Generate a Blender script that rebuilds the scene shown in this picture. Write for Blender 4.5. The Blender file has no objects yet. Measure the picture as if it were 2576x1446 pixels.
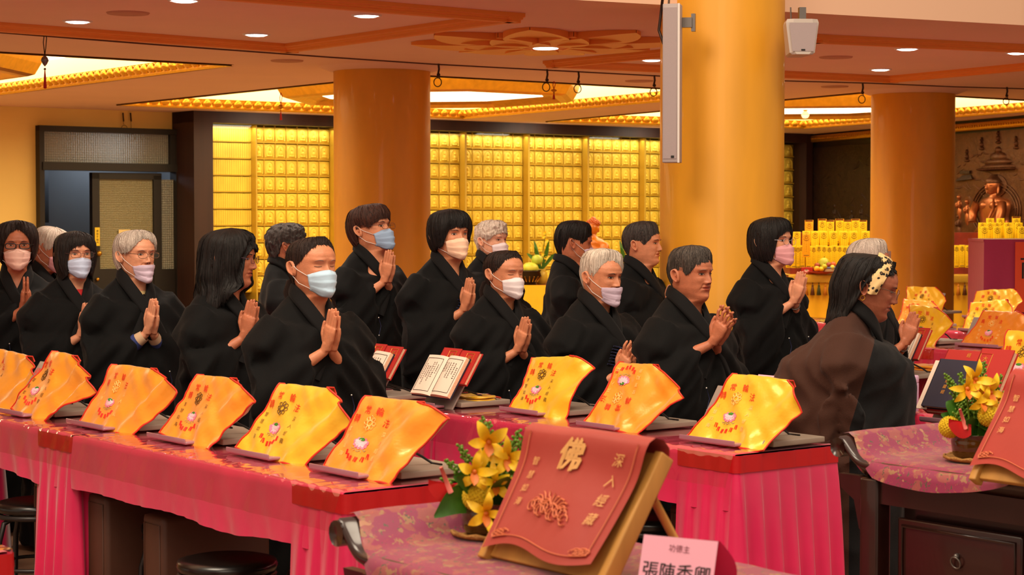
import bpy, bmesh, math, random
import numpy as np
from mathutils import Vector, Matrix, noise as mnoise

random.seed(7)
rng = np.random.default_rng(7)
scene = bpy.context.scene
COL = scene.collection
PI = math.pi

# ------------------------------------------------------------------ camera
FPX = 4800.0                      # focal length in pixels of the 2576 wide frame
CAM_H = 1.54
PITCH = math.atan((723 - 545) / FPX)
cam_data = bpy.data.cameras.new('camera')
cam_data.sensor_width = 36.0
cam_data.lens = 36.0 * FPX / 2576.0
cam_data.clip_start = 0.1
cam_data.clip_end = 200
cam = bpy.data.objects.new('camera', cam_data)
COL.objects.link(cam)
cam.location = (0, 0, CAM_H)
cam.rotation_euler = (PI / 2 - PITCH, 0, 0)
cam_data.dof.use_dof = True
cam_data.dof.focus_distance = 8.2
cam_data.dof.aperture_fstop = 9.0
scene.camera = cam

# ------------------------------------------------------------------ world, lamps, exposure
scene.view_settings.view_transform = 'Standard'
scene.view_settings.look = 'None'
scene.view_settings.gamma = 1.0
scene.view_settings.use_curve_mapping = False
scene.view_settings.exposure = 0.0
world = bpy.data.worlds.new('world')
scene.world = world
world.use_nodes = True
bg = world.node_tree.nodes['Background']
bg.inputs[0].default_value = (1.0, 0.80, 0.60, 1)
bg.inputs[1].default_value = 0.6

# hall axes: a runs along the back wall, b runs along the table rows towards the wall
TH = math.radians(37.8)
AX = np.array([math.cos(TH), math.sin(TH)])
BX = np.array([-math.sin(TH), math.cos(TH)])
C1 = np.array([-0.472, 5.42])
CEIL = 2.65

def hall(a, b, z=0.0):
    p = C1 + a * AX + b * BX
    return (float(p[0]), float(p[1]), float(z))

def area_lamp(name, loc, size, energy, color, target=None, size_y=None, spread=None):
    d = bpy.data.lights.new(name, 'AREA')
    d.energy = energy; d.color = color; d.size = size
    if size_y: d.shape = 'RECTANGLE'; d.size_y = size_y
    if spread: d.spread = spread
    o = bpy.data.objects.new(name, d); COL.objects.link(o); o.location = loc
    if target is not None:
        o.rotation_euler = (Vector(target) - Vector(loc)).to_track_quat('-Z', 'Y').to_euler()
    return o

# ceiling lights of the tall open hall over and behind the photographer
WARM = (1.0, 0.84, 0.64)
area_lamp('hall_ceiling_lamp', (-2.6, 3.9, 6.2), 2.4, 285, WARM, (-1.2, 7.0, 0.8))
area_lamp('hall_ceiling_lamp', (1.7, 4.0, 6.2), 2.4, 240, WARM, (1.2, 7.4, 0.8))
area_lamp('hall_ceiling_lamp', (-0.6, -2.5, 5.4), 3.0, 110, WARM, (0.2, 8.0, 1.0))

# ------------------------------------------------------------------ picture -> place
_c, _s = math.cos(PITCH), math.sin(PITCH)
def ray(u, v):
    x = (u - 1288) / FPX; z = -(v - 723) / FPX
    return np.array([x, _c + _s * z, -_s + _c * z])
CAMP = np.array([0, 0, CAM_H])
def on_z(u, v, z):
    r = ray(u, v); return CAMP + r * ((z - CAM_H) / r[2])
def on_plane(u, v, p0, n):
    r = ray(u, v); return CAMP + r * (np.dot(np.asarray(p0) - CAMP, n) / np.dot(r, n))
def to_ab(p):
    q = np.asarray(p)[:2] - C1; return float(q @ AX), float(q @ BX)
WALL_B = 13.75
A3 = np.array([AX[0], AX[1], 0.0]); B3 = np.array([BX[0], BX[1], 0.0]); Z3 = np.array([0, 0, 1.0])
def on_wall(u, v, b=WALL_B):
    """(a, z) of a pixel on the plane parallel to the back wall at depth b"""
    p = on_plane(u, v, np.array(hall(0, b)), B3)
    return to_ab(p)[0], float(p[2])

# ------------------------------------------------------------------ materials
MATS = {}
def lin(c):
    return tuple(((x / 255) / 12.92 if x / 255 <= 0.04045 else ((x / 255 + 0.055) / 1.055) ** 2.4) for x in c)
def mat(name, rgb, rough=0.5, metal=0.0, var=0.0, vscale=8.0, bump=0.0, bscale=60.0, spec=0.5, coat=0.0,
        emit=0.0, sheen=0.0, trans=0.0, stretch=None, rgb2=None, coords='Object', alpha=1.0, aniso=0.0, subsurf=0.0, detail=3.0):
    if name in MATS: return MATS[name]
    m = bpy.data.materials.new(name); m.use_nodes = True
    nt = m.node_tree; p = nt.nodes['Principled BSDF']
    c = lin(rgb)
    p.inputs['Base Color'].default_value = (*c, 1)
    p.inputs['Roughness'].default_value = rough
    p.inputs['Metallic'].default_value = metal
    p.inputs['Specular IOR Level'].default_value = spec
    p.inputs['Coat Weight'].default_value = coat
    p.inputs['Coat Roughness'].default_value = 0.06
    p.inputs['Sheen Weight'].default_value = sheen
    p.inputs['Transmission Weight'].default_value = trans
    p.inputs['Alpha'].default_value = alpha
    if subsurf:
        p.inputs['Subsurface Weight'].default_value = subsurf
        p.inputs['Subsurface Radius'].default_value = (0.012, 0.005, 0.003)
        p.inputs['Subsurface Scale'].default_value = 0.6
    if emit:
        p.inputs['Emission Color'].default_value = (*c, 1)
        p.inputs['Emission Strength'].default_value = emit
    if var or rgb2 or bump:
        tc = nt.nodes.new('ShaderNodeTexCoord'); mp = nt.nodes.new('ShaderNodeMapping')
        nt.links.new(tc.outputs[coords], mp.inputs[0])
        if stretch: mp.inputs['Scale'].default_value = stretch
    if var or rgb2:
        nz = nt.nodes.new('ShaderNodeTexNoise'); nz.inputs['Scale'].default_value = vscale
        nz.inputs['Detail'].default_value = detail
        nt.links.new(mp.outputs[0], nz.inputs['Vector'])
        rp = nt.nodes.new('ShaderNodeValToRGB')
        rp.color_ramp.elements[0].position = 0.3; rp.color_ramp.elements[1].position = 0.7
        if rgb2:
            c2 = lin(rgb2); a1, a2 = c, c2
        else:
            a1 = tuple(min(1, x * (1 + var)) for x in c); a2 = tuple(x * (1 - var) for x in c)
        rp.color_ramp.elements[0].color = (*a1, 1); rp.color_ramp.elements[1].color = (*a2, 1)
        nt.links.new(nz.outputs[0], rp.inputs[0]); nt.links.new(rp.outputs[0], p.inputs['Base Color'])
    if bump:
        nb = nt.nodes.new('ShaderNodeTexNoise'); nb.inputs['Scale'].default_value = bscale
        nb.inputs['Detail'].default_value = 4
        nt.links.new(mp.outputs[0], nb.inputs['Vector'])
        bm_ = nt.nodes.new('ShaderNodeBump'); bm_.inputs['Strength'].default_value = bump
        bm_.inputs['Distance'].default_value = 0.01
        nt.links.new(nb.outputs[0], bm_.inputs['Height']); nt.links.new(bm_.outputs[0], p.inputs['Normal'])
    MATS[name] = m
    return m

def clear_film(name, tint=(255, 255, 255), rough=0.05, bump=0.0, bscale=20, fac=None, base_fac=0.0):
    """thin clear sheet: see-through with a glossy fresnel skin"""
    if name in MATS: return MATS[name]
    m = bpy.data.materials.new(name); m.use_nodes = True
    nt = m.node_tree; nt.nodes.clear()
    out = nt.nodes.new('ShaderNodeOutputMaterial'); mx = nt.nodes.new('ShaderNodeMixShader')
    t = nt.nodes.new('ShaderNodeBsdfTransparent'); t.inputs[0].default_value = (*lin(tint), 1)
    g = nt.nodes.new('ShaderNodeBsdfGlossy'); g.inputs['Roughness'].default_value = rough
    fr = nt.nodes.new('ShaderNodeLayerWeight'); fr.inputs[0].default_value = .5
    pw = nt.nodes.new('ShaderNodeMath'); pw.operation = 'POWER'; pw.inputs[1].default_value = 4.0; nt.links.new(fr.outputs['Facing'], pw.inputs[0])
    ml = nt.nodes.new('ShaderNodeMath'); ml.operation = 'MULTIPLY_ADD'; ml.inputs[1].default_value = .9; ml.inputs[2].default_value = .04 + base_fac; ml.use_clamp = True; nt.links.new(pw.outputs[0], ml.inputs[0])
    if bump:
        tc = nt.nodes.new('ShaderNodeTexCoord'); nz = nt.nodes.new('ShaderNodeTexNoise')
        nz.inputs['Scale'].default_value = bscale; nz.inputs['Detail'].default_value = 3
        nt.links.new(tc.outputs['Object'], nz.inputs['Vector'])
        b = nt.nodes.new('ShaderNodeBump'); b.inputs['Strength'].default_value = bump; b.inputs['Distance'].default_value = 0.02
        nt.links.new(nz.outputs[0], b.inputs['Height']); nt.links.new(b.outputs[0], g.inputs['Normal']); nt.links.new(b.outputs[0], fr.inputs['Normal'])
    nt.links.new(ml.outputs[0], mx.inputs[0])
    nt.links.new(t.outputs[0], mx.inputs[1]); nt.links.new(g.outputs[0], mx.inputs[2])
    nt.links.new(mx.outputs[0], out.inputs[0])
    MATS[name] = m
    return m

# ------------------------------------------------------------------ mesh collecting
class MB:
    def __init__(s): s.v = []; s.f = []; s.m = []
    def add(s, verts, faces, m=0):
        o = len(s.v)
        s.v.extend([tuple(float(c) for c in p) for p in verts])
        s.f.extend([tuple(i + o for i in f) for f in faces]); s.m.extend([m] * len(faces))
        return s
    def box(s, c, size, m=0, rz=0.0, ax=None):
        hx, hy, hz = (x / 2 for x in size)
        P = np.array([(x, y, z) for x in (-hx, hx) for y in (-hy, hy) for z in (-hz, hz)])
        if ax is not None: P = P @ np.asarray(ax)
        elif rz:
            cr, sr = math.cos(rz), math.sin(rz)
            P = np.stack([P[:, 0] * cr - P[:, 1] * sr, P[:, 0] * sr + P[:, 1] * cr, P[:, 2]], 1)
        P = P + np.asarray(c)
        return s.add(P, [(0, 1, 3, 2), (4, 6, 7, 5), (0, 4, 5, 1), (2, 3, 7, 6), (0, 2, 6, 4), (1, 5, 7, 3)], m)
    def rbox(s, c, size, r=0.01, m=0, rz=0.0, ax=None):
        """box with chamfered edges"""
        b = bmesh.new(); bmesh.ops.create_cube(b, size=1)
        for v in b.verts: v.co = Vector((v.co.x * size[0], v.co.y * size[1], v.co.z * size[2]))
        bmesh.ops.bevel(b, geom=list(b.edges), offset=r, segments=2, affect='EDGES', profile=0.6)
        P = np.array([v.co[:] for v in b.verts]); F = [tuple(v.index for v in f.verts) for f in b.faces]
        b.free()
        if ax is not None: P = P @ np.asarray(ax)
        elif rz:
            cr, sr = math.cos(rz), math.sin(rz)
            P = np.stack([P[:, 0] * cr - P[:, 1] * sr, P[:, 0] * sr + P[:, 1] * cr, P[:, 2]], 1)
        return s.add(P + np.asarray(c), F, m)
    def grid(s, P, m=0, closed_u=False, closed_v=False, flip=False):
        P = np.asarray(P); nu, nv = P.shape[:2]
        F = []
        for i in range(nu if closed_u else nu - 1):
            for j in range(nv if closed_v else nv - 1):
                a = i * nv + j; b = ((i + 1) % nu) * nv + j
                c = ((i + 1) % nu) * nv + (j + 1) % nv; d = i * nv + (j + 1) % nv
                F.append((a, d, c, b) if flip else (a, b, c, d))
        return s.add(P.reshape(-1, 3), F, m)
    def tube(s, pts, r, n=8, m=0, closed=False, caps=True):
        pts = [Vector(p) for p in pts]; k = len(pts)
        rs = r if hasattr(r, '__len__') else [r] * k
        rings = []; up = None
        for i, p in enumerate(pts):
            if closed: t = pts[(i + 1) % k] - pts[i - 1]
            else: t = pts[min(i + 1, k - 1)] - pts[max(i - 1, 0)]
            t = t.normalized() if t.length > 1e-9 else Vector((0, 0, 1))
            if up is None:
                up = t.orthogonal().normalized()
            up = (up - t * up.dot(t))
            up = up.normalized() if up.length > 1e-6 else t.orthogonal().normalized()
            w = t.cross(up)
            rings.append([p + (up * math.cos(2 * PI * j / n) + w * math.sin(2 * PI * j / n)) * rs[i] for j in range(n)])
        s.grid(np.array([[q[:] for q in g] for g in rings]), m, closed_u=closed, closed_v=True)
        if caps and not closed:
            o = len(s.v) - k * n
            s.f.append(tuple(o + j for j in range(n))[::-1]); s.m.append(m)
            s.f.append(tuple(o + (k - 1) * n + j for j in range(n))); s.m.append(m)
        return s
    def lathe(s, prof, n=24, c=(0, 0, 0), m=0, sx=1.0, sy=1.0):
        P = np.array([[(r * math.cos(2 * PI * j / n) * sx + c[0], r * math.sin(2 * PI * j / n) * sy + c[1], z + c[2]) for j in range(n)] for r, z in prof])
        return s.grid(P, m, closed_v=True, flip=True)
    def ball(s, c, r, n=12, k=8, m=0, sc=(1, 1, 1)):
        P = np.array([[(math.sin(PI * i / k) * math.cos(2 * PI * j / n) * r * sc[0] + c[0], math.sin(PI * i / k) * math.sin(2 * PI * j / n) * r * sc[1] + c[1], -math.cos(PI * i / k) * r * sc[2] + c[2]) for j in range(n)] for i in range(k + 1)])
        return s.grid(P, m, closed_v=True, flip=True)
    def poly(s, pts, m=0): return s.add(pts, [tuple(range(len(pts)))], m)
    def xform(s, M):
        P = np.c_[np.array(s.v), np.ones(len(s.v))] @ np.array(M).T
        s.v = [tuple(p[:3]) for p in P]; return s
    def mesh(s, name, mats, smooth=True):
        me = bpy.data.meshes.new(name); me.from_pydata(s.v, [], s.f)
        for mm in (mats if isinstance(mats, (list, tuple)) else [mats]): me.materials.append(mm)
        me.polygons.foreach_set('material_index', s.m)
        if smooth: me.polygons.foreach_set('use_smooth', [True] * len(s.f))
        me.validate(); me.update()
        return me
    def build(s, name, mats, parent=None, smooth=True, loc=None):
        return link(name, s.mesh(name, mats, smooth), parent, loc)

def link(name, me, parent=None, loc=None, rot=None):
    o = bpy.data.objects.new(name, me); COL.objects.link(o)
    if parent is not None: o.parent = parent
    if loc is not None: o.location = loc
    if rot is not None: o.rotation_euler = rot
    return o
def tag(o, label=None, cat=None, group=None, kind=None):
    if label: o['label'] = label
    if cat: o['category'] = cat
    if group: o['group'] = group
    if kind: o['kind'] = kind
    return o
def thing(name, label, cat, loc=(0, 0, 0), rz=0.0, group=None):
    o = bpy.data.objects.new(name, None); COL.objects.link(o)
    o.empty_display_size = 0.1
    o.location = loc; o.rotation_euler = (0, 0, rz)
    return tag(o, label, cat, group)
def smoothstep(a, b, x):
    t = np.clip((np.asarray(x, float) - a) / (b - a), 0, 1); return t * t * (3 - 2 * t)
def copy_tree(o, parent=None):
    c = o.copy(); COL.objects.link(c)
    if parent is not None: c.parent = parent
    for ch in list(o.children): copy_tree(ch, c)
    return c

_glyphs = {}
def glyph(ch):
    """flat triangulated outline of one character, about 1 high, centred"""
    if ch in _glyphs: return _glyphs[ch]
    cu = bpy.data.curves.new('g', 'FONT'); cu.body = ch; cu.size = 1.0; cu.resolution_u = 1
    o = bpy.data.objects.new('g', cu); COL.objects.link(o)
    dg = bpy.context.evaluated_depsgraph_get(); dg.update()
    me = o.evaluated_get(dg).to_mesh()
    V = np.array([v.co[:2] for v in me.vertices]) if len(me.vertices) else np.zeros((0, 2))
    Fs = [tuple(p.vertices) for p in me.polygons]
    o.evaluated_get(dg).to_mesh_clear()
    bpy.data.objects.remove(o); bpy.data.curves.remove(cu)
    if len(V): V = V - (V.min(0) + V.max(0)) / 2
    _glyphs[ch] = (V, Fs)
    return _glyphs[ch]

# ================================================================== THE SETTING
M_floor = mat('floor_stone', (142, 108, 86), 0.4, var=0.25, vscale=3)
M_ceil = mat('ceiling_paint', (236, 198, 172), 0.8, var=0.02, vscale=2)
M_wall = mat('wall_cream', (240, 208, 124), 0.7, var=0.03, vscale=3)
M_fascia = mat('fascia_paint', (236, 190, 158), 0.7)
M_orange = mat('orange_trim', (238, 148, 56), 0.6)
M_gold = mat('gold_paint', (226, 158, 36), 0.32, metal=0.55, var=0.12, vscale=14)
M_goldm = mat('gold_leaf', (206, 146, 34), 0.34, metal=0.7, var=0.1, vscale=30)
M_col = mat('column_lacquer', (226, 156, 30), 0.48, metal=0.1, var=0.1, vscale=5, stretch=(1, 1, 0.25), coat=0.08)
M_dark = mat('dark_walnut', (50, 24, 18), 0.6, var=0.2, vscale=10, stretch=(1, 1, 0.1))
M_black = mat('black_frame', (20, 13, 12), 0.55)
M_lampface = mat('lamp_face', (255, 246, 236), 0.5, emit=14.0)
M_cove = mat('luminous_ceiling', (255, 232, 178), 0.6, emit=5.0)
M_metal = mat('grey_metal', (120, 112, 108), 0.35, metal=0.8)
M_white = mat('white_plastic', (226, 216, 210), 0.45)
M_greypl = mat('grey_plastic', (176, 160, 158), 0.5)
M_wire = mat('dark_wire', (58, 38, 30), 0.4, metal=0.5)
M_red = mat('red_tassel', (188, 28, 22), 0.6)

# floor
mb = MB(); mb.poly([hall(-14, -14), hall(24, -14), hall(24, 18), hall(-14, 18)])
tag(mb.build('floor', M_floor, smooth=False), kind='structure')

# coffers and their outlines in the hall's own axes
COFFERS = [[(-0.35, 7.72), (4.02, 7.72), (4.02, 12.8), (-0.35, 12.8)],
           [(5.55, 7.72), (9.84, 7.66), (9.84, 12.8), (5.55, 12.8)],
           [(9.95, 6.85), (13.35, 6.75), (14.62, 12.1), (11.0, 12.8)]]
COFFERS[1][1] = (9.3, 7.66)
front = [(-9, 3.25), (3.3, 3.0), (6.2, 2.4), (20, 0.6)]
outline = front + [(20, 15.5), (-9, 15.5)]

def ceiling_fill(z):
    b = bmesh.new(); edges = []
    for loop in [outline] + COFFERS:
        vs = [b.verts.new(hall(x, y, z)) for x, y in loop]
        for i in range(len(vs)): edges.append(b.edges.new((vs[i], vs[(i + 1) % len(vs)])))
    bmesh.ops.triangle_fill(b, use_beauty=True, use_dissolve=False, edges=edges)
    # drop triangles inside the coffers
    def inside(p, loop):
        a_, b_ = to_ab(p); c = False
        for i in range(len(loop)):
            x1, y1 = loop[i]; x2, y2 = loop[i - 1]
            if (y1 > b_) != (y2 > b_) and a_ < (x2 - x1) * (b_ - y1) / (y2 - y1) + x1: c = not c
        return c
    kill = [f for f in b.faces if any(inside(f.calc_center_median(), l) for l in COFFERS)]
    bmesh.ops.delete(b, geom=kill, context='FACES_ONLY')
    for f in b.faces:
        if f.normal.z > 0: f.normal_flip()
    me = bpy.data.meshes.new('ceiling'); b.to_mesh(me); b.free(); me.materials.append(M_ceil)
    return me
ceil = tag(link('ceiling', ceiling_fill(CEIL)), kind='structure')

# the pink fascia where the ceiling steps up to the tall hall
mb = MB()
for i in range(3):
    p, q = front[i], front[i + 1]
    mb.poly([hall(*p, CEIL), hall(*q, CEIL), hall(*q, CEIL + 3.0), hall(*p, CEIL + 3.0)])
tag(mb.build('trim_1', M_fascia, smooth=False), kind='structure')

# thin joint running over the ceiling
pts = [(0, 80), (410, 112), (823, 142), (1090, 160), (1660, 190), (1970, 202), (2190, 208), (2400, 217), (2576, 222)]
ab = [to_ab(on_z(u, v, CEIL)) for u, v in pts]
ab = [(-4, 5.6)] + ab + [(14, 4.6)]
mb = MB()
mb.tube([hall(a, b, CEIL - 0.004) for a, b in ab], 0.007, n=4)
tag(mb.build('trim_2', mat('joint_strip', (96, 56, 40), 0.7)), kind='structure')

# stepped orange moulding frames on the ceiling
def frame_strip(mb, p, q, w=0.13, h=0.05, m=0):
    p = np.array(p); q = np.array(q); d = (q - p) / np.linalg.norm(q - p); n = np.array([-d[1], d[0]])
    prof = [(-w / 2, 0), (-w / 2, -.02), (-w * .36, -.024), (-w * .34, -.032), (-w * .2, -.035), (-w * .18, -h), (w * .18, -h), (w * .2, -.035), (w * .34, -.032), (w * .36, -.024), (w / 2, -.02), (w / 2, 0)]
    p = p - d * w / 2; q = q + d * w / 2
    P = np.array([[hall(*(e + n * x), CEIL + z) for x, z in prof] for e in (p, q)])
    mb.grid(P, m)
    for k in (0, 1): mb.poly([P[k][i] for i in range(len(prof))], m)
TR = [[(0.45, 3.72), (3.46, 3.72), (3.5, 6.1), (0.6, 5.85)],
      [(5.72, 3.55), (8.35, 2.95), (8.72, 5.58), (5.66, 6.02)],
      [(10.6, 2.5), (13.2, 2.0), (13.6, 4.6), (11.0, 5.1)]]
for i, fr in enumerate(TR):
    mb = MB()
    for k in range(4): frame_strip(mb, fr[k], fr[(k + 1) % 4])
    o = mb.build('trim_%d' % (3 + i), M_orange, smooth=False); tag(o, kind='structure')

# coffers: side walls, luminous panel, gold lotus-petal moulding, hanging gold ring
petal = MB()
for i in range(1):
    n = 9
    P = []
    for r in range(6):
        t = r / 5
        w = 0.052 * math.sin(PI * (0.12 + 0.76 * t)) ** 0.7
        P.append([(w * math.cos(PI * k / n) * (1 - .25 * t) , -0.034 * math.sin(PI * k / n) * math.sin(PI * (0.1 + .8 * t)) - 0.004, -0.055 + 0.115 * t + .012 * math.sin(PI * k / n)) for k in range(n + 1)])
    petal.grid(np.array(P))
    petal.tube([(-.03, -.03, .02), (-.018, -.043, .045), (0, -.048, .055), (.018, -.043, .045), (.03, -.03, .02)], .005, n=4)
petal_me = petal.mesh('lotus_petal', M_goldm)
for ci, cf in enumerate(COFFERS):
    root = thing('ceiling_coffer', ['recessed bright ceiling coffer with gold petal moulding over the cream wall and door',
                                    'recessed bright ceiling coffer behind the gold column by the tile cabinets',
                                    'recessed bright ceiling coffer before the framed bronze reliefs'][ci], 'ceiling light', group='luminous ceiling coffers')
    mb = MB(); TOP = CEIL + 0.24
    for k in range(4):
        p, q = cf[k], cf[(k + 1) % 4]
        mb.poly([hall(*p, CEIL), hall(*q, CEIL), hall(*q, TOP), hall(*p, TOP)])
    mb.build('side_wall', mat('coffer_side', (255, 244, 214), 0.7), root, smooth=False)
    mb = MB(); mb.poly([hall(*p, TOP) for p in cf]); mb.build('light_panel', M_cove, root, smooth=False)
    # moulding round the opening
    mb = MB(); cen = np.mean(np.array(cf), 0)
    for k in range(4):
        p, q = np.array(cf[k]), np.array(cf[(k + 1) % 4])
        d = (q - p) / np.linalg.norm(q - p); n = np.array([-d[1], d[0]])
        if np.dot(cen - p, n) < 0: n = -n
        prof = [(0, -0.012), (0.035, -0.012), (0.04, 0.004), (0.026, 0.014), (0.02, 0.04), (0.024, 0.078), (0.03, 0.086), (0.03, 0.092), (0, 0.092)]
        L = np.linalg.norm(q - p)
        P = np.array([[hall(*(e + n * x), CEIL + z) for x, z in prof] for e in (p, q)])
        mb.grid(P)
        if k == 0: continue          # the side turned away from view keeps its plain bar
        step = 0.118; cnt = int(L / step)
        ang = math.atan2(-n[0], n[1]) + PI + TH
        if k == 3 and ci != 99:      # left sides are seen only edge-on from behind: bar only
            continue
        for j in range(cnt):
            e = p + d * (j + .5) * L / cnt + n * 0.026
            o = link('lotus_petal', petal_me, root, hall(*e, CEIL + 0.042), (0, 0, ang)); o.scale = (1.12, 1.0, .62)
    mb.build('moulding', M_goldm, root, smooth=False)
    # hanging eight-sided gold ring with a concave flank and a lit field inside
    mb = MB(); n8 = 8
    R0 = min(np.linalg.norm(np.array(cf[1]) - cf[0]), 4.3) * 0.37
    prof = [(R0 + .20, TOP), (R0 + .13, TOP - .03), (R0 + .07, TOP - .09), (R0 + .05, TOP - .15), (R0 - .0, TOP - .235), (R0 - .05, TOP - .25),
            (R0 - .12, TOP - .25), (R0 - .16, TOP - .22), (R0 - .22, TOP - .20), (R0 - .30, TOP - .195)]
    lit = MB(); lit.poly([hall(cen[0] + (R0 - .29) * math.cos(2 * PI * (k + .5) / 8), cen[1] + (R0 - .29) * 1.08 * math.sin(2 * PI * (k + .5) / 8), TOP - .196) for k in range(8)]); lit.build('inner_light_panel', M_cove, root, smooth=False)
    P = []
    for r, z in prof:
        row = []
        for j in range(n8 * 4):
            k0, fr_ = divmod(j, 4); t = fr_ / 4
            a0, a1 = 2 * PI * (k0 + .5) / n8, 2 * PI * (k0 + 1.5) / n8
            p = np.array([math.cos(a0), math.sin(a0)]) * (1 - t) + np.array([math.cos(a1), math.sin(a1)]) * t
            row.append(hall(cen[0] + p[0] * r, cen[1] + p[1] * r * 1.08, z))
        P.append(row)
    mb.grid(np.array(P), closed_v=True); mb.build('hanging_ring', M_gold, root, smooth=False)
    # small crystal drop under its middle
    mb = MB(); c = hall(cen[0], cen[1] + 0.2, 0)
    mb.tube([(c[0], c[1], TOP), (c[0], c[1], CEIL + .05)], 0.006, n=5); mb.lathe([(0.001, CEIL + .06), (.05, CEIL + .05), (.012, CEIL + .03), (.001, CEIL + .03)], 12, (c[0], c[1], 0))
    t = mb.build('drop_rod', M_goldm, root)
    mb = MB(); mb.lathe([(.001, CEIL - .055), (.03, CEIL - .045), (.046, CEIL - .015), (.04, CEIL + .01), (.015, CEIL + .035), (.001, CEIL + .04)], 12, (c[0], c[1], 0))
    mb.build('crystal', mat('crystal', (255, 240, 214), 0.08, trans=0.6, spec=1.0), root)

# ceiling rosette of layered petals
def rosette(a, b, label):
    root = thing('lotus_rosette', label, 'ceiling ornament', hall(a, b, CEIL), TH)
    for ring, (n, r0, r1, w, z, off) in enumerate([(8, .30, .86, .20, 0, 0.0), (8, .14, .60, .17, -.014, .5)]):
        mb = MB(); P = []
        for i in range(11):
            t = i / 10; ww = w * (math.sin(PI * (.16 + .84 * t)) ** .62) if t < 1 else .002
            r = r0 + (r1 - r0) * t
            P.append([(r, ww * s, z - .006 - .020 * (1 - t) ** .6 + .014 * (1 - s * s) * math.sin(PI * t) - .012 * abs(s) * math.sin(PI * t)) for s in (-1, -.6, -.25, 0, .25, .6, 1)])
        P = np.array(P); mb.grid(P, 1); Q = P.copy(); Q[:, :, 2] = .0115
        for k in (0, 6): mb.grid(np.stack([P[:, k], Q[:, k]], 1), 0, flip=(k == 0))
        mb.grid(np.stack([P[0], Q[0]], 1), 0)
        me = mb.mesh('petal', [M_orange, mat('petal_gold', (248, 190, 76), .5)])
        for k in range(n):
            link('petal', me, root, (0, 0, -.012), (0, 0, 2 * PI * (k + off) / n))
    mb = MB(); mb.lathe([(0.0, -.05), (.12, -.05), (.17, -.04), (.19, -.02), (.19, 0)], 24); mb.build('seed_pod', M_orange, root)
    mb = MB(); mb.lathe([(0.0, -.0), (.075, -.0), (.08, .004)], 24, (0, 0, -.054)); mb.build('lamp_face', M_lampface, root)
rosette(4.62, 4.84, 'orange layered lotus rosette on the ceiling beside the hanging column speaker')
rosette(9.75, 3.75, 'orange layered lotus rosette on the ceiling past the box speaker')

# downlights
DL = [(463, 0, 'white round downlight in the orange frame next to a round ceiling grille'), (195, 53, 'white round downlight closest to the hanging brass charm'),
      (645, 86, 'white round downlight at the inner corner of the orange frame'), (922, 38, 'white round downlight over the broad gold column'),
      (1640, 150, 'white round downlight half hidden by the column speaker'), (2282, 122, 'white round downlight in the orange frame past the box speaker'),
      (2215, 174, 'white round downlight near the far corner of the orange frame'), (2560, 132, 'white round downlight deep in the orange frame by the pink fascia')]
for u, v, lb in DL:
    a, b = to_ab(on_z(u, v, CEIL))
    root = thing('downlight', lb, 'ceiling light', hall(a, b, CEIL), 0, 'round ceiling downlights')
    mb = MB(); mb.lathe([(.066, -.004), (.072, -.008), (.082, -.006), (.086, 0)], 28); mb.build('rim', M_white, root)
    mb = MB(); mb.lathe([(0.0, -.012), (.05, -.011), (.067, -.004)], 28); mb.build('lens', M_lampface, root)
    d = bpy.data.lights.new('downlight_lamp', 'SPOT'); d.energy = 85; d.color = (1, .86, .68); d.spot_size = 2.2; d.spot_blend = .8; d.shadow_soft_size = .07
    o = bpy.data.objects.new('downlight_lamp', d); COL.objects.link(o); o.location = hall(a, b, CEIL - .03)
# round grilles
for u, v, lb in [(322, 32, 'round flush ceiling grille between two downlights'), (722, 152, 'round ceiling vent disc beside the broad gold column'),
                 (2103, 143, 'round flush ceiling grille beside the box speaker'), (2100, 217, 'thin ring vent on the ceiling before the column'), (1608, 203, 'round ceiling vent disc near the hanging hooks')]:
    a, b = to_ab(on_z(u, v, CEIL)); c = hall(a, b, CEIL)
    mb = MB(); mb.lathe([(0, -.006), (.04, -.008), (.05, -.004), (.06, -.009), (.075, -.009), (.085, -.004), (.1, -.009), (.112, -.008), (.118, 0)], 28, c)
    tag(mb.build('ceiling_grille', mat('grille_paint', (196, 146, 116), 0.8)), lb, 'ceiling vent', 'round ceiling vents')

# columns
def column(u, Y, r, label, z1=CEIL):
    X = (u - 1288) / FPX * Y
    mb = MB(); mb.lathe([(r * 1.12, 0), (r * 1.12, .12), (r * 1.03, .17), (r, .2), (r, z1)], 64, (X, Y, 0))
    if z1 == CEIL:
        fl = MB(); fl.lathe([(r + .002, CEIL - .035), (r + .03, CEIL - .030), (r + .07, CEIL - .016), (r + .11, CEIL)], 48, (X, Y, 0)); tag(fl.build('trim_%d' % (7 + int(u > 1500)), M_ceil), kind='structure')
    return tag(mb.build('column', M_col), label, 'column', 'gold lacquered columns'), X, Y
column(962, 14.25, .36, 'broad gold column behind the blue-masked woman with short brown hair')
col2, CX2, CY2 = column(1815, 10.3, .333, 'tallest gold column carrying the column speaker', CEIL + 3)
column(2294, 16.9, .365, 'gold column in front of the framed bronze reliefs')

# ---------------------------------------------------------------- back wall with door
D = {}
def aw(u): return on_wall(u, 560)[0]
def zw(u, v): return on_wall(u, v)[1]
a_dl, a_dr = aw(92), aw(443)
z_dt = zw(270, 322)
mb = MB()
def wq(a0, a1, z0, z1, b=WALL_B): mb.poly([hall(a0, b, z0), hall(a1, b, z0), hall(a1, b, z1), hall(a0, b, z1)])
wq(-9, a_dl, 0, CEIL); wq(a_dl, a_dr, z_dt, CEIL); wq(a_dr, 20, 0, CEIL)
tag(mb.build('wall_back', M_wall, smooth=False), kind='structure')
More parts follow.
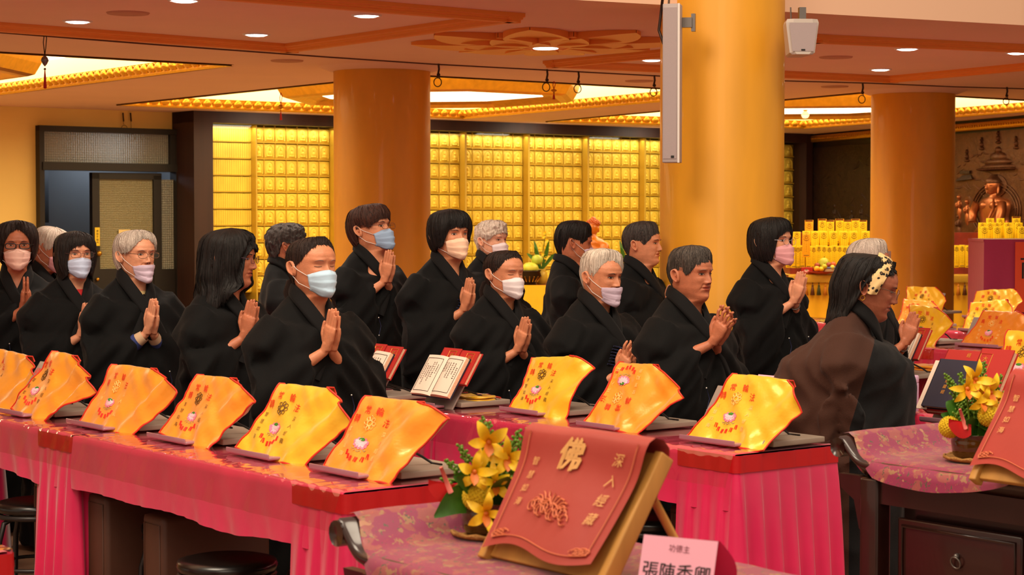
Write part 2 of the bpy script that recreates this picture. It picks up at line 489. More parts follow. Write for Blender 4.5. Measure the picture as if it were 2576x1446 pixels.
# dim corridor behind the door opening
mb = MB()
b0, b1 = WALL_B + .02, WALL_B + 1.6
mb.poly([hall(a_dl - .3, b1, 0), hall(a_dr + .6, b1, 0), hall(a_dr + .6, b1, CEIL), hall(a_dl - .3, b1, CEIL)])
mb.poly([hall(a_dl - .3, b0, 0), hall(a_dl - .3, b1, 0), hall(a_dl - .3, b1, CEIL), hall(a_dl - .3, b0, CEIL)])
mb.poly([hall(a_dr + .6, b0, 0), hall(a_dr + .6, b1, 0), hall(a_dr + .6, b1, CEIL), hall(a_dr + .6, b0, CEIL)])
mb.poly([hall(a_dl - .3, b0, CEIL), hall(a_dr + .6, b0, CEIL), hall(a_dr + .6, b1, CEIL), hall(a_dl - .3, b1, CEIL)])
tag(mb.build('wall_corridor', mat('corridor_grey', (128, 134, 140), 0.8), smooth=False), kind='structure')
d = bpy.data.lights.new('corridor_lamp', 'POINT'); d.energy = 11; d.color = (.8, .88, 1); d.shadow_soft_size = .2
o = bpy.data.objects.new('corridor_lamp', d); COL.objects.link(o); o.location = hall(a_dr - .2, b1 - .5, 2.3)
mb = MB(); a1_, a2_ = aw(150), aw(212)
mb.box(hall((aw(110) + aw(180)) / 2, WALL_B + 1.5, 1.85), (1.1, .12, .75), rz=TH)
tag(mb.build('wall_cabinet', mat('steel_cabinet', (86, 92, 98), 0.5)), 'dark grey wall cabinet in the dim corridor beyond the open door', 'cabinet')

def ribbed_glass(name, scale, horizontal, tint=(150, 150, 140)):
    m = mat(name, tint, 0.25, trans=0.35, spec=0.6)
    nt = m.node_tree; p = nt.nodes['Principled BSDF']
    tc = nt.nodes.new('ShaderNodeTexCoord'); w = nt.nodes.new('ShaderNodeTexWave'); w.bands_direction = 'Z' if horizontal else 'X'
    w.inputs['Scale'].default_value = scale * 1.4
    nt.links.new(tc.outputs['Object'], w.inputs['Vector'])
    w2 = nt.nodes.new('ShaderNodeTexWave'); w2.bands_direction = 'X'; w2.inputs['Scale'].default_value = scale * 1.4
    nt.links.new(tc.outputs['Object'], w2.inputs['Vector'])
    ad = nt.nodes.new('ShaderNodeMath'); ad.operation = 'ADD'
    nt.links.new(w.outputs[1], ad.inputs[0]); nt.links.new(w2.outputs[1], ad.inputs[1])
    b = nt.nodes.new('ShaderNodeBump'); b.inputs['Strength'].default_value = .5; b.inputs['Distance'].default_value = .006
    nt.links.new(ad.outputs[0], b.inputs['Height']); nt.links.new(b.outputs[0], p.inputs['Normal'])
    return m
M_rib = ribbed_glass('ribbed_glass', 9, True)
door = bpy.data.objects.new('door_1', None); COL.objects.link(door); door.location = hall((a_dl + a_dr) / 2, WALL_B, 0); door.rotation_euler = (0, 0, TH)
tag(door, 'black framed glass door unit with a transom in the cream wall', kind='structure')
a_mid = (a_dl + a_dr) / 2
def dbox(name, u0, u1, v0, v1, m, depth=.08, off=-.03, uref=None):
    """box on the door plane from pixel limits"""
    x0, x1 = aw(u0) - a_mid, aw(u1) - a_mid
    z1 = zw(uref or (u0 + u1) / 2, v0); z0 = 0 if v1 is None else zw(uref or (u0 + u1) / 2, v1)
    q = MB(); q.box(((x0 + x1) / 2, off, (z0 + z1) / 2), (x1 - x0, depth, z1 - z0)); return q.build(name, m, door, smooth=False)
dbox('door_frame', 91, 103, 316, None, M_black, .14)
dbox('door_frame', 433, 443, 331, None, M_black, .14)
dbox('door_frame', 91, 443, 316, 330, M_black, .15, uref=100)
dbox('door_frame', 98, 445, 408, 428, M_black, .17, uref=120)
dbox('transom_pane', 103, 420, 330, 408, M_rib, .012, uref=110)
dbox('door_frame', 420, 434, 335, 415, M_black, .12)
leaf_l = 226
dbox('door_stile', 226, 244, 436, None, M_black, .07); dbox('door_stile', 380, 400, 442, None, M_black, .07)
dbox('door_rail', 226, 400, 434, 450, M_black, .07, uref=235)
dbox('door_panel', 240, 384, 676, None, M_black, .05, uref=250)
dbox('door_pane', 243, 382, 446, 678, ribbed_glass('ribbed_glass_door', 12, True, (158, 150, 112)), .01, uref=250)
dbox('side_pane', 399, 436, 452, 676, M_rib, .01)
dbox('door_panel', 398, 440, 676, None, M_black, .05)
st = dbox('sticker', 231, 243, 572, 618, mat('yellow_sticker', (240, 204, 40), .5), .006, -.07)
q = MB()
xs_, zt = aw(237) - a_mid, zw(237, 577)
zb = zw(237, 614)
for i, ch in enumerate('請隨手關門'):
    V, Fs = glyph(ch); h = (zt - zb) / 5.3
    q.add([(xs_ + x * h * .9, -.0745, zt - (i + .5) * (zt - zb) / 5 + y * h * .9) for x, y in V], Fs)
q.build('sticker_lettering', mat('ink_black', (24, 20, 18), .7), door, smooth=False)
q = MB(); q.ball((aw(238) - a_mid, -.1, zw(238, 637)), .03); q.ball((aw(236) - a_mid, -.08, zw(236, 702)), .02); q.tube([(aw(238) - a_mid, -.04, zw(238, 637)), (aw(238) - a_mid, -.1, zw(238, 637))], .012)
q.build('door_knob', mat('brass', (190, 140, 50), .3, metal=.9), door)
dbox('paper_note', 293, 322, 577, 610, mat('note_paper', (240, 214, 150), .8), .004, -.05)
# light switch
mb = MB(); a, z = on_wall(497, 633); mb.rbox((*hall(a, WALL_B - .02)[:2], z), (.09, .02, .075), .006, rz=TH); mb.box((*hall(a - .015, WALL_B - .033)[:2], z), (.03, .012, .045), rz=TH)
tag(mb.build('light_switch', M_white), 'white light switch on the dark cabinet post by the cream wall', 'switch')

# ---------------------------------------------------------------- tile cabinets along the back wall
CB = WALL_B - 0.35                      # cabinet front plane
def ac(u): return on_wall(u, 560, CB)[0]
def zc(u, v): return on_wall(u, v, CB)[1]
M_tile = mat('gold_tile', (246, 222, 104), 0.38, var=0.08, vscale=7, spec=.5)
M_tileframe = mat('cabinet_gold', (206, 172, 66), 0.45, metal=.1)
M_pane = clear_film('cabinet_glass', (255, 250, 226), 0.02)
uL = 474; uR = 2026
aL, aR = ac(uL), ac(uR)
cab = thing('cabinet_surround', 'dark walnut surround framing the wall of gold tiles', 'cabinet', hall(aL, CB, 0), TH)
q = MB(); Wd = aR - aL
q.box((Wd / 2, .1, CEIL - .06), (Wd, .45, .12)); q.build('cornice', M_dark, cab, smooth=False)
q = MB(); w0 = ac(522) - aL; q.box((w0 / 2, .12, CEIL / 2), (w0, .5, CEIL)); q.build('post', M_dark, cab, smooth=False)
q = MB(); w1 = aR - ac(2010); q.box((Wd - w1 / 2, .12, CEIL / 2), (w1, .5, CEIL)); q.build('post', M_dark, cab, smooth=False)
q = MB(); q.box((Wd / 2, .15, .3), (Wd - .05, .36, .6)); q.build('plinth', M_dark, cab, smooth=False)

Z_TOP = zc(1200, 333); PITCH_Z = abs(zc(1200, 333) - zc(1200, 333 + 9 * 38.6)) / 9
# one tile: plate with raised arch and a seated figure
def tile_mesh(w, h):
    t = MB()
    t.add([(-w / 2, 0, 0), (w / 2, 0, 0), (w / 2, 0, h), (-w / 2, 0, h), (-w / 2, .03, 0), (w / 2, .03, 0), (w / 2, .03, h), (-w / 2, .03, h)],
          [(0, 1, 2, 3), (0, 3, 7, 4), (1, 5, 6, 2), (3, 2, 6, 7), (0, 4, 5, 1)])
    arc = [(-w * .4, -.002, h * .06)] + [(-w * .4 * math.cos(k * PI / 6), -.002, h * .5 + h * .43 * math.sin(k * PI / 6)) for k in range(7)] + [(w * .4, -.002, h * .06)]
    t.tube(arc, .0045, n=4)
    def lump(cx, cz, rx, rz, d):
        P = [[(cx + rx * math.cos(2 * PI * j / 8) * math.cos(i * PI / 6), -d * math.sin(i * PI / 6), cz + rz * math.sin(2 * PI * j / 8) * math.cos(i * PI / 6)) for j in range(8)] for i in range(4)]
        t.grid(np.array(P), closed_v=True)
    lump(0, h * .17, w * .30, h * .08, .02); lump(0, h * .36, w * .17, h * .19, .022); lump(0, h * .62, w * .085, h * .09, .022); lump(0, h * .72, w * .045, h * .05, .018)
    lump(0, h * .5, w * .36, h * .40, .004)
    return t.mesh('relief_tile', M_tile)
units = [(645, 845), (845, 1012), (1012, 1172), (1172, 1331), (1331, 1480), (1480, 1623), (1623, 1762), (1762, 1898), (1898, 2012)]
ua = [(ac(a), ac(b)) for a, b in units]
UW = np.mean([b - a for a, b in ua[1:6]])
TW = UW / 6.25
tile_me = tile_mesh(TW * .90, PITCH_Z * .86)
NROW = 10
names_u = ['tall case of six gold tile columns next to the case of tiny tablets', 'gold tile case partly hidden behind the broad gold column', 'gold tile case peeking out beside the broad gold column',
           'gold tile case above the white curly-haired woman', 'gold tile case above the short black-haired woman', 'gold tile case behind the amber statue', 'gold tile case meeting the tallest gold column', 'gold tile case hidden behind the tallest gold column', 'narrow greenish gold tile case next to the framed bronze relief']
for i, ((a0, a1), nm) in enumerate(zip(ua, names_u)):
    if i == 2: a0 = a1 - UW
    root = thing('tile_cabinet', nm, 'cabinet', hall(a0, CB, 0), TH, 'gold tile cases along the back wall')
    w = a1 - a0; n = max(3, int(round((w - .02) / TW))) if i != 8 else 4
    tw = w / (n + .22)
    q = MB()
    q.box((w / 2, .3, 1.55), (w, .02, 1.95)); q.build('back_board', M_tileframe, root, smooth=False)
    q = MB(); q.box((.007, .15, 1.55), (.014, .3, 1.95)); q.build('stile', M_tileframe, root, smooth=False)
    q = MB(); q.box((w - .007, .15, 1.55), (.014, .3, 1.95)); q.build('stile', M_tileframe, root, smooth=False)
    if True:
        for r in range(NROW):
            z = Z_TOP - (r + 1) * PITCH_Z
            if z < .6: continue
            q = MB(); q.box((w / 2, .15, z), (w - .05, .12, .014)); q.build('shelf', M_tileframe, root, smooth=False)
            for c in range(n):
                o = link('relief_tile', tile_me, root, (tw * (c + .61), .10, z + .008)); o.scale = (tw / TW, 1, 1)
                if c: pass
        for c in range(1, n):
            q = MB(); q.box((tw * (c + .11), .105, (Z_TOP + .65) / 2), (.008, .02, Z_TOP - .65)); q.build('divider', M_tileframe, root, smooth=False)
    q = MB(); q.poly([(0.01, 0, .6), (w - .01, 0, .6), (w - .01, 0, 2.52), (.01, 0, 2.52)]); q.build('glass_pane', M_pane, root, smooth=False)
# case of tiny tablets beside the post
a0, a1 = ac(524), ac(645)
root = thing('tablet_cabinet', 'glazed gold case of tiny upright tablets beside the dark walnut post', 'cabinet', hall(a0, CB, 0), TH)
w = a1 - a0
q = MB(); q.box((w / 2, .3, 1.55), (w, .02, 1.95)); q.build('back_board', M_tileframe, root, smooth=False)
for r in range(NROW):
    z = Z_TOP - (r + 1) * PITCH_Z
    q = MB(); q.box((w / 2, .16, z), (w - .02, .12, .012)); q.build('shelf', M_tileframe, root, smooth=False)
    q = MB(); n = 22
    for c in range(n): q.box((w * (c + .5) / n, .13, z + .006 + PITCH_Z * .44), (w / n * .86, .05, PITCH_Z * (.86 + .04 * random.random())))
    tag(q.build('tablet_row', M_tile, root, smooth=False), kind='stuff')
q = MB(); q.poly([(0.01, 0, .6), (w - .01, 0, .6), (w - .01, 0, 2.52), (.01, 0, 2.52)]); q.build('glass_pane', M_pane, root, smooth=False)
# added fill lamps at the top of the tile cases, to brighten the tiles
for i, (a0, a1) in enumerate(ua[:8] + [(ac(524), ac(645))]):
    w = a1 - a0
    o = area_lamp('case_fill_lamp', hall((a0 + a1) / 2, CB + .03, 2.50), w * .95, 1.5, (1, .9, .6), size_y=.05)
    o.rotation_euler = (.12, 0, TH)

# small washer lamps in the soffit before the tile cases
for a_ in (7.6, 9.4, 11.2, 13.0, 14.8):
    area_lamp('soffit_washer', hall(a_, 12.86 if a_ < 10 else 12.95, 2.62), .5, 8, (1, .9, .68), hall(a_, CB, 1.35))

# ---------------------------------------------------------------- right wall
RW0 = np.array([4.02, 26.0]); RW1 = np.array([5.80, 20.5]); rd = (RW1 - RW0) / np.linalg.norm(RW1 - RW0)
RW2 = RW1 + rd * 8
mb = MB(); mb.poly([(*RW0, 0), (*RW2, 0), (*RW2, CEIL), (*RW0, CEIL)])
tag(mb.build('wall_right', mat('wall_dark', (44, 26, 22), .5), smooth=False), kind='structure')

# ================================================================== TABLE ROWS
TZ = 0.75
ROW = 1.49; TWID = 0.45
M_satin = mat('pink_satin', (222, 24, 88), 0.36, var=0.10, vscale=4, sheen=.3, bump=.08, bscale=26, spec=.6)
M_band = mat('red_header_band', (196, 16, 24), 0.45, bump=.05, bscale=80)
M_film = clear_film('clear_plastic_sheet', (255, 248, 246), 0.035, bump=.035, bscale=7, base_fac=.12)
M_board = mat('table_board', (150, 120, 100), .6)
M_steel = mat('table_steel', (60, 56, 56), .4, metal=.7)
M_stoolblk = mat('stool_black', (18, 15, 15), .28, spec=.6)
M_brown = mat('brown_vinyl', (84, 50, 36), .55, var=.08, vscale=9, bump=.05)

def fold_noise(x, y, z=0.0): return mnoise.noise(Vector((x, y, z)))

def make_table(a0, b0, L, ends=(True, True), label='', seed=0, cloth_label='', film_label=''):
    loc = hall(a0, b0, 0)
    t = thing('folding_table', label, 'table', loc, TH, 'folding tables in rows')
    q = MB(); q.box((TWID / 2, L / 2, TZ - .02), (TWID - .01, L - .01, .03)); q.build('table_top', M_board, t, smooth=False)
    for x in (.06, TWID - .06):
        for y in (.12, L - .12):
            q = MB(); q.tube([(x, y, 0), (x, y, TZ - .03)], .014); q.build('leg', M_steel, t)
    # cloth
    c = thing('tablecloth', cloth_label, 'tablecloth', loc, TH, 'pink satin tablecloths')
    NY = int(L / .03); e = .012
    ys = np.linspace(-e, L + e, NY)
    drop = .185
    rows = []
    prof = []                                    # front valance up over the top and down the back
    for k in range(9): prof.append(('f', k / 8))
    for k in range(5): prof.append(('t', k / 4))
    for k in range(5): prof.append(('b', k / 4))
    for y in ys:
        r = []
        wob = .022 * fold_noise(y * 6 + seed, 1.3, seed)
        for kind, s in prof:
            if kind == 'f':
                d = (1 - s) * (drop + .02 * fold_noise(y * 2.3, seed, 4))
                bul = (.006 + .016 * (1 - s) * (fold_noise(y * 13 + (1 - s) * 1.2, seed, 2) + .55 * fold_noise(y * 31, seed, 7)))
                r.append((-e - max(0, bul) - .012 * (1 - s), y, TZ + .004 - d))
            elif kind == 't':
                r.append((-e + (TWID + 2 * e) * s, y, TZ + .006))
            else:
                r.append((TWID + e + .014 * s + .01 * s * fold_noise(y * 13, seed, 5), y, TZ + .004 - s * .24))
        rows.append(r)
    q = MB(); q.grid(np.array(rows), flip=True); q.build('drape', M_satin, c)
    # pleated skirts at the ends, wrapped a little round the front corner
    def skirt(path, name):
        # path: polyline of (x, y) along the skirt, outward normal to its right
        P = np.array(path); seg = np.linalg.norm(np.diff(P, axis=0), axis=1); cum = np.r_[0, np.cumsum(seg)]
        n = int(cum[-1] / .008); zs = np.r_[np.linspace(TZ + .002, TZ - .055, 4), np.linspace(TZ - .065, .015, 14)]
        cols = []
        for i in range(n + 1):
            s = cum[-1] * i / n; k = min(np.searchsorted(cum, s, side='right') - 1, len(seg) - 1); tt = (s - cum[k]) / seg[k]
            p = P[k] * (1 - tt) + P[k + 1] * tt; d = (P[k + 1] - P[k]) / seg[k]
            nrm = np.array([d[1], -d[0]])
            ph = s / .078 + .25 * fold_noise(s * 3, seed, 1)
            saw = (ph % 1.0)
            pl = .5 - .5 * math.cos(PI * min(1, saw / .8)) if saw < .8 else .5 + .5 * math.cos(PI * (saw - .8) / .2)
            col = []
            for z in zs:
                dn = max(0, (TZ - .06 - z) / (TZ - .06))
                off = .004 + .008 * (pl * .5) + dn ** .8 * (.035 * pl + .03) + .012 * dn * fold_noise(s * 6, z * 2, seed)
                col.append((*(p + nrm * off), z))
            cols.append(col)
        q = MB(); q.grid(np.array(cols)); o = q.build(name, M_satin, c)
        q = MB(); cc = np.array(cols)[:, :4].copy()
        ctr = cc.mean(axis=(0, 1))
        for i in range(len(cc)):
            k = i; 
        out = []
        for i in range(n + 1):
            s = cum[-1] * i / n; k = min(np.searchsorted(cum, s, side='right') - 1, len(seg) - 1); d = (P[k + 1] - P[k]) / seg[k]
            nrm = np.array([d[1], -d[0], 0]); out.append(cc[i] + nrm * .004)
        q.grid(np.array(out)); q.build('header_band', M_band, o)
    if ends[0]:
        skirt([(-.016, .26), (-.016, -.016), (TWID + .016, -.016), (TWID + .016, .1)], 'skirt')
    if ends[1]:
        skirt([(TWID + .016, L - .1), (TWID + .016, L + .016), (-.016, L + .016), (-.016, L - .12)], 'skirt')
    # clear sheet with crimped edges
    f = []
    for y in np.linspace(-.024, L + .024, int(L / .02)):
        r = []
        cr = .006 * fold_noise(y * 40, seed, 3) + .004 * fold_noise(y * 95, seed, 9)
        for k in range(6):
            s = k / 5; r.append((-.036 - .036 * (1 - s) - .006 * (1 - s) * fold_noise(y * 9, seed + 3, 2) - abs(cr), y, TZ + .012 - (1 - s) * .11 + (cr if k > 3 else 0)))
        for k in range(7):
            s = k / 6; x = -.016 + (TWID + .036) * s
            r.append((x, y, TZ + .0135 + cr * (1 if k in (0, 6) else .15) + .0016 * fold_noise(x * 12, y * 7, seed)))
        r.append((TWID + .026, y, TZ - .03))
        f.append(r)
    s_ = MB(); s_.grid(np.array(f), flip=True)
    fo = s_.build('plastic_sheet', M_film)
    fo.location = loc; fo.rotation_euler = (0, 0, TH)
    tag(fo, film_label, 'table cover', 'clear plastic sheets over the tables')
    # short end flap of the sheet
    return t

ORD = ['front', 'second', 'third', 'fourth', 'fifth', 'sixth', 'seventh']
def table_row(k, bs, near_label):
    for i, (b0, L, ends) in enumerate(bs):
        w = near_label if i == 0 else 'following on in the %s row' % ORD[k]
        make_table(ROW * k, b0, L, ends, 'narrow folding table under pink satin, %s%s' % (w, '' if i < 2 else ', farther along'), seed=k * 10 + i,
                   cloth_label='pink satin tablecloth with pleated skirt, %s%s' % (w, '' if i < 2 else ', farther along'),
                   film_label='clear plastic sheet over pink cloth, %s%s' % (w, '' if i < 2 else ', farther along'))
table_row(0, [(0, 1.76, (True, False)), (1.80, 1.8, (True, False)), (3.64, 1.8, (True, True))], 'end of the front row')
table_row(1, [(-.06, 1.66, (True, False)), (1.64, 1.8, (True, False)), (3.48, 1.8, (True, True))], 'end of second row beside altar table')
table_row(2, [(-.9, 1.8, (True, False)), (.94, 1.8, (True, False)), (2.78, 1.8, (True, True))], 'carrying the lilac bottle')
table_row(3, [(.1, 1.9, (True, False)), (3.36, 1.8, (True, True))], 'carrying a folded cloth behind the open book')
table_row(4, [(.9, 1.9, (True, False)), (2.84, 1.8, (True, True))], 'with orange covers before the magenta box')
table_row(5, [(2.2, 1.9, (True, False)), (4.14, 1.8, (True, True))], 'with yellow covers before the tasselled altar')
# table corner in the bottom left
make_table(-1.62, .30 - .62, 1.8, (True, True), 'pink-draped table nearest the photographer, only its corner showing', 77,
           'pink satin cloth on the table corner in front of the first row', 'clear plastic sheet on the table corner in front of the first row')

# stools and kneeling benches under the tables
def stool_tree():
    t = thing('stool', 'x', 'stool', (0, 0, 0), 0, 'round black stools')
    q = MB(); q.lathe([(0, .445), (.13, .447), (.158, .44), (.163, .425), (.158, .41), (.13, .402), (0, .402)], 28); q.build('seat', M_stoolblk, t)
    q = MB(); q.tube([(.15 * math.cos(k * PI / 12), .15 * math.sin(k * PI / 12), .395) for k in range(24)], .011, n=6, closed=True); q.build('seat_ring', M_steel, t)
    for k in range(4):
        an = PI / 4 + k * PI / 2; c, s = math.cos(an), math.sin(an)
        q = MB(); q.tube([(.10 * c, .10 * s, .39), (.145 * c, .145 * s, .37), (.165 * c, .165 * s, .30), (.185 * c, .185 * s, 0)], .011, n=6); q.build('leg', M_steel, t)
    q = MB(); q.tube([(.17 * math.cos(k * PI / 12), .17 * math.sin(k * PI / 12), .2) for k in range(24)], .008, n=6, closed=True); q.build('foot_ring', M_steel, t)
    return t
st0 = stool_tree()
spots = [(.06, .80, 'black round stool before two upright kneeling benches'), (.24, .42, 'black round stool beside the pleated pink skirt'), (.30, 1.52, 'black round stool between upright kneeling benches in the front row'),
         (.1, 2.35, 'black round stool past the table joint in the front row'), (1.72, .62, 'black round stool under the second row by the folded bench'), (1.75, 1.2, 'black round stool deep under the second row')]
for i, (a, b, lb) in enumerate(spots):
    o = st0 if i == 0 else copy_tree(st0)
    o.location = hall(a, b, 0); o['label'] = lb; o.rotation_euler = (0, 0, TH + .3 * i)
def bench(a, b, lb, h=.55, th=.15, d=.42):
    t = thing('kneeling_bench', lb, 'bench', hall(a, b, 0), TH, 'brown kneeling benches stood on end')
    q = MB(); q.rbox((0, 0, h / 2), (d, th, h), .022); q.build('cushion', M_brown, t)
    q = MB()
    zz = h / 2
    q.tube([(-d / 2 - .001, -th / 2 + .02, .03), (-d / 2 - .001, -th / 2 + .02, h - .03), (-d / 2 - .001, th / 2 - .02, h - .03), (-d / 2 - .001, th / 2 - .02, .03)], .003, n=5, closed=True)
    q.build('piping', M_brown, t)
bench(.24, 1.69, 'upright brown kneeling bench beside the long pink skirt fold')
bench(.24, 1.26, 'upright brown kneeling bench behind the first black stool', .53)
bench(.24, 2.16, 'upright brown kneeling bench past the table joint', .55)
bench(1.80, .30, 'brown kneeling bench under the second row behind the red cloth', .53, .16)
bench(1.76, 1.42, 'brown kneeling bench seen past the yellow flowers', .55, .3)

# ================================================================== BOOK STANDS, COVERS, BOOKS
EX = -B3                                     # across the stand (towards the near end of the row)
TAU = math.radians(57)
EY = math.cos(TAU) * A3 + math.sin(TAU) * Z3 # up the slope
EN = np.cross(EX, EY); EN = EN / np.linalg.norm(EN)
if EN[1] > 0: EN = -EN
M_lip = mat('stand_acrylic', (160, 112, 126), .2, coat=.4)
M_plate = mat('stand_plate', (150, 134, 126), .45)
M_base = mat('stand_base', (156, 138, 124), .6)
M_silk = {0: mat('cover_satin_orange', (250, 158, 18), .33, metal=.12, var=.06, vscale=5, sheen=.3, bump=.5, bscale=9, spec=.7),
          1: mat('cover_satin_yellow', (246, 190, 14), .33, metal=.12, var=.06, vscale=5, sheen=.3, bump=.5, bscale=9, spec=.7),
          2: mat('cover_satin_deep', (240, 142, 24), .36, metal=.1, var=.06, vscale=5, sheen=.3, bump=.5, bscale=9, spec=.6)}
M_pipe = mat('cover_piping', (214, 48, 22), .5)
M_tred = mat('thread_red', (228, 36, 8), .6); M_tbrn = mat('thread_brown', (112, 74, 20), .6); M_tgold = mat('thread_pale', (250, 206, 120), .5)
M_tpink = mat('thread_pink', (238, 130, 158), .5); M_tpink2 = mat('thread_pale_pink', (250, 196, 206), .5); M_tgrn = mat('thread_green', (60, 140, 40), .5)
M_tgrey = mat('thread_grey', (176, 152, 92), .5)
THREADS = [M_tred, M_tbrn, M_tgold, M_tpink, M_tpink2, M_tgrn, M_tgrey]

def stand(O, w, h, label):
    """folding book stand: base board, sloped plate, front lip, wire legs.  O = middle of the foot of the slope"""
    t = thing('book_stand', label, 'book stand', tuple(O), 0, 'book stands on the tables')
    ax = np.array([EX, EY, EN])
    q = MB(); c = EY * (h * .45) - EN * .012; q.rbox(c, (w * .86, h * .9, .008), .003, ax=ax); q.build('plate', M_plate, t)
    axl = np.array([EX, A3, Z3])
    q = MB(); q.rbox(-A3 * .022 + Z3 * .006 - EX * w * .10, (w * .70, .05, .010), .004, ax=axl); q.rbox(-A3 * .047 + Z3 * .013 - EX * w * .10, (w * .70, .005, .016), .002, ax=axl); q.build('front_lip', M_lip, t)
    q = MB(); q.rbox(A3 * .17 + Z3 * .012, (w * .98, .25, .02), .004, ax=axl); q.build('base_board', M_base, t)
    for s in (-1, 1):
        top = EY * h * .55 - EN * .018 + EX * s * w * .2
        foot = A3 * .235 + Z3 * .024 + EX * s * w * .2
        q = MB(); q.tube([top, top * .3 + foot * .7 + EX * .01 * s, foot, foot + EX * s * .05], .004, n=6); q.build('wire_leg', M_steel, t)
    return t

def lotus_art(S, cx, cy, sc, mbd, flip=1, k=1.0):
    """embroidered lotus with pod, swirls"""
    def blob(x, y, rx, ry, rot, m, lift):
        pts = []
        for j in range(12):
            an = 2 * PI * j / 12
            px, py = rx * math.cos(an), ry * math.sin(an)
            pts.append(S(cx + (x + px * math.cos(rot) - py * math.sin(rot)) * sc, cy + flip * (y + px * math.sin(rot) + py * math.cos(rot)) * sc, lift))
        mbd.add(pts, [tuple(range(12))], m)
    for i, an in enumerate(np.linspace(PI * 1.0, PI * 2.0, 7)):
        blob(.9 * math.cos(an), .55 * math.sin(an) + .1, .42, .30, an, 3, .0018)
        blob(.72 * math.cos(an), .42 * math.sin(an) + .14, .32, .2, an, 4, .0022)
    for i, an in enumerate(np.linspace(PI * 0.02, PI * .98, 5)): blob(.8 * math.cos(an), .3 * math.sin(an) + .15, .33, .24, an, 3, .0018)
    blob(0, .12, .72, .36, 0, 4, .0025)
    blob(0, .42, .55, .22, 0, 5, .003)
    for i in range(9):
        x = -1.1 + 2.2 * i / 8; blob(x, -.85 - .25 * math.sin(PI * i / 8) + .12 * (i % 2), .2, .06, (i % 3 - 1) * .8, 6, .0018)

def put_text(S, mbd, text, x, y, h, m, dx=0, dy=-1.15, rot=0, lift=.002, sx=1.0, flip=1):
    for i, ch in enumerate(text):
        V, Fs = glyph(ch); cr, sr = math.cos(rot), math.sin(rot)
        ox, oy = x + dx * h * i, y + dy * h * i
        mbd.add([S(ox + (vx * sx * cr - vy * sr) * h, oy + flip * (vx * sx * sr + vy * cr) * h, lift) for vx, vy in V], Fs, m)

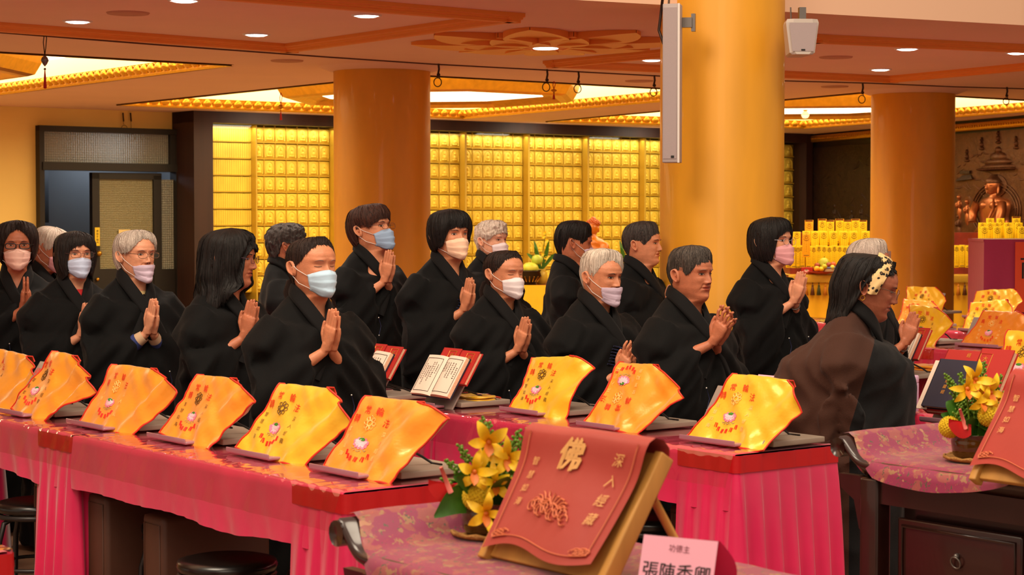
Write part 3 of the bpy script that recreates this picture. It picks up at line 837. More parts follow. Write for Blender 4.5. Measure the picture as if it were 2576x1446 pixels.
def cover(pix, silk, label, inv=False, dark=True, seed=0, zoff=0.025, with_stand=True, stand_label='', back=.16, detail=True):
    """cloth cover over a book on its stand; pix = outline corners BL, BR, R, TR, TL seen in the photo, laid on the stand's slope"""
    bl, br, rr, tr, tl = pix
    m0 = on_z((bl[0] + br[0]) / 2, (bl[1] + br[1]) / 2 - 4, TZ + zoff)
    O = np.array([m0[0], m0[1], TZ + zoff])
    base = O + EN * .012
    if 'golden satin cover at the end of the second row' in label: globals()['D3_BASE'] = base
    def loc2(p):
        w = on_plane(p[0], p[1], base, EN) - base; return np.array([w @ EX, w @ EY])
    c = [loc2(p) for p in pix]
    Wd = abs(c[1][0] - c[0][0]); Hh = max(c[3][1], c[4][1])
    NS, NT = 26, 30
    def edge(t, left):
        if left:
            a, b = c[0], c[4]; p = a * (1 - t) + b * t
            return p + np.array([.012 * math.sin(PI * t) - .0, 0])
        tr_ = c[2][1]; 
        # right edge BR -> R -> TR rounded
        f = .62
        if t < f: s = t / f; p = c[1] * (1 - s) + c[2] * s; p = p + np.array([-.012 * math.sin(PI * s), 0])
        else: s = (t - f) / (1 - f); p = c[2] * (1 - s) + c[3] * s; p = p + np.array([.01 * math.sin(PI * s), .008 * math.sin(PI * s)])
        return p
    wing = max(0.0, c[2][0] - Wd * .55)
    def bulge(x, y):
        n = .014 * math.exp(-((y - Hh * .9) / .06) ** 2)
        n += .012 * fold_noise(x * 9 + seed, y * 4, seed) + .008 * fold_noise((x + y) * 18, y * 5 + seed, 2) + .004 * fold_noise((x - y) * 40, (x + y) * 9 + seed, 5)
        k = max(0, (x - Wd * .28)) / .1                        # free wing past the book: soft waves, sagging back
        n += min(1.6, k) * (.012 * math.sin((x - .8 * y) * 42 + seed) - .012)
        n -= .02 * math.exp(-(y / .05) ** 2) * (.5 + .5 * math.sin(x * 60 + seed)) * .5
        return n
    edges_cache = {}
    def xy(s, t):
        l, r = edge(t, True), edge(t, False)
        p = l * (1 - s) + r * s
        p = p + np.array([0, -.010 * math.sin(PI * s) * (1 - t) - (.0 if t < .9 else 0)])
        return p
    def S(x, y, lift=0.0):
        return base + EX * x + EY * y + EN * (bulge(x, y) + lift)
    root = thing('scripture_cover', label, 'cloth cover', tuple(O), 0, 'embroidered satin covers on the book stands')
    P = []
    for i in range(NS):
        col = []
        for j in range(NT):
            x, y = xy(i / (NS - 1), j / (NT - 1)); col.append(S(x, y))
        # fold over the top and down behind
        top = col[-1]; sfrac = i / (NS - 1)
        blen = back * (.7 + .3 * math.sin(PI * sfrac))
        for k in range(1, 7):
            tt = k / 6
            col.append(top - EN * (.035 * min(1, tt * 3) + .02 * tt) + EY * (.012 * math.sin(PI * min(1, tt * 2.2))) - EY * blen * max(0, tt - .25) + EX * .01 * fold_noise(sfrac * 6, tt * 3, seed))
        P.append(col)
    P = np.array(P)
    q = MB(); q.grid(P - O, flip=True); q.build('cloth', M_silk[silk], root)
    # piping round the edge
    r1 = [P[i, 0] for i in range(NS)]; r2 = [P[-1, j] for j in range(NT + 2)]; r3 = [P[0, j] for j in range(NT + 2)]
    q = MB()
    for rr_ in (r1, r2, r3): q.tube([p - O + EN * .001 for p in rr_], .0034 if detail else .003, n=6)
    q.build('piping', M_pipe, root)
    # embroidery
    q = MB(); cx = (c[0][0] * .5 + c[1][0] * .5) * .55 + (c[4][0] + c[3][0]) * .5 * .45 - .02
    fl = -1 if inv else 1
    yc = Hh * (.36 if not inv else .70)
    def Sx(x, y, lift): return S(x, y, lift) - O
    w = min(Wd, .36); g = Hh / .25
    skew = ((c[3][0] + c[4][0]) - (c[0][0] + c[1][0])) / 2 / max(.05, Hh) * .35
    cx0 = (c[0][0] + c[1][0]) / 2 * .9 - .03
    def cxx(y): return cx0 + skew * y
    cx = cxx(yc)
    lotus_art(Sx, cx, yc, .026 * g, q, fl)
    wy = yc + fl * .078 * g; cw_ = cxx(wy)
    for i, ch in enumerate('轉常輪法'):
        an = math.radians(158 - i * 45)
        put_text(Sx, q, ch, cw_ + fl * .078 * g * math.cos(an), yc + fl * (.055 * g + .056 * g * math.sin(an)), .030 * g, 0, rot=0, flip=fl, sx=fl)
    wc = (cw_, wy - fl * .012 * g); k_ = .9 * g
    for k in range(8):
        an = k * PI / 4
        pts = [Sx(wc[0] + (.019 + .008 * math.cos(b)) * k_ * math.cos(an + .32 * math.sin(b)), wc[1] + (.019 + .008 * math.cos(b)) * k_ * math.sin(an + .32 * math.sin(b)), .002) for b in np.linspace(0, 2 * PI, 9)[:-1]]
        q.tube(pts, .0013, n=3, m=1 if dark else 2, closed=True)
    pts = [Sx(wc[0] + .010 * k_ * math.cos(b), wc[1] + .010 * k_ * math.sin(b), .002) for b in np.linspace(0, 2 * PI, 11)[:-1]]
    q.tube(pts, .0016, n=3, m=1 if dark else 2, closed=True)
    tm = 1 if dark else 2
    def inside(x, y):
        t_ = min(1, max(0, y / Hh)); return max(c[0][0] * (1 - t_) + c[4][0] * t_ + .028, x)
    def put_text_in(text, x, y, h):
        for i_, ch_ in enumerate(text):
            yy_ = y - 1.55 * fl * h * i_; put_text(Sx, q, ch_, inside(x + skew * (yy_ - yc), yy_), yy_, h, tm, flip=fl, sx=fl)
    put_text(Sx, q, '', cx + fl * .082 * g, yc + fl * .040 * g, .0175 * g, tm, dy=-1.55 * fl, flip=fl, sx=fl)
    put_text_in('深入經藏', cx + fl * .082 * g, yc + fl * .040 * g, .0175 * g); put_text_in('智慧如海', cx - fl * .082 * g, yc + fl * .040 * g, .0175 * g)
    for i in range(6):                                   # small arc of red stitches under the lotus
        an = math.radians(212 + i * 23)
        for s in range(3):
            x0, y0 = cx + .058 * g * math.cos(an), yc - fl * (.012 * g - .044 * g * math.sin(an))
            q.tube([Sx(x0 - .005 + .004 * s, y0 + .008, .002), Sx(x0 - .006 + .0045 * s + .002 * (s % 2), y0 - .008, .002)], .0013, n=3, m=0)
    tag(q.build('embroidery', THREADS, root, smooth=False), kind='stuff')
    if with_stand:
        stand(np.array([O[0], O[1], TZ + .016]), max(.2, Wd * 1.02), min(.34, Hh), stand_label)
    return c

CV = [
 (((-95, 1000), (8, 1034), (82, 950), (70, 898), (-40, 872)), 0, 'orange-yellow satin cover at the far end of the front row', False, True),
 (((20, 1022), (103, 1061), (225, 975), (185, 897), (135, 886)), 0, 'narrow orange satin cover between two covers in front of the bob-haired woman', False, True),
 (((192, 1056), (318, 1090), (434, 980), (385, 930), (288, 922)), 0, 'orange satin cover with pale lettering and a curled corner', False, False),
 (((398, 1086), (525, 1130), (632, 1012), (588, 957), (503, 947)), 0, 'orange satin cover below the long-haired woman', False, True),
 (((596, 1127), (742, 1166), (864, 1050), (828, 978), (712, 971)), 1, 'yellow satin cover below the woman with tied-back hair and pale blue mask', False, True),
 (((806, 1166), (972, 1214), (1128, 1058), (1052, 1012), (928, 1003)), 0, 'orange satin cover at the open end of the front row', False, False),
 (((1278, 1020), (1404, 1057), (1492, 924), (1440, 900), (1342, 904)), 1, 'yellow satin cover with dark lettering on the second row', False, True),
 (((1470, 1060), (1600, 1090), (1716, 998), (1650, 922), (1562, 914)), 0, 'orange satin cover lying upside down with its lotus at the top', True, False),
 (((1726, 1096), (1918, 1131), (2003, 1025), (1980, 956), (1848, 945)), 1, 'golden satin cover at the end of the second row by brown robe', False, False),
 (((2280, 852), (2346, 879), (2393, 808), (2352, 775), (2292, 770)), 1, 'yellow satin cover beside the open book, foremost of three', False, True),
 (((2252, 815), (2335, 832), (2368, 792), (2346, 760), (2278, 755)), 0, 'orange satin cover between two yellow ones by the gold column', False, False),
 (((2272, 785), (2358, 795), (2380, 757), (2354, 724), (2284, 722)), 1, 'yellow satin cover at the back of three by the gold column', False, True),
 (((2424, 800), (2540, 804), (2569, 757), (2550, 726), (2458, 734)), 1, 'yellow satin cover closest to the magenta box', False, True),
 (((2416, 832), (2520, 838), (2548, 792), (2532, 755), (2445, 764)), 1, 'yellow satin cover squeezed behind the large orange cover', False, True),
 (((2406, 870), (2562, 876), (2606, 822), (2560, 786), (2480, 784)), 2, 'deep orange satin cover before two yellow ones near the magenta box', False, False),
 (((2478, 976), (2640, 992), (2690, 900), (2625, 836), (2540, 834)), 1, 'golden satin cover behind the red and navy books', False, True),
]
STL = ['x'] * len(CV)
SIZES = []
for i, (px, silk, lb, inv, dk) in enumerate(CV):
    c = cover(px, silk, lb, inv, dk, seed=i * 3.7, stand_label='book stand under the ' + lb.replace(' satin', ''), detail=i < 9)
    SIZES.append([np.round(p, 2).tolist() for p in c])
# two far covers peeking out beyond the pink-masked woman
for px, lb in [(((2040, 742), (2082, 745), (2092, 722), (2086, 714), (2052, 716)), 'tiny yellow satin cover seen past the pink-masked woman'), (((2010, 752), (2040, 756), (2048, 738), (2042, 728), (2014, 730)), 'small orange satin cover just behind the praying hands of the pink-masked woman')]:
    pass

# ---- open books on stands
M_page = mat('page_paper', (250, 222, 204), .7); M_pagee = mat('page_edges', (240, 196, 160), .75, var=.1, vscale=200, stretch=(1, 1, 1))
M_redbk = mat('red_book_cloth', (182, 34, 30), .55); M_goldink = mat('gold_ink', (226, 168, 70), .35, metal=.6)
M_navy = mat('navy_book_cloth', (36, 38, 62), .5); M_ink = mat('ink_black', (24, 20, 18), .7)
def slope_frame(u, v, z=TZ + .04):
    m0 = on_z(u, v, z); return np.array([m0[0], m0[1], z])
def closed_book(O, x0, x1, y0, y1, n0, th, m, label, title=None, frame=True):
    t = thing('closed_book', label, 'book', tuple(O), 0)
    def P(x, y, n): return EX * x + EY * y + EN * n
    ax = np.array([EX, EY, EN]); cx, cy = (x0 + x1) / 2, (y0 + y1) / 2
    q = MB(); q.box(P(cx, cy, n0 + th - .002), (x1 - x0, y1 - y0, .004), ax=ax); q.box(P(cx, cy, n0 + .002), (x1 - x0, y1 - y0, .004), ax=ax)
    q.box(P(x0 + .002, cy, n0 + th / 2), (.004, y1 - y0, th), ax=ax); q.build('boards', m, t, smooth=False)
    q = MB(); q.box(P(cx, cy, n0 + th / 2), (x1 - x0 - .01, y1 - y0 - .008, th - .008), ax=ax); q.build('pages', M_pagee, t, smooth=False)
    if title is not None:
        q = MB()
        S = lambda x, y, l: P(x, y, n0 + th + l)
        tx = title[0]
        put_text(S, q, title[1], tx, title[2], title[3], 0, dy=-1.25, lift=.0012)
        if frame:
            fx0, fx1, fy0, fy1 = tx - title[3] * 1.1, tx + title[3] * 1.1, title[2] - title[3] * 1.25 * (len(title[1]) - 1) - title[3] * .9, title[2] + title[3] * .9
            q.tube([S(fx0, fy0, .001), S(fx1, fy0, .001), S(fx1, fy1, .001), S(fx0, fy1, .001)], .0014, n=4, closed=True)
        q.build('gold_title', M_goldink, t, smooth=False)
    return t
def open_book(O, w, h, label, n0=.03):
    t = thing('open_book', label, 'book', tuple(O), 0, 'open sutra books')
    def P(x, y, n): return EX * x + EY * y + EN * n
    ax = np.array([EX, EY, EN])
    q = MB(); q.box(P(0, h / 2, n0 - .003), (w, h, .005), ax=ax); q.build('boards', M_navy, t, smooth=False)
    for s in (-1, 1):
        prof = [(s * w / 2 * k / 10 * .985, n0 + (.026 if s > 0 else .016) * (1 - (1 - k / 10) ** 6) * (1 - .45 * (k / 10) ** 2) + .002) for k in range(11)]
        top = np.array([[P(x, y, n) for x, n in prof] for y in np.linspace(.004, h - .004, 6)])
        bot = np.array([[P(x, y, n0) for x, n in prof] for y in np.linspace(.004, h - .004, 6)])
        q = MB(); q.grid(top, flip=s > 0); q.build('page', M_page, t)
        q = MB(); q.grid(np.stack([top[0], bot[0]]), flip=s < 0); q.grid(np.stack([top[-1], bot[-1]]), flip=s > 0); q.grid(np.stack([top[:, -1], bot[:, -1]]))
        q.build('page_edges', M_pagee, t, smooth=False)
        # columns of small characters inside a ruled frame
        def SP(x, y, l):
            k = abs(x) / (w / 2 * .985) * 10; i = min(9, int(k)); f = k - i
            return P(x, y, prof[i][1] * (1 - f) + prof[i + 1][1] * f + l)
        q = MB(); x0, x1, y0, y1 = s * w * .07, s * w * .455, h * .1, h * .9
        for k in range(3):
            pass
        for seg in [[(x0, y0), (x0, y1)], [(x0, y1), (x1, y1)], [(x1, y1), (x1, y0)], [(x1, y0), (x0, y0)]]:
            (ax0, ay0), (ax1, ay1) = seg
            q.tube([SP(ax0 + (ax1 - ax0) * r / 8, ay0 + (ay1 - ay0) * r / 8, .001) for r in range(9)], .0009, n=3)
        rr = random.Random(int(w * 1000) + (s > 0))
        for ccol in range(6):
            x = x1 - s * w * .05 - s * ccol * w * .058
            nn = rr.choice([5, 8, 10, 6]); hh = h * .036; y = y1 - h * .06 - rr.choice([0, .05, .1]) * h
            for i in range(nn):
                y -= hh * 1.35
                if y < y0 + hh: break
                for st_ in range(4):
                    dx, dy = (rr.random() - .5) * hh * .5, (rr.random() - .5) * hh * .7
                    hor = rr.random() < .55; l = hh * (.3 + .3 * rr.random())
                    a = (x + dx - (l if hor else 0), y + dy - (0 if hor else l)); b = (x + dx + (l if hor else 0), y + dy + (0 if hor else l))
                    q.tube([SP(*a, .0006), SP(*b, .0006)], .0005, n=3)
        tag(q.build('print', M_ink, t, smooth=False), kind='stuff')
    return t
def loc_on(O, u, v):
    w = on_plane(u, v, O, EN) - O; return float(w @ EX), float(w @ EY)
def reading_set(pB, w, h, lab, red_lab, stand_lab, red_w=.16):
    O = slope_frame(*pB)
    stand(np.array([O[0], O[1], TZ + .016]), w * .9, h, stand_lab)
    closed_book(O, -w * .33, -w * .33 + red_w,   .08, h + .045, .0, .022, M_redbk, red_lab + ', paired with a twin', (-w * .33 + red_w * .62, '經', h + .012, .022))
    closed_book(O, -w * .33 + red_w + .005, -w * .33 + 2 * red_w,   .08, h + .040, .0, .022, M_redbk, red_lab + ', next to its twin', (-w * .33 + red_w * 1.62, '經', h + .008, .022))
    open_book(O, w, h, lab)
reading_set((1095, 1008), .27, .19, 'open sutra book with text pages leaning near the folded cloth', 'red book behind the open sutra by the folded cloth', 'book stand holding the open sutra by the folded cloth', .125)
reading_set((908, 992), .27, .19, 'open sutra book half hidden by the black sleeve of the tied-haired woman', 'red book behind the half hidden open sutra', 'book stand holding the half hidden open sutra', .125)
reading_set((2232, 940), .27, .21, 'open sutra book at the elbow of the brown-robed woman', 'red book behind the open sutra at the brown-robed woman', 'book stand at the elbow of the brown-robed woman', .125)
# navy book and red books on the stand next to the lilac bottle
O = slope_frame(2405, 1050)
stand(np.array([O[0], O[1], TZ + .016]), .30, .26, 'book stand carrying the navy and red books')
closed_book(O, -.14, .02, .005, .27, .0, .03, M_redbk, 'large red book lying under the navy book', ( -.03, '經', .25, .02), False)
closed_book(O, .015, .165, .03, .285, .0, .03, M_redbk, 'large red book with gilt title frame beside the navy book', (.05, '大悲懺法會經', .24, .024))
closed_book(O, -.135, .065, .01, .215, .032, .022, M_navy, 'navy blue book with gilt lettering lying on a red book', (-.06, '地藏經', .12, .018), False)
q = MB(); q.box(EX * -.145 + EY * .11 + EN * .035, (.05, .21, .004), ax=np.array([EX, EY, EN]))
o = q.build('paper_sheet', M_page, smooth=False); o.location = O; tag(o, 'white paper sheet showing along the navy book', 'paper')

# ---- folded yellow cloths
def folded_cloth(u, v, sx, sy, lab, silk, z=TZ + .016):
    p = on_z(u, v, z); t = thing('folded_cover', lab, 'cloth cover', (p[0], p[1], z), TH + PI, 'folded satin covers')
    for k in range(3):
        P = []
        for i in range(17):
            r = []
            for j in range(12):
                an = 2 * PI * j / 12
                y = sy * (i / 16 - .5) * (1 - .04 * k)
                e = (1 - abs(2 * i / 16 - 1) ** 6) ** .5 + .02
                r.append((sx / 2 * math.copysign(abs(math.cos(an)) ** .4, math.cos(an)) * e * (1 - .05 * k) + .006 * fold_noise(y * 20, k, 3), y, .008 + k * .013 + .0065 * math.copysign(abs(math.sin(an)) ** .6, math.sin(an)) * e + .004 * fold_noise(y * 25, j * .4, k)))
            P.append(r)
        q = MB(); q.grid(np.array(P), closed_v=True, flip=False); q.build('fold', M_silk[silk], t)
    q = MB()
    S = lambda x, y, l: (x, y, .045 + l)
    put_text(S, q, '法', .01, -.05, .04, 0); lotus_art(S, 0, .05, .022, q)
    tag(q.build('embroidery', THREADS, t, smooth=False), kind='stuff')
    q = MB(); q.tube([(-sx / 2, sy * .45, .03), (-sx / 2 - .002, 0, .034), (-sx / 2, -sy * .45, .03)], .004, n=5); q.build('piping', M_pipe, t)
folded_cloth(1196, 1017, .13, .19, 'folded yellow embroidered cloth beside the open sutra', 1)
folded_cloth(2325, 938, .15, .26, 'folded orange cloth lying behind the lilac bottle', 0)
folded_cloth(2262, 1034, .12, .12, 'small folded orange cloth beside the lilac bottle, by the brown robe', 0)

# ---- lilac bottle
p = on_z(2292, 1034, TZ + .016)
t = thing('vacuum_bottle', 'lilac steel bottle standing next to the navy book', 'bottle', (p[0], p[1], TZ + .016))
q = MB(); q.lathe([(0, 0), (.027, 0), (.0295, .003), (.0295, .112), (.0285, .114)], 32); q.build('body', mat('lilac_coat', (206, 166, 200), .45), t)
q = MB(); q.lathe([(.0285, .115), (.0295, .117), (.0295, .139), (.026, .1435), (0, .144)], 32); q.build('lid', mat('lilac_lid', (212, 172, 204), .4), t)
q = MB()
for i in range(3): q.box((-.012 + i * .0045, -.0297, .098), (.0032, .001, .005), rz=-.4 + .15 * i)
q.build('print', M_ink, t, smooth=False)
# pink paper tag peeking over a cover
tp = on_plane(1926, 948, D3_BASE - EN * .02, EN)
q = MB(); q.box((0, 0, 0), (.075, .05, .002), ax=np.array([EX, EY, EN])); o = q.build('paper_tag', mat('pink_card', (246, 178, 200), .7), smooth=False); o.location = tp - EY * .018
tag(o, 'small pink paper tag peeking over the golden cover', 'card')

# ================================================================== PEOPLE
def lerp_tab(tab, z):
    t = np.array(tab, float); return np.interp(z, t[:, 0], t[:, 1])
def pchip(tab):
    t = np.array(tab, float)
    zz = np.linspace(t[0, 0], t[-1, 0], 400); v = np.interp(zz, t[:, 0], t[:, 1])
    k = np.ones(9) / 9; pad = np.r_[np.full(4, v[0]), v, np.full(4, v[-1])]
    vs = np.convolve(pad, k, 'valid'); vs[-6:] = v[-6:]
    return lambda z: np.interp(z, zz, vs)
# head outlines, chin at z = 0, crown at .215 (metres)
f_front = pchip([(-.16, .075), (-.11, .058), (-.06, .046), (-.03, .048), (-.016, .062), (-.006, .080), (.004, .088), (.016, .091), (.03, .087), (.05, .090), (.07, .090), (.095, .090), (.12, .090), (.14, .096), (.16, .094), (.178, .086), (.193, .072), (.205, .050), (.212, .026), (.215, .004)])
f_side = pchip([(-.16, .10), (-.11, .072), (-.06, .056), (-.03, .055), (-.012, .050), (0, .046), (.012, .050), (.03, .059), (.05, .0655), (.08, .070), (.11, .0735), (.14, .0755), (.16, .074), (.178, .067), (.193, .056), (.205, .039), (.212, .021), (.215, .004)])
f_back = pchip([(-.16, .085), (-.11, .070), (-.06, .062), (-.03, .060), (0, .064), (.03, .076), (.06, .089), (.09, .098), (.12, .102), (.15, .099), (.17, .091), (.185, .078), (.198, .060), (.208, .036), (.215, .004)])
def G(x, s): return np.exp(-(x / s) ** 2)

def base_xy(phi, z):
    """skull outline without the face's features: phi 0 = front (-y), grows to the person's +x side"""
    c, s = np.cos(phi), np.sin(phi)
    rf, rs, rb = f_front(z), f_side(z), f_back(z)
    face = smoothstep(-.02, .02, z) * (1 - smoothstep(.13, .18, z))
    y = np.where(c > 0, -rf * np.sign(c) * np.abs(c) ** (1 - .12 * face), -rb * c)
    x = rs * np.sign(s) * np.abs(s) ** (1 - .06 * face)
    return x, y
def face_feat(x, z, F):
    """forward relief of the face at frontal position x, z"""
    ax = np.abs(x)
    n = 0 * x
    t = np.clip((z - .072) / (.128 - .072), 0, 1)
    nose_h = np.where(z >= .079, .0235 * F['nose'] * (1 - smoothstep(.079, .128, z) * .86), .0235 * F['nose'] * smoothstep(.0655, .079, z))
    nose_w = .0062 + .0062 * (1 - t) ** 1.2
    n += nose_h * G(x, nose_w) * smoothstep(.0655, .072, z) * (1 - smoothstep(.122, .140, z))
    n += .0085 * F['nose'] * G(ax - .0135, .0062) * G(z - .0765, .0065)             # wings
    n -= .0090 * G(ax - .030, .0155) * G(z - .1165, .0100)                            # sockets
    n += .0040 * G(ax - .031, .0130) * G(z - .1150, .0050)                            # lid swell
    n += .0038 * G(ax - .028, .020) * G(z - .1355, .0065)                             # brow
    n += .0045 * G(ax - .043, .016) * G(z - .088, .015)                               # cheek bone
    n += F['cheek'] * .004 * G(ax - .040, .014) * G(z - .055, .016)
    n -= F['age'] * .0036 * G(ax - (.020 + (.074 - z) * .45), .0045) * smoothstep(.036, .05, z) * (1 - smoothstep(.066, .078, z))  # smile fold
    n -= F['age'] * .0028 * G(ax - .031, .014) * G(z - .1035, .0032)                   # bag line
    n += .0062 * G(ax, .0195) * G(z - .0585, .0050) + .0066 * G(ax, .0175) * G(z - .0455, .0052)
    n -= .0055 * G(ax, .0215) * G(z - .0520, .0021)
    n -= .0030 * G(ax - .024, .005) * G(z - .051, .005)
    n += .0035 * G(ax, .015) * G(z - .013, .010)
    n -= F['age'] * .0007 * (np.sin(z * 900) > .55) * smoothstep(.142, .150, z) * (1 - smoothstep(.168, .176, z)) * G(ax, .035)
    return n
PHI = None
def head_grid(F):
    # denser towards the face
    t = np.linspace(-1, 1, 97)[:-1]
    phi = PI * (0.42 * t + .58 * t ** 3)
    zs = np.r_[np.linspace(-.16, -.03, 8), np.linspace(-.022, .15, 66), np.linspace(.154, .2149, 20)]
    ph, zz = np.meshgrid(phi, zs, indexing='ij')
    x, y = base_xy(ph, zz)
    front = smoothstep(.15, .75, np.cos(ph))
    n = face_feat(x, zz, F) * front
    y = y - n
    x = x * (1 + .02 * F['wide'])
    # head is carried a little ahead of the neck
    return np.stack([x, y, zz], -1)

def surf_y(F, x, z):
    """y of the finished face at frontal x, z"""
    rs = f_side(z); s = np.clip(x / rs, -1, 1)
    ph = np.arcsin(np.sign(s) * np.abs(s) ** (1 / .94))
    _, y = base_xy(ph, np.asarray(z, float))
    return y - face_feat(np.asarray(x, float), np.asarray(z, float), F)

def ear_grid(side):
    P = []
    nr, na = 9, 22
    for i in range(nr):
        r = i / (nr - 1); row = []
        for j in range(na):
            an = 2 * PI * j / na
            ey = .0165 * r * math.cos(an) * (1.0 + .18 * math.sin(an)); ez = .031 * r * math.sin(an) * (1 + .06 * math.cos(an))
            out = .010 + .009 * G(r - .86, .14) - .008 * G(r - .45, .22) + .004 * G(r, .2) - (.010 if r > .97 else 0)
            if ez < -.02: out *= .8
            tilt = .28
            yy = ey * math.cos(tilt) + ez * math.sin(tilt)
            row.append((side * (.0705 + out + max(0, ey) * .62), .020 + yy, .1035 + ez))
        P.append(row)
    return np.array(P)

def laplacian(V, Fs, it=2, lam=.5):
    E = set()
    for f in Fs:
        for i in range(len(f)):
            a, b = f[i], f[(i + 1) % len(f)]; E.add((a, b) if a < b else (b, a))
    E = np.array(list(E)); n = len(V)
    deg = np.zeros(n); np.add.at(deg, E[:, 0], 1); np.add.at(deg, E[:, 1], 1)
    for _ in range(it):
        S = np.zeros_like(V); np.add.at(S, E[:, 0], V[E[:, 1]]); np.add.at(S, E[:, 1], V[E[:, 0]])
        V = V + lam * (S / np.maximum(deg, 1)[:, None] - V)
    return V
def voxel(mb, size):
    me = bpy.data.meshes.new('tmp'); me.from_pydata(mb.v, [], mb.f)
    o = bpy.data.objects.new('tmp', me); COL.objects.link(o)
    m = o.modifiers.new('r', 'REMESH'); m.mode = 'VOXEL'; m.voxel_size = size
    dg = bpy.context.evaluated_depsgraph_get(); dg.update()
    ev = o.evaluated_get(dg).to_mesh()
    V = np.empty(len(ev.vertices) * 3); ev.vertices.foreach_get('co', V); V = V.reshape(-1, 3)
    Fs = [tuple(p.vertices) for p in ev.polygons]
    o.evaluated_get(dg).to_mesh_clear()
    bpy.data.objects.remove(o); bpy.data.meshes.remove(me)
    return V, Fs
def normals(V, Fs):
    F4 = np.array([f if len(f) == 4 else (*f, f[-1]) for f in Fs])
    n = np.cross(V[F4[:, 2]] - V[F4[:, 0]], V[F4[:, 3]] - V[F4[:, 1]])
    N = np.zeros_like(V)
    for k in range(4): np.add.at(N, F4[:, k], n)
    return N / np.maximum(np.linalg.norm(N, axis=1), 1e-9)[:, None]
def rings_solid(mb, rings):
    P = np.array(rings); mb.grid(P, closed_v=True)
    n, k = P.shape[:2]; o = len(mb.v) - n * k
    mb.f.append(tuple(o + j for j in range(k))[::-1]); mb.m.append(0)
    mb.f.append(tuple(o + (n - 1) * k + j for j in range(k))); mb.m.append(0)
def capsule(mb, pts, rs, n=12):
    """closed tapered tube with rounded ends"""
    pts = [np.array(p, float) for p in pts]
    d0 = pts[0] - pts[1]; d0 /= np.linalg.norm(d0); d1 = pts[-1] - pts[-2]; d1 /= np.linalg.norm(d1)
    P = [pts[0] + d0 * rs[0] * .95, pts[0] + d0 * rs[0] * .7] + pts + [pts[-1] + d1 * rs[-1] * .7, pts[-1] + d1 * rs[-1] * .95]
    R = [rs[0] * .3, rs[0] * .72] + list(rs) + [rs[-1] * .72, rs[-1] * .3]
    mb.tube(P, R, n=n)

# ---- hands: palms together, wrist at the origin, fingers up (+z), thumbs towards the body (+y)
def make_hands(gap=0.0, spread=0.0, bend=0.0, cross=0.0):
    mb = MB()
    for s in (-1, 1):
        # palm: broad flat block
        rings = []
        for z, hy, hx in [(-.012, .022, .0165), (.012, .027, .0165), (.04, .037, .0155), (.075, .0405, .0145), (.094, .039, .012)]:
            c = s * (hx * .92 + gap * .5 + .002)
            rings.append([(c + hx * math.cos(2 * PI * k / 20), -.004 + hy * math.sin(2 * PI * k / 20) * (1 if True else 1), z) for k in range(20)])
        P = np.array(rings); mb.grid(P, closed_v=True, flip=False)
        o = len(mb.v) - 5 * 20
        mb.f.append(tuple(o + j for j in range(20))[::-1]); mb.m.append(0); mb.f.append(tuple(o + 80 + j for j in range(20))); mb.m.append(0)
        for i, (y0, L, r) in enumerate([(.026, .072, .0084), (.0075, .081, .0087), (-.0115, .074, .0083), (-.0295, .058, .0074)]):
            fan = spread * (1.5 - i)
            x0 = s * (.010 + gap * .5)
            dx = s * (bend * .012)
            pts = [(x0, y0, .085), (x0 + dx * .2, y0 + fan * .010, .088 + L * .35), (x0 + dx * .6 - s * cross * .003, y0 + fan * .018, .088 + L * .7), (x0 + dx * .2 - s * cross * .012, y0 + fan * .024, .088 + L)]
            capsule(mb, pts, [r * 1.12, r * 1.02, r * .95, r * .8], 10)
        # thumb leaves the side of the palm near its base and lies against the index
        x0 = s * (.013 + gap * .5)
        capsule(mb, [(x0, .018, .020), (x0 - s * .000, .043, .052), (x0 - s * .003, .050, .078), (x0 - s * .004, .050, .100)], [.0155, .0125, .0098, .0078], 10)
        # wrist and forearm towards the sleeve
        w = s * (.016 + gap * .5)
        capsule(mb, [(w, 0, .018), (w + s * .006, .006, -.02), (w + s * .044, .026, -.060), (w + s * .086, .046, -.098)], [.0205, .0210, .026, .030], 14)
    V, Fs = voxel(mb, .0033)
    return laplacian(V, Fs, 3, .45), Fs
HANDS = {'flat': make_hands(), 'cup': make_hands(.006, .25, 1.2, .3), 'clasp': make_hands(.004, .55, 1.6, 2.2)}

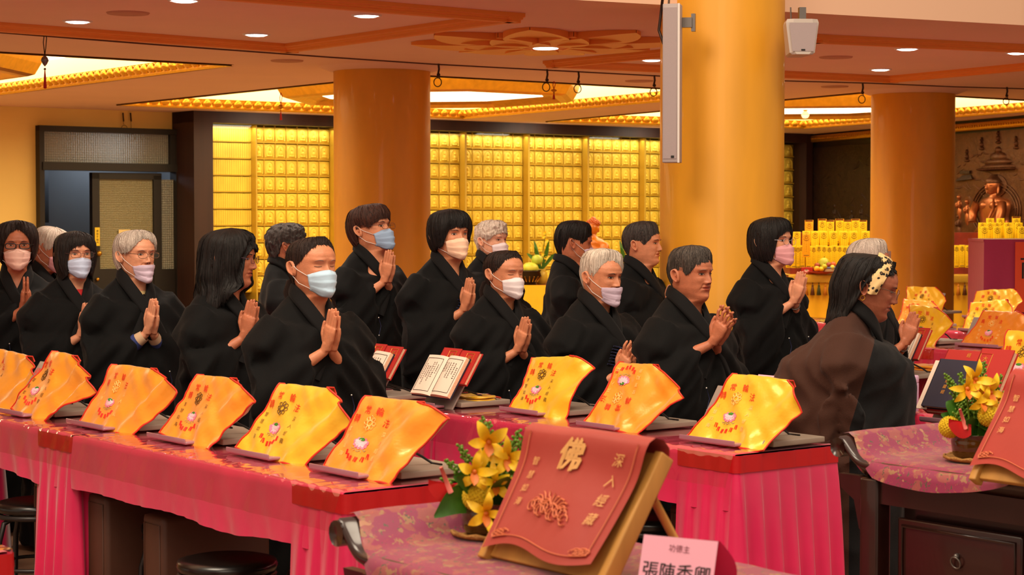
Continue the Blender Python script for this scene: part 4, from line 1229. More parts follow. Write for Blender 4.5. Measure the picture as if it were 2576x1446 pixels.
M_skinC = {}
def skin(rgb):
    k = 'skin_%d_%d_%d' % rgb
    return mat(k, rgb, .46, var=.11, vscale=38, bump=.10, bscale=150, subsurf=.15, spec=.4)
M_lip_ = {}
M_eyew = mat('eye_white', (228, 206, 190), .25); M_iris = mat('eye_iris', (34, 20, 16), .15); M_brow = mat('brow_hair', (56, 38, 32), .7); M_browg = mat('brow_hair_grey', (138, 104, 90), .7)
M_robe = mat('robe_black', (10, 9, 10), .8, sheen=.03, bump=.2, bscale=420, spec=.16, var=.12, vscale=6)
M_robebr = mat('robe_brown', (66, 38, 28), .8, sheen=.05, bump=.25, bscale=420, spec=.2, var=.1, vscale=6)
M_robecol = mat('robe_collar', (17, 15, 16), .85, sheen=.03, spec=.2)
M_stitch = mat('collar_stitch_blue', (26, 34, 74), .7)
def hair_mat(name, rgb, rgb2):
    if name in MATS: return MATS[name]
    m = mat(name, rgb, .58, spec=.3)
    nt = m.node_tree; p = nt.nodes['Principled BSDF']
    uv = nt.nodes.new('ShaderNodeUVMap'); mp = nt.nodes.new('ShaderNodeMapping'); mp.inputs['Scale'].default_value = (170, 3.0, 1)
    nz = nt.nodes.new('ShaderNodeTexNoise'); nz.inputs['Scale'].default_value = 1.0; nz.inputs['Detail'].default_value = 4
    rp = nt.nodes.new('ShaderNodeValToRGB'); rp.color_ramp.elements[0].position = .36; rp.color_ramp.elements[1].position = .66
    rp.color_ramp.elements[0].color = (*lin(rgb), 1); rp.color_ramp.elements[1].color = (*lin(rgb2), 1)
    nt.links.new(uv.outputs[0], mp.inputs[0]); nt.links.new(mp.outputs[0], nz.inputs['Vector']); nt.links.new(nz.outputs[0], rp.inputs[0]); nt.links.new(rp.outputs[0], p.inputs['Base Color'])
    b = nt.nodes.new('ShaderNodeBump'); b.inputs['Strength'].default_value = .9; b.inputs['Distance'].default_value = .006
    nt.links.new(nz.outputs[0], b.inputs['Height']); nt.links.new(b.outputs[0], p.inputs['Normal'])
    return m
HAIRC = {'black': ((13, 10, 10), (32, 24, 23)), 'brown': ((36, 18, 14), (84, 46, 34)), 'dkbrown': ((26, 16, 14), (56, 37, 31)), 'grey': ((60, 52, 48), (128, 112, 102)), 'dkgrey': ((40, 34, 32), (100, 88, 80)),
         'white': ((206, 186, 170), (238, 222, 206)), 'silver': ((176, 156, 144), (228, 210, 196)), 'saltpepper': ((34, 28, 27), (84, 74, 70)), 'streak': ((18, 13, 12), (46, 34, 31))}
HAIRM = {k: hair_mat('hair_' + k, *v) for k, v in HAIRC.items()}

# ---- hair: strands fall from the crown, each direction phi has its own end height
#   ends: (degrees from the front, end height) ; thick: (degrees, thickness)
STYLES = {
 'crop':    dict(ends=[(0, .172), (25, .169), (45, .158), (60, .126), (74, .108), (86, .130), (112, .132), (124, .080), (150, .022), (180, .012)], thick=[(0, .016), (60, .014), (90, .011), (180, .014)], top=.028, taper=.0, amp=.0040, follow=1, edge=.92),
 'swept':   dict(ends=[(0, .196), (25, .190), (45, .168), (60, .130), (74, .110), (86, .130), (110, .130), (122, .075), (150, .020), (180, .008)], thick=[(0, .022), (40, .020), (60, .014), (90, .011), (180, .014)], top=.032, taper=.0, amp=.0060, follow=1, edge=.95),
 'bob':     dict(ends=[(0, .163), (14, .160), (30, .146), (42, .128), (54, .070), (63, .010), (75, -.016), (110, -.020), (180, -.030)], thick=[(0, .012), (45, .016), (80, .024), (120, .025), (180, .022)], top=.020, taper=.014, amp=.0034, follow=0, edge=.3),
 'bobside': dict(ends=[(0, .166), (18, .160), (34, .146), (46, .118), (57, .060), (68, .018), (85, .010), (110, .000), (150, -.010), (180, -.016)], thick=[(0, .014), (45, .017), (80, .022), (120, .024), (180, .024)], top=.022, taper=.016, amp=.003, follow=.35, edge=.3),
 'helmet':  dict(ends=[(0, .150), (25, .150), (42, .140), (54, .100), (66, .060), (84, .045), (110, .025), (140, .002), (180, -.004)], thick=[(0, .017), (45, .020), (80, .024), (120, .027), (180, .026)], top=.026, taper=.020, amp=.0036, follow=.4, edge=.4),
 'open':    dict(ends=[(0, .196), (16, .192), (30, .174), (44, .140), (54, .110), (64, .065), (80, .035), (110, .015), (150, -.002), (180, -.006)], thick=[(0, .014), (45, .022), (80, .027), (120, .027), (180, .026)], top=.028, taper=.018, amp=.0042, follow=.35, edge=.4),
 'long':    dict(ends=[(0, .166), (18, .160), (32, .142), (44, .100), (52, .05), (62, -.04), (80, -.08), (120, -.115), (180, -.13)], thick=[(0, .014), (45, .016), (80, .020), (120, .026), (180, .030)], top=.026, taper=-.014, amp=.006, follow=.12, edge=.5, wave=.009),
 'back':    dict(ends=[(0, .199), (25, .196), (45, .182), (60, .160), (75, .132), (90, .118), (105, .078), (125, .015), (150, -.015), (180, -.02)], thick=[(0, .004), (60, .008), (90, .010), (120, .018), (150, .022), (180, .022)], top=.012, taper=.0, amp=.003, follow=.75, edge=.8),
 'earbob':  dict(ends=[(0, .156), (20, .152), (38, .146), (54, .130), (70, .112), (82, .128), (104, .124), (113, .055), (130, .012), (180, -.002)], thick=[(0, .018), (60, .019), (90, .021), (120, .027), (180, .027)], top=.024, taper=.014, amp=.004, follow=.55, edge=.5),
 'parted':  dict(ends=[(0, .199), (14, .196), (30, .182), (46, .160), (60, .134), (76, .120), (88, .126), (104, .120), (114, .050), (132, .004), (180, -.012)], thick=[(0, .010), (40, .016), (60, .018), (90, .022), (120, .028), (180, .028)], top=.024, taper=.012, amp=.004, follow=.3, edge=.55),
 'banded':  dict(ends=[(0, .196), (30, .190), (50, .178), (70, .158), (84, .140), (98, .126), (107, .030), (120, -.045), (150, -.06), (180, -.065)], thick=[(0, .002), (60, .004), (85, .008), (115, .030), (150, .036), (180, .036)], top=.022, taper=.004, amp=.007, follow=.15, edge=.4, wave=.006),
 'curly':   dict(ends=[(0, .162), (30, .160), (50, .146), (66, .122), (80, .112), (90, .130), (110, .128), (122, .065), (150, .018), (180, .008)], thick=[(0, .018), (60, .020), (90, .018), (120, .024), (180, .024)], top=.030, taper=.0, amp=.004, curl=.010, follow=.9, edge=.45),
}
def hair_surface(style, seed, part=0.0, longer=0.0):
    st = STYLES[style]
    NP, NT = 112, 40
    E = np.array(st['ends'], float); T = np.array(st['thick'], float)
    phi = np.linspace(-PI, PI, NP, endpoint=False)
    out = np.zeros((NP, NT, 3)); uv = np.zeros((NP, NT, 2))
    zfine = np.linspace(.215, -.2, 420)
    for i, ph in enumerate(phi):
        dg_ = abs(math.degrees(ph) - part * math.cos(ph / 2)); dg_ = min(180, abs(dg_))
        ze = np.interp(dg_, E[:, 0], E[:, 1]) - longer * (1 if dg_ > 60 else 0)
        zn_ = (1.0 if st['follow'] < .7 else .45) if 'wave' not in st else 2.2
        ze += zn_ * (.007 * fold_noise(ph * 5, seed) + .006 * fold_noise(ph * 19, seed, 2))
        th = np.interp(dg_, T[:, 0], T[:, 1])
        # radial run over the skull then hanging straight from its widest point
        x, y = base_xy(np.full_like(zfine, ph), zfine)
        rad = np.hypot(x, y)
        hang = np.maximum.accumulate(rad)
        w_ = smoothstep(.02, .10, zfine) if dg_ > 45 else np.ones_like(zfine)
        fo = st['follow']; rr = hang * (1 - fo) + rad * fo if dg_ > 45 else np.maximum(rad, hang * .985)
        ux, uy = x / np.maximum(rad, 1e-6), y / np.maximum(rad, 1e-6)
        # arc length parameter from the crown
        zt = zfine + st['top'] * smoothstep(.10, .215, zfine)
        seg = np.r_[0, np.cumsum(np.hypot(np.diff(rr), np.diff(zt)))]
        k_end = np.searchsorted(-zfine, -ze); k_end = min(max(k_end, 20), len(zfine) - 1)
        s_ = np.linspace(0, seg[k_end], NT)
        R = np.interp(s_, seg, rr); Zt = np.interp(s_, seg, zt); Zo = np.interp(s_, seg, zfine)
        UX = np.interp(s_, seg, ux); UY = np.interp(s_, seg, uy)
        tt = s_ / seg[k_end]
        Zt = Zo + st['top'] * smoothstep(.10, .215, Zo) * (1 - smoothstep(.45, 1, tt))
        thick = th * smoothstep(0, .25, tt) * (1 - max(st['edge'], .6 if dg_ < 50 else 0) * smoothstep(.62 if st['follow'] < .7 else .42, 1, tt))
        R = R + thick
        if dg_ > 45: R = R - st['taper'] * smoothstep(.06, -.02, Zo) if False else R - st['taper'] * (1 - smoothstep(-.02, .07, Zo))
        nz_ = np.array([fold_noise(ph * 9 + .9 * t, t * 1.6, seed) * 1.0 + .7 * fold_noise(ph * 27, t * 2.2, seed + 4) + .4 * fold_noise(ph * 60, t * 2.5, seed + 8) for t in tt])
        R = R + st['amp'] * nz_ * smoothstep(.04, .3, tt)
        if 'wave' in st:
            R = R + st['wave'] * np.sin(tt * 15 + 2.2 * fold_noise(ph * 2.5, seed)) * smoothstep(.35, .8, tt)
        px, py, pz = UX * R, UY * R, Zt
        if 'curl' in st:
            for j in range(NT):
                v = Vector((px[j] * 42 + seed, py[j] * 42, pz[j] * 42)); n_ = mnoise.noise(v) + .6 * mnoise.noise(v * 2.1)
                g = 1 + st['curl'] * n_ / max(.05, math.hypot(px[j], py[j]))
                px[j] *= g; py[j] *= g; pz[j] += st['curl'] * .5 * n_
        out[i, :, 0], out[i, :, 1], out[i, :, 2] = px, py, pz
        uv[i, :, 0] = i / NP; uv[i, :, 1] = s_ / .3
    # inner edge tucked back to the skull so the shell has depth
    inner = out[:, -1].copy(); r = np.hypot(inner[:, 0], inner[:, 1]); inner[:, :2] *= ((r - .012) / r)[:, None]; inner[:, 2] += .004
    inner2 = inner.copy(); inner2[:, 2] += .03; 
    full = np.concatenate([out, inner[:, None], inner2[:, None]], 1)
    uvf = np.concatenate([uv, uv[:, -1:], uv[:, -1:]], 1)
    return full, uvf

def build_uv(name, P, UV, m, parent, closed_u=True, extra=None):
    nu, nv = P.shape[:2]
    F = []; uvs = []
    for i in range(nu if closed_u else nu - 1):
        i2 = (i + 1) % nu
        for j in range(nv - 1):
            F.append((i * nv + j, i2 * nv + j, i2 * nv + j + 1, i * nv + j + 1))
            u2 = UV[i2, :, 0] if i2 else UV[i2, :, 0] + 1
            uvs += [(UV[i, j, 0], UV[i, j, 1]), (u2[j], UV[i2, j, 1]), (u2[j + 1], UV[i2, j + 1, 1]), (UV[i, j + 1, 0], UV[i, j + 1, 1])]
    V = [tuple(p) for p in P.reshape(-1, 3)]
    if extra is not None:                          # loose locks: list of ((n,2,3) strips)
        for st in extra:
            o = len(V); n = len(st)
            V += [tuple(p) for p in st.reshape(-1, 3)]
            for k in range(n - 1):
                F.append((o + 2 * k, o + 2 * k + 1, o + 2 * k + 3, o + 2 * k + 2)); r_ = random.random()
                uvs += [(r_, 0), (r_ + .01, 0), (r_ + .01, .3), (r_, .3)]
    me = bpy.data.meshes.new(name); me.from_pydata(V, [], F); me.materials.append(m)
    l = me.uv_layers.new(name='UVMap'); l.data.foreach_set('uv', np.array(uvs).ravel())
    me.polygons.foreach_set('use_smooth', [True] * len(F)); me.update()
    return link(name, me, parent)

def locks(full, n, seed, curl=False):
    """thin tapered locks lying just proud of the hair, reaching a little past its ends"""
    rr = random.Random(seed); out = []
    NP, NT = full.shape[0], full.shape[1] - 2
    for _ in range(n):
        i = rr.randrange(NP); j0 = rr.randrange(2, NT // 2); j1 = NT - 1 if rr.random() < .75 else rr.randrange(NT // 2, NT - 1)
        w = .0022 + .003 * rr.random(); lift = .001 + .0025 * rr.random(); drift = rr.uniform(-1.2, 1.2)
        js = np.linspace(j0, j1, 9); strip = []
        for k, j in enumerate(js):
            t = k / 8; ii = i + drift * t; i0 = int(math.floor(ii)) % NP; i1 = (i0 + 1) % NP; f = ii - math.floor(ii)
            j_ = min(int(j), NT - 1)
            p = full[i0, j_] * (1 - f) + full[i1, j_] * f
            tan = full[i1, j_] - full[i0, j_]; l = np.linalg.norm(tan); tan = tan / l if l > 1e-7 else np.array([1., 0, 0])
            r = np.array([p[0], p[1], max(0, p[2] - .10)]); r = r / max(1e-6, np.linalg.norm(r))
            q = p + r * lift * math.sin(PI * min(1, t * 1.1 + .05))
            if k == 8: q = q + (full[i0, NT - 1] - full[i0, NT - 2]) * rr.uniform(.2, 1.2) if j1 == NT - 1 else q
            ww = w * math.sin(PI * (.12 + .82 * t)) ** .8
            strip.append([q - tan * ww, q + tan * ww])
        out.append(np.array(strip))
    return out

def wisps(full, n, seed):
    rr = random.Random(seed); out = []; NP, NT = full.shape[0], full.shape[1] - 2
    for _ in range(n):
        i = rr.randrange(NP); j0 = NT - rr.randrange(4, 10); w = .0007 + .0009 * rr.random(); drift = rr.uniform(-.9, .9)
        a, b = full[i, j0], full[i, NT - 1]; d = b - a; L = np.linalg.norm(d); d = d / max(L, 1e-6)
        tan = full[(i + 1) % NP, NT - 1] - full[i - 1, NT - 1]; tan = tan / max(1e-6, np.linalg.norm(tan)); ext = rr.uniform(.002, .014)
        rad = np.array([b[0], b[1], 0]); rad = rad / max(1e-6, np.linalg.norm(rad)); st = []
        for k in range(5):
            t = k / 4; p = a + d * (L + ext) * t + tan * drift * .006 * t * t - rad * (.004 * max(0, t - .6)) + rad * .0012
            ww = w * (1 - t) ** .7 + .0001; st.append([p - tan * ww, p + tan * ww])
        out.append(np.array(st))
    return out

def person(label, u, a, vtop, yaw, hyaw=0, hpitch=0, hroll=0, style='short', hair='black', mask=None, mask_low=0, glasses=None, skinrgb=(214, 150, 116), shirt=None,
           hands='flat', hand_z=None, hand_tilt=20, hand_out=.185, hand_x=-.02, hand_yaw=0, lean=0.0, eyes=True, closed=False, age=.6, lips=True, brow='dark', part=0, seed=1, nose=1.0, wide=0.0, cheek=.5,
           robe='black', hair_extra=None, longer=0, hs=1.0, Yfix=None, bow=0.0, stout=1.0, deep=1.0, split=-.02, stitch=False, cords=True, xoff=0, wristlet=None, undercollar=None):
    k = (u - 1288) / FPX
    if Yfix: Y = Yfix
    else:
        # where the sight line through u meets the standing line at offset a from the front row
        Y = (a + C1 @ AX) / (AX[0] * k + AX[1])
    X = k * Y
    ztop = CAM_H + (545 - vtop) * Y / FPX
    st = STYLES[style]
    root = thing('person', label, 'person', (X, Y, 0), math.radians(yaw))
    F = dict(nose=nose, age=age, wide=wide, cheek=cheek)
    # where the head goes: crown at ztop (less the hair) with lean
    H = ztop - st['top'] * hs
    hl = math.radians(lean)
    zs = H - (.215 + .075) * hs                                # shoulder line
    if lean: zs = zs + .02
    hip = .86 * (H / 1.55) if not lean else .80
    # head frame
    Rh = Matrix.Rotation(math.radians(hyaw), 4, 'Z') @ Matrix.Rotation(math.radians(hpitch), 4, 'X') @ Matrix.Rotation(math.radians(hroll), 4, 'Y')
    R3 = np.array(Rh.to_3x3())
    chin_to_piv = np.array([0, .01, .03])
    # the head sits ahead of the spine when bowing
    fwd = -.02 - .10 * math.sin(max(0, math.radians(hpitch))) * 0 - bow
    if lean: fwd = -(H - .215 - hip) * math.tan(hl)
    hp = np.array([xoff, fwd, H - .215 * hs])                      # chin level on the head axis
    def put(P):
        P = np.asarray(P, float) * np.array([hs * 1.05, hs * 1.05, hs])
        return (P - chin_to_piv) @ R3.T + chin_to_piv + hp
    sk = skin(skinrgb)
    lipm = mat('lip_%d_%d_%d' % skinrgb, tuple(int(c * f) for c, f in zip(skinrgb, (.82, .58, .55))), .4)
    shirtm = shirt or sk
    body = MB()
    Gd = head_grid(F)
    nu, nv = Gd.shape[:2]
    V = put(Gd.reshape(-1, 3)); faces = []; mids = []
    for i in range(nu):
        i2 = (i + 1) % nu
        for j in range(nv - 1):
            faces.append((i * nv + j, i2 * nv + j, i2 * nv + j + 1, i * nv + j + 1))
            g = Gd[i, j]; m = 0
            if g[1] < -.06 and abs(g[0]) < .024 * (1 - ((g[2] - .052) / .0135) ** 2 * .5) and .0445 - .002 < g[2] < .0605 and abs((g[2] - .052) / .0105) < 1 - (abs(g[0]) / .025) ** 2 + .15: m = 1
            if g[2] < -.085 and shirt is not None: m = 2
            mids.append(m)
    body.add(V, faces, 0); body.m = mids[:]
    for s in (-1, 1):
        eg = put(ear_grid(s).reshape(-1, 3)).reshape(9, 22, 3); body.grid(eg, 0, closed_v=True, flip=s < 0)
    # eyes and brows
    for s in (-1, 1):
        ex, ez = .0315, .1145
        if eyes and not closed:
            hh = .0036
            n = 9; up = []; lo = []
            for i in range(n):
                t = i / (n - 1); x = s * (ex + .0135 * (2 * t - 1)); o_ = hh * math.sin(PI * t) ** .8
                up.append((x, ez + o_ * 1.05 + .0012 * t)); lo.append((x, ez - o_ * .75 + .0012 * t))
            gridp = []
            for (x, z1), (_, z0) in zip(up, lo):
                gridp.append([(x, surf_y(F, x, z) - .0016 - .0012 * math.sin(PI * r / 4), z) for r, z in enumerate(np.linspace(z0, z1, 5))])
            body.grid(put(np.array(gridp).reshape(-1, 3)).reshape(n, 5, 3), 3, flip=s < 0)
            pts = []
            ix = s * ex
            for r in range(14):
                an = 2 * PI * r / 14; x = ix + .0052 * math.cos(an); z = ez + .0002 + np.clip(.0052 * math.sin(an), -hh * .7, hh * .98); pts.append((x, surf_y(F, x, z) - .0034, z))
            body.add(put(pts), [tuple(range(14)) if s < 0 else tuple(range(14))], 4)
            body.tube(put([(x, float(surf_y(F, x, z)) - .003, z) for x, z in up]), [.0005, .0009, .0011, .0012, .0012, .0012, .0012, .0011, .0007], n=5, m=4)
            body.tube(put([(x, float(surf_y(F, x, z + .0045)) - .0006, z + .0045) for x, z in up]), .0006, n=4, m=1)
        elif eyes:
            pts = [(s * (ex + .0135 * (2 * i / 8 - 1)), ez - .0022 - .0026 * math.sin(PI * i / 8)) for i in range(9)]
            body.tube(put([(x, float(surf_y(F, x, z)) - .0006, z) for x, z in pts]), [.0006, .0009, .001, .0011, .0011, .0011, .001, .0009, .0006], n=5, m=4)
        pts = [(s * (.016 + .030 * i / 8), .1315 + .0042 * math.sin(PI * (i / 8) ** .8) + .001 * i / 8) for i in range(9)]
        body.tube(put([(x, float(surf_y(F, x, z)) - .0002, z) for x, z in pts]), [.0010, .0017, .0020, .0020, .0018, .0016, .0013, .0010, .0005], n=5, m=5 if brow == 'dark' else 6)
        # nostrils
        body.ball(put([(s * .0068, float(surf_y(F, s * .0068, .0735)) + .0012, .0722)])[0], .0026, 8, 6, m=4)
    # ---- torso under the robe, one skin with neck (simple column) so nothing is hollow
    # ---- hands
    hz = (hand_z + .035) if hand_z is not None else H - .44
    HV, HF = HANDS[hands]
    Rx = np.array((Matrix.Rotation(math.radians(hand_yaw), 3, 'Z') @ Matrix.Rotation(math.radians(hand_tilt), 3, 'X')))
    hand_p = np.array([hand_x, -hand_out, hz])
    if lean: hand_p = hand_p + np.array([0, -(hz - hip) * math.tan(hl), 0])
    body.add((HV * .85) @ Rx.T + hand_p, HF, 0)
    def lp(p):
        if not lean: return np.array(p, float)
        p = np.array(p, float); t = max(0, p[2] - hip); p[1] -= t * math.tan(hl) * (t / (t + .08)); return p
    capsule(body, [lp((xoff, .012, zs + .06)), lp((xoff * .8, .0, zs - .10)), lp((xoff * .5, .0, zs - .30)), lp((0, 0, hip))], [.042, .08, .085, .09], 16)
    for s in (-1, 1):
        fe = (np.array([s * .088, .040, -.085]) * .85) @ Rx.T + hand_p
        capsule(body, [lp((xoff + s * .06, .01, zs - .06)), lp((s * .12 * stout, .01, zs - .09)), lp((s * (.185 if not lean else .15) * stout, -.015, zs - .24)), fe * .8 + lp((s * .185, -.015, zs - .24)) * .2, fe], [.045, .040, .028, .022, .022], 10)
    nb = len(body.f) - len(body.m)
    body.m += [0] * nb
    body.build('body', [sk, lipm, shirtm, M_eyew, M_iris, M_brow, M_browg], root)
    # ---- robe
    robe_mb = MB(); wd = stout
    def leanp(p):
        if not lean: return p
        p = np.array(p, float); t = max(0, p[2] - hip); p[1] -= t * math.tan(hl) * (t / (t + .08)); return p
    if True:
        neck_z = zs + .055
        rings = []
        spec = [(.02, .27, .21, .0), (.35, .25, .19, .0), (hip, .215 * wd, .165 * wd, .0), (hip + .15, .20 * wd, .15 * wd, -.005), (zs - .22, .205 * wd, .145 * wd, -.01), (zs - .12, .21 * wd, .135 * wd, -.005),
                (zs - .055, .205 * wd, .115, .005), (zs - .015, .165, .095, .012), (zs + .02, .115, .083, .014), (neck_z - .01, .082, .075, .010), (neck_z + .012, .064, .064, .012)]
        for z, hx, hy, yc in spec:
            hy = hy * (1 + (deep - 1) * float(1 - smoothstep(zs - .12, zs + .03, z)))
            row = []
            for kk in range(40):
                an = 2 * PI * kk / 40; cx_, sy_ = math.cos(an), math.sin(an)
                x = hx * math.copysign(abs(cx_) ** .9, cx_); y = yc + hy * math.copysign(abs(sy_) ** .9, sy_)
                zz = z
                if z > zs - .03: zz = z + (y * .75 - .015 if y < 0 else y * .25) * min(1, (z - (zs - .03)) / .05)
                row.append(leanp((x + xoff * smoothstep(hip, zs, z), y, zz)))
            rings.append(row)
        rings_solid(robe_mb, rings)
        # sleeves
        for s in (-1, 1):
            sh = np.array([s * .135 * wd, .005, zs - .055]); ua_ = np.array([s * .205 * wd, .0, zs - .15]); el = np.array([s * .255 * wd, -.035, zs - .30])
            wr0 = (np.array([s * .056, .034, -.070]) @ Rx.T) + hand_p
            if lean: sh, ua_, el = leanp(sh), leanp(ua_), leanp(el)
            mid = el * .5 + wr0 * .5
            dirh = wr0 - el; dirh[2] = 0; dirh = dirh / max(1e-6, np.linalg.norm(dirh)); perp = np.array([-dirh[1], dirh[0], 0]) * s
            def ring(c, axA, axB, up_, dn, th):
                row = []
                for kk in range(24):
                    an = 2 * PI * kk / 24; ca, sa = math.cos(an), math.sin(an)
                    row.append(c + axA * th * ca * (1 if sa > -.2 else 1.0) + axB * (up_ if sa > 0 else dn) * sa)
                return row
            zax = np.array([0, 0, 1.0])
            outx = np.array([s, 0, 0.0])
            rr_ = [ring(sh, np.array([0, 1.0, 0]), np.array([s * .55, 0, .83]), .075, .075, .088),
                   ring(ua_, np.array([0, 1.0, 0]), np.array([s * .8, 0, .6]), .075, .09, .092),
                   ring(el + np.array([0, .01, 0]), perp, np.array([0, 0, 1.0]), .10, .17, .085),
                   ring(el * .55 + wr0 * .45, perp, zax, .072, .27, .075),
                   ring(el * .25 + wr0 * .75, perp, zax, .058, .33, .062),
                   ring(wr0 + dirh * .012, perp, zax, .046, .33, .046)]
            # order of points must agree; orientation is irrelevant for the voxel union
            rings_solid(robe_mb, rr_)
        V, Fs = voxel(robe_mb, .0118)
        V = laplacian(V, Fs, 3, .5)
        N = normals(V, Fs)
        if np.mean(np.sum(N * (V - V.mean(0)), 1)) < 0: N = -N
        # cloth folds: hanging folds low down, drawn folds between shoulder and wrist
        amp = np.empty(len(V))
        for i, p in enumerate(V):
            x, y, z = p; low = min(1, max(0, (zs - .05 - z) / .35))
            n1 = mnoise.noise(Vector((x * 17 + seed, y * 17, z * 2.4 + seed)))
            sg_ = 1 if x > 0 else -1
            n2 = mnoise.noise(Vector(((x * sg_ * .75 + z * .62) * 15, (y * .8 + z * .25) * 9 + seed, seed * 1.7 + sg_ * 3)))
            n3 = mnoise.noise(Vector((x * 26, y * 26, z * 9 + seed)))
            ridge = (1 - abs(n2) * 2.2)
            amp[i] = .018 * low * n1 + .019 * (ridge - .5) * min(1, max(.0, (zs + .0 - z) / .12)) * (1 if z > zs - .55 else .6) + .0035 * n3
        V = V + N * amp[:, None]
        V = laplacian(V, Fs, 1, .4)
        r = MB(); r.add(V, Fs)
        mats = [M_robe]
        if robe == 'brown':
            m2 = mat('robe_two_tone', (66, 38, 28), .8, sheen=.05, spec=.2, bump=.25, bscale=420)
            nt = m2.node_tree; tc = nt.nodes.new('ShaderNodeTexCoord'); sp = nt.nodes.new('ShaderNodeSeparateXYZ'); nt.links.new(tc.outputs['Object'], sp.inputs[0])
            a1 = nt.nodes.new('ShaderNodeMath'); a1.operation = 'SUBTRACT'; a1.inputs[1].default_value = hip; nt.links.new(sp.outputs[2], a1.inputs[0])
            a2 = nt.nodes.new('ShaderNodeMath'); a2.operation = 'MAXIMUM'; a2.inputs[1].default_value = 0; nt.links.new(a1.outputs[0], a2.inputs[0])
            a3 = nt.nodes.new('ShaderNodeMath'); a3.operation = 'MULTIPLY_ADD'; a3.inputs[1].default_value = math.tan(hl); nt.links.new(a2.outputs[0], a3.inputs[0]); nt.links.new(sp.outputs[1], a3.inputs[2])
            a4 = nt.nodes.new('ShaderNodeMath'); a4.operation = 'GREATER_THAN'; a4.inputs[1].default_value = split; nt.links.new(a3.outputs[0], a4.inputs[0])
            mx = nt.nodes.new('ShaderNodeMix'); mx.data_type = 'RGBA'; nt.links.new(a4.outputs[0], mx.inputs[0]); mx.inputs[6].default_value = (*lin((17, 16, 18)), 1); mx.inputs[7].default_value = (*lin((66, 38, 28)), 1)
            nt.links.new(mx.outputs[2], nt.nodes['Principled BSDF'].inputs['Base Color']); mats = [m2]
        r.build('robe', mats, root)
        # collar bands crossing over the chest
        for s, lift in ((1, .004), (-1, .011)):
            ctr = [(0, .073, neck_z + .042), (s * .042, .060, neck_z + .040), (s * .062, .020, neck_z + .030), (s * .061, -.03, neck_z - .004), (s * .040, -.080, neck_z - .062), (s * .006, -.118, neck_z - .128), (-s * .04, -.138, neck_z - .205), (-s * .085, -.142, neck_z - .29)]
            ctr = [np.array(p) + np.array([xoff, 0, 0]) for p in ctr]
            ctr = [leanp(p) for p in ctr]
            # smooth path
            cc = np.array(ctr); tt = np.linspace(0, len(cc) - 1, 36)
            path = np.array([[np.interp(t, range(len(cc)), cc[:, q]) for q in range(3)] for t in tt]); 
            for _ in range(3): path[1:-1] = (path[:-2] + path[2:] + 2 * path[1:-1]) / 4
            axis_c = np.array([xoff, .012, 0])
            rows = []
            for i in range(36):
                tg = path[min(i + 1, 35)] - path[max(i - 1, 0)]; tg /= np.linalg.norm(tg)
                ce = leanp(np.array([xoff, .012, path[i][2]])) if lean else np.array([xoff, .012, path[i][2]])
                on = path[i] - ce; on[2] += .35 * np.linalg.norm(on); on /= np.linalg.norm(on)
                sd = np.cross(tg, on); sd /= np.linalg.norm(sd)
                w_ = .017 + .009 * min(1, i / 14); e = lift * .6 + .001
                rows.append([path[i] + sd * w_ * x_ + on * (e + h_) for x_, h_ in ((-1, -.010), (-1, .002), (-.6, .004), (0, .005), (.6, .004), (1, .002), (1, -.010))])
            q = MB(); q.grid(np.array(rows)); q.build('collar', M_robecol, root)
        if stitch:
            q = MB()
            for i in range(7):
                q.tube([leanp((-.085 + .006 * i, -.150 - .003 * math.sin(i), neck_z - .25 + .012 * i)), leanp((-.035 + .006 * i, -.158, neck_z - .262 + .012 * i))], .0035, n=4)
            tag(q.build('collar_stitching', M_stitch, root), kind='stuff')
        if cords:
            for s in (-1, 1):
                q = MB()
                wr0 = (np.array([s * .06, .0, -.02]) @ Rx.T) + hand_p
                p0 = wr0 + np.array([s * .02, -.03, -.16]); q.tube([p0, p0 + np.array([.004, -.012, -.04]), p0 + np.array([s * .004, -.006, -.085])], .0014, n=4, m=0)
                q.ball(p0, .0032, 6, 5, m=1); q.ball(p0 + np.array([s * .004, -.006, -.085]), .0032, 6, 5, m=1)
                q.build('sleeve_cord', [M_stitch, mat('bead_pale', (210, 206, 200), .3)], root)
    # ---- hair
    full, uvf = hair_surface(style, seed, part, longer)
    sh_ = full.shape
    lk = locks(full, 150 if 'curl' not in st else 60, seed) + wisps(full, 260, seed + 1)
    fullp = put(full.reshape(-1, 3)).reshape(sh_); lkp = [put(l.reshape(-1, 3)).reshape(l.shape) for l in lk]
    ho = build_uv('hair', fullp, uvf, HAIRM[hair], root, True, lkp)
    if hair_extra == 'bun':
        q = MB(); cpt = put([(0, .118, .045)])[0]
        V0 = []
        P = [[(cpt + R3 @ np.array([.026 * math.sin(PI * i / 14) * math.cos(2 * PI * j / 18), .024 * math.sin(PI * i / 14) * math.sin(2 * PI * j / 18) + .012 * math.sin(i), .038 * math.cos(PI * i / 14) - .02 + .003 * fold_noise(i * .9, j * .8, seed)])) for j in range(18)] for i in range(15)]
        P = np.array(P); UV = np.zeros((15, 18, 2)); UV[..., 0] = np.linspace(0, 1, 15)[:, None] * .2; UV[..., 1] = np.linspace(0, 1, 18)[None]
        build_uv('hair_bun', P, UV, HAIRM[hair], root, False)
        q = MB(); q.tube([cpt + R3 @ np.array([.022 * math.cos(t), -.016, .012 + .022 * math.sin(t)]) for t in np.linspace(0, 2 * PI, 14)[:-1]], .005, n=6, closed=True); q.build('hair_tie', M_iris, root)
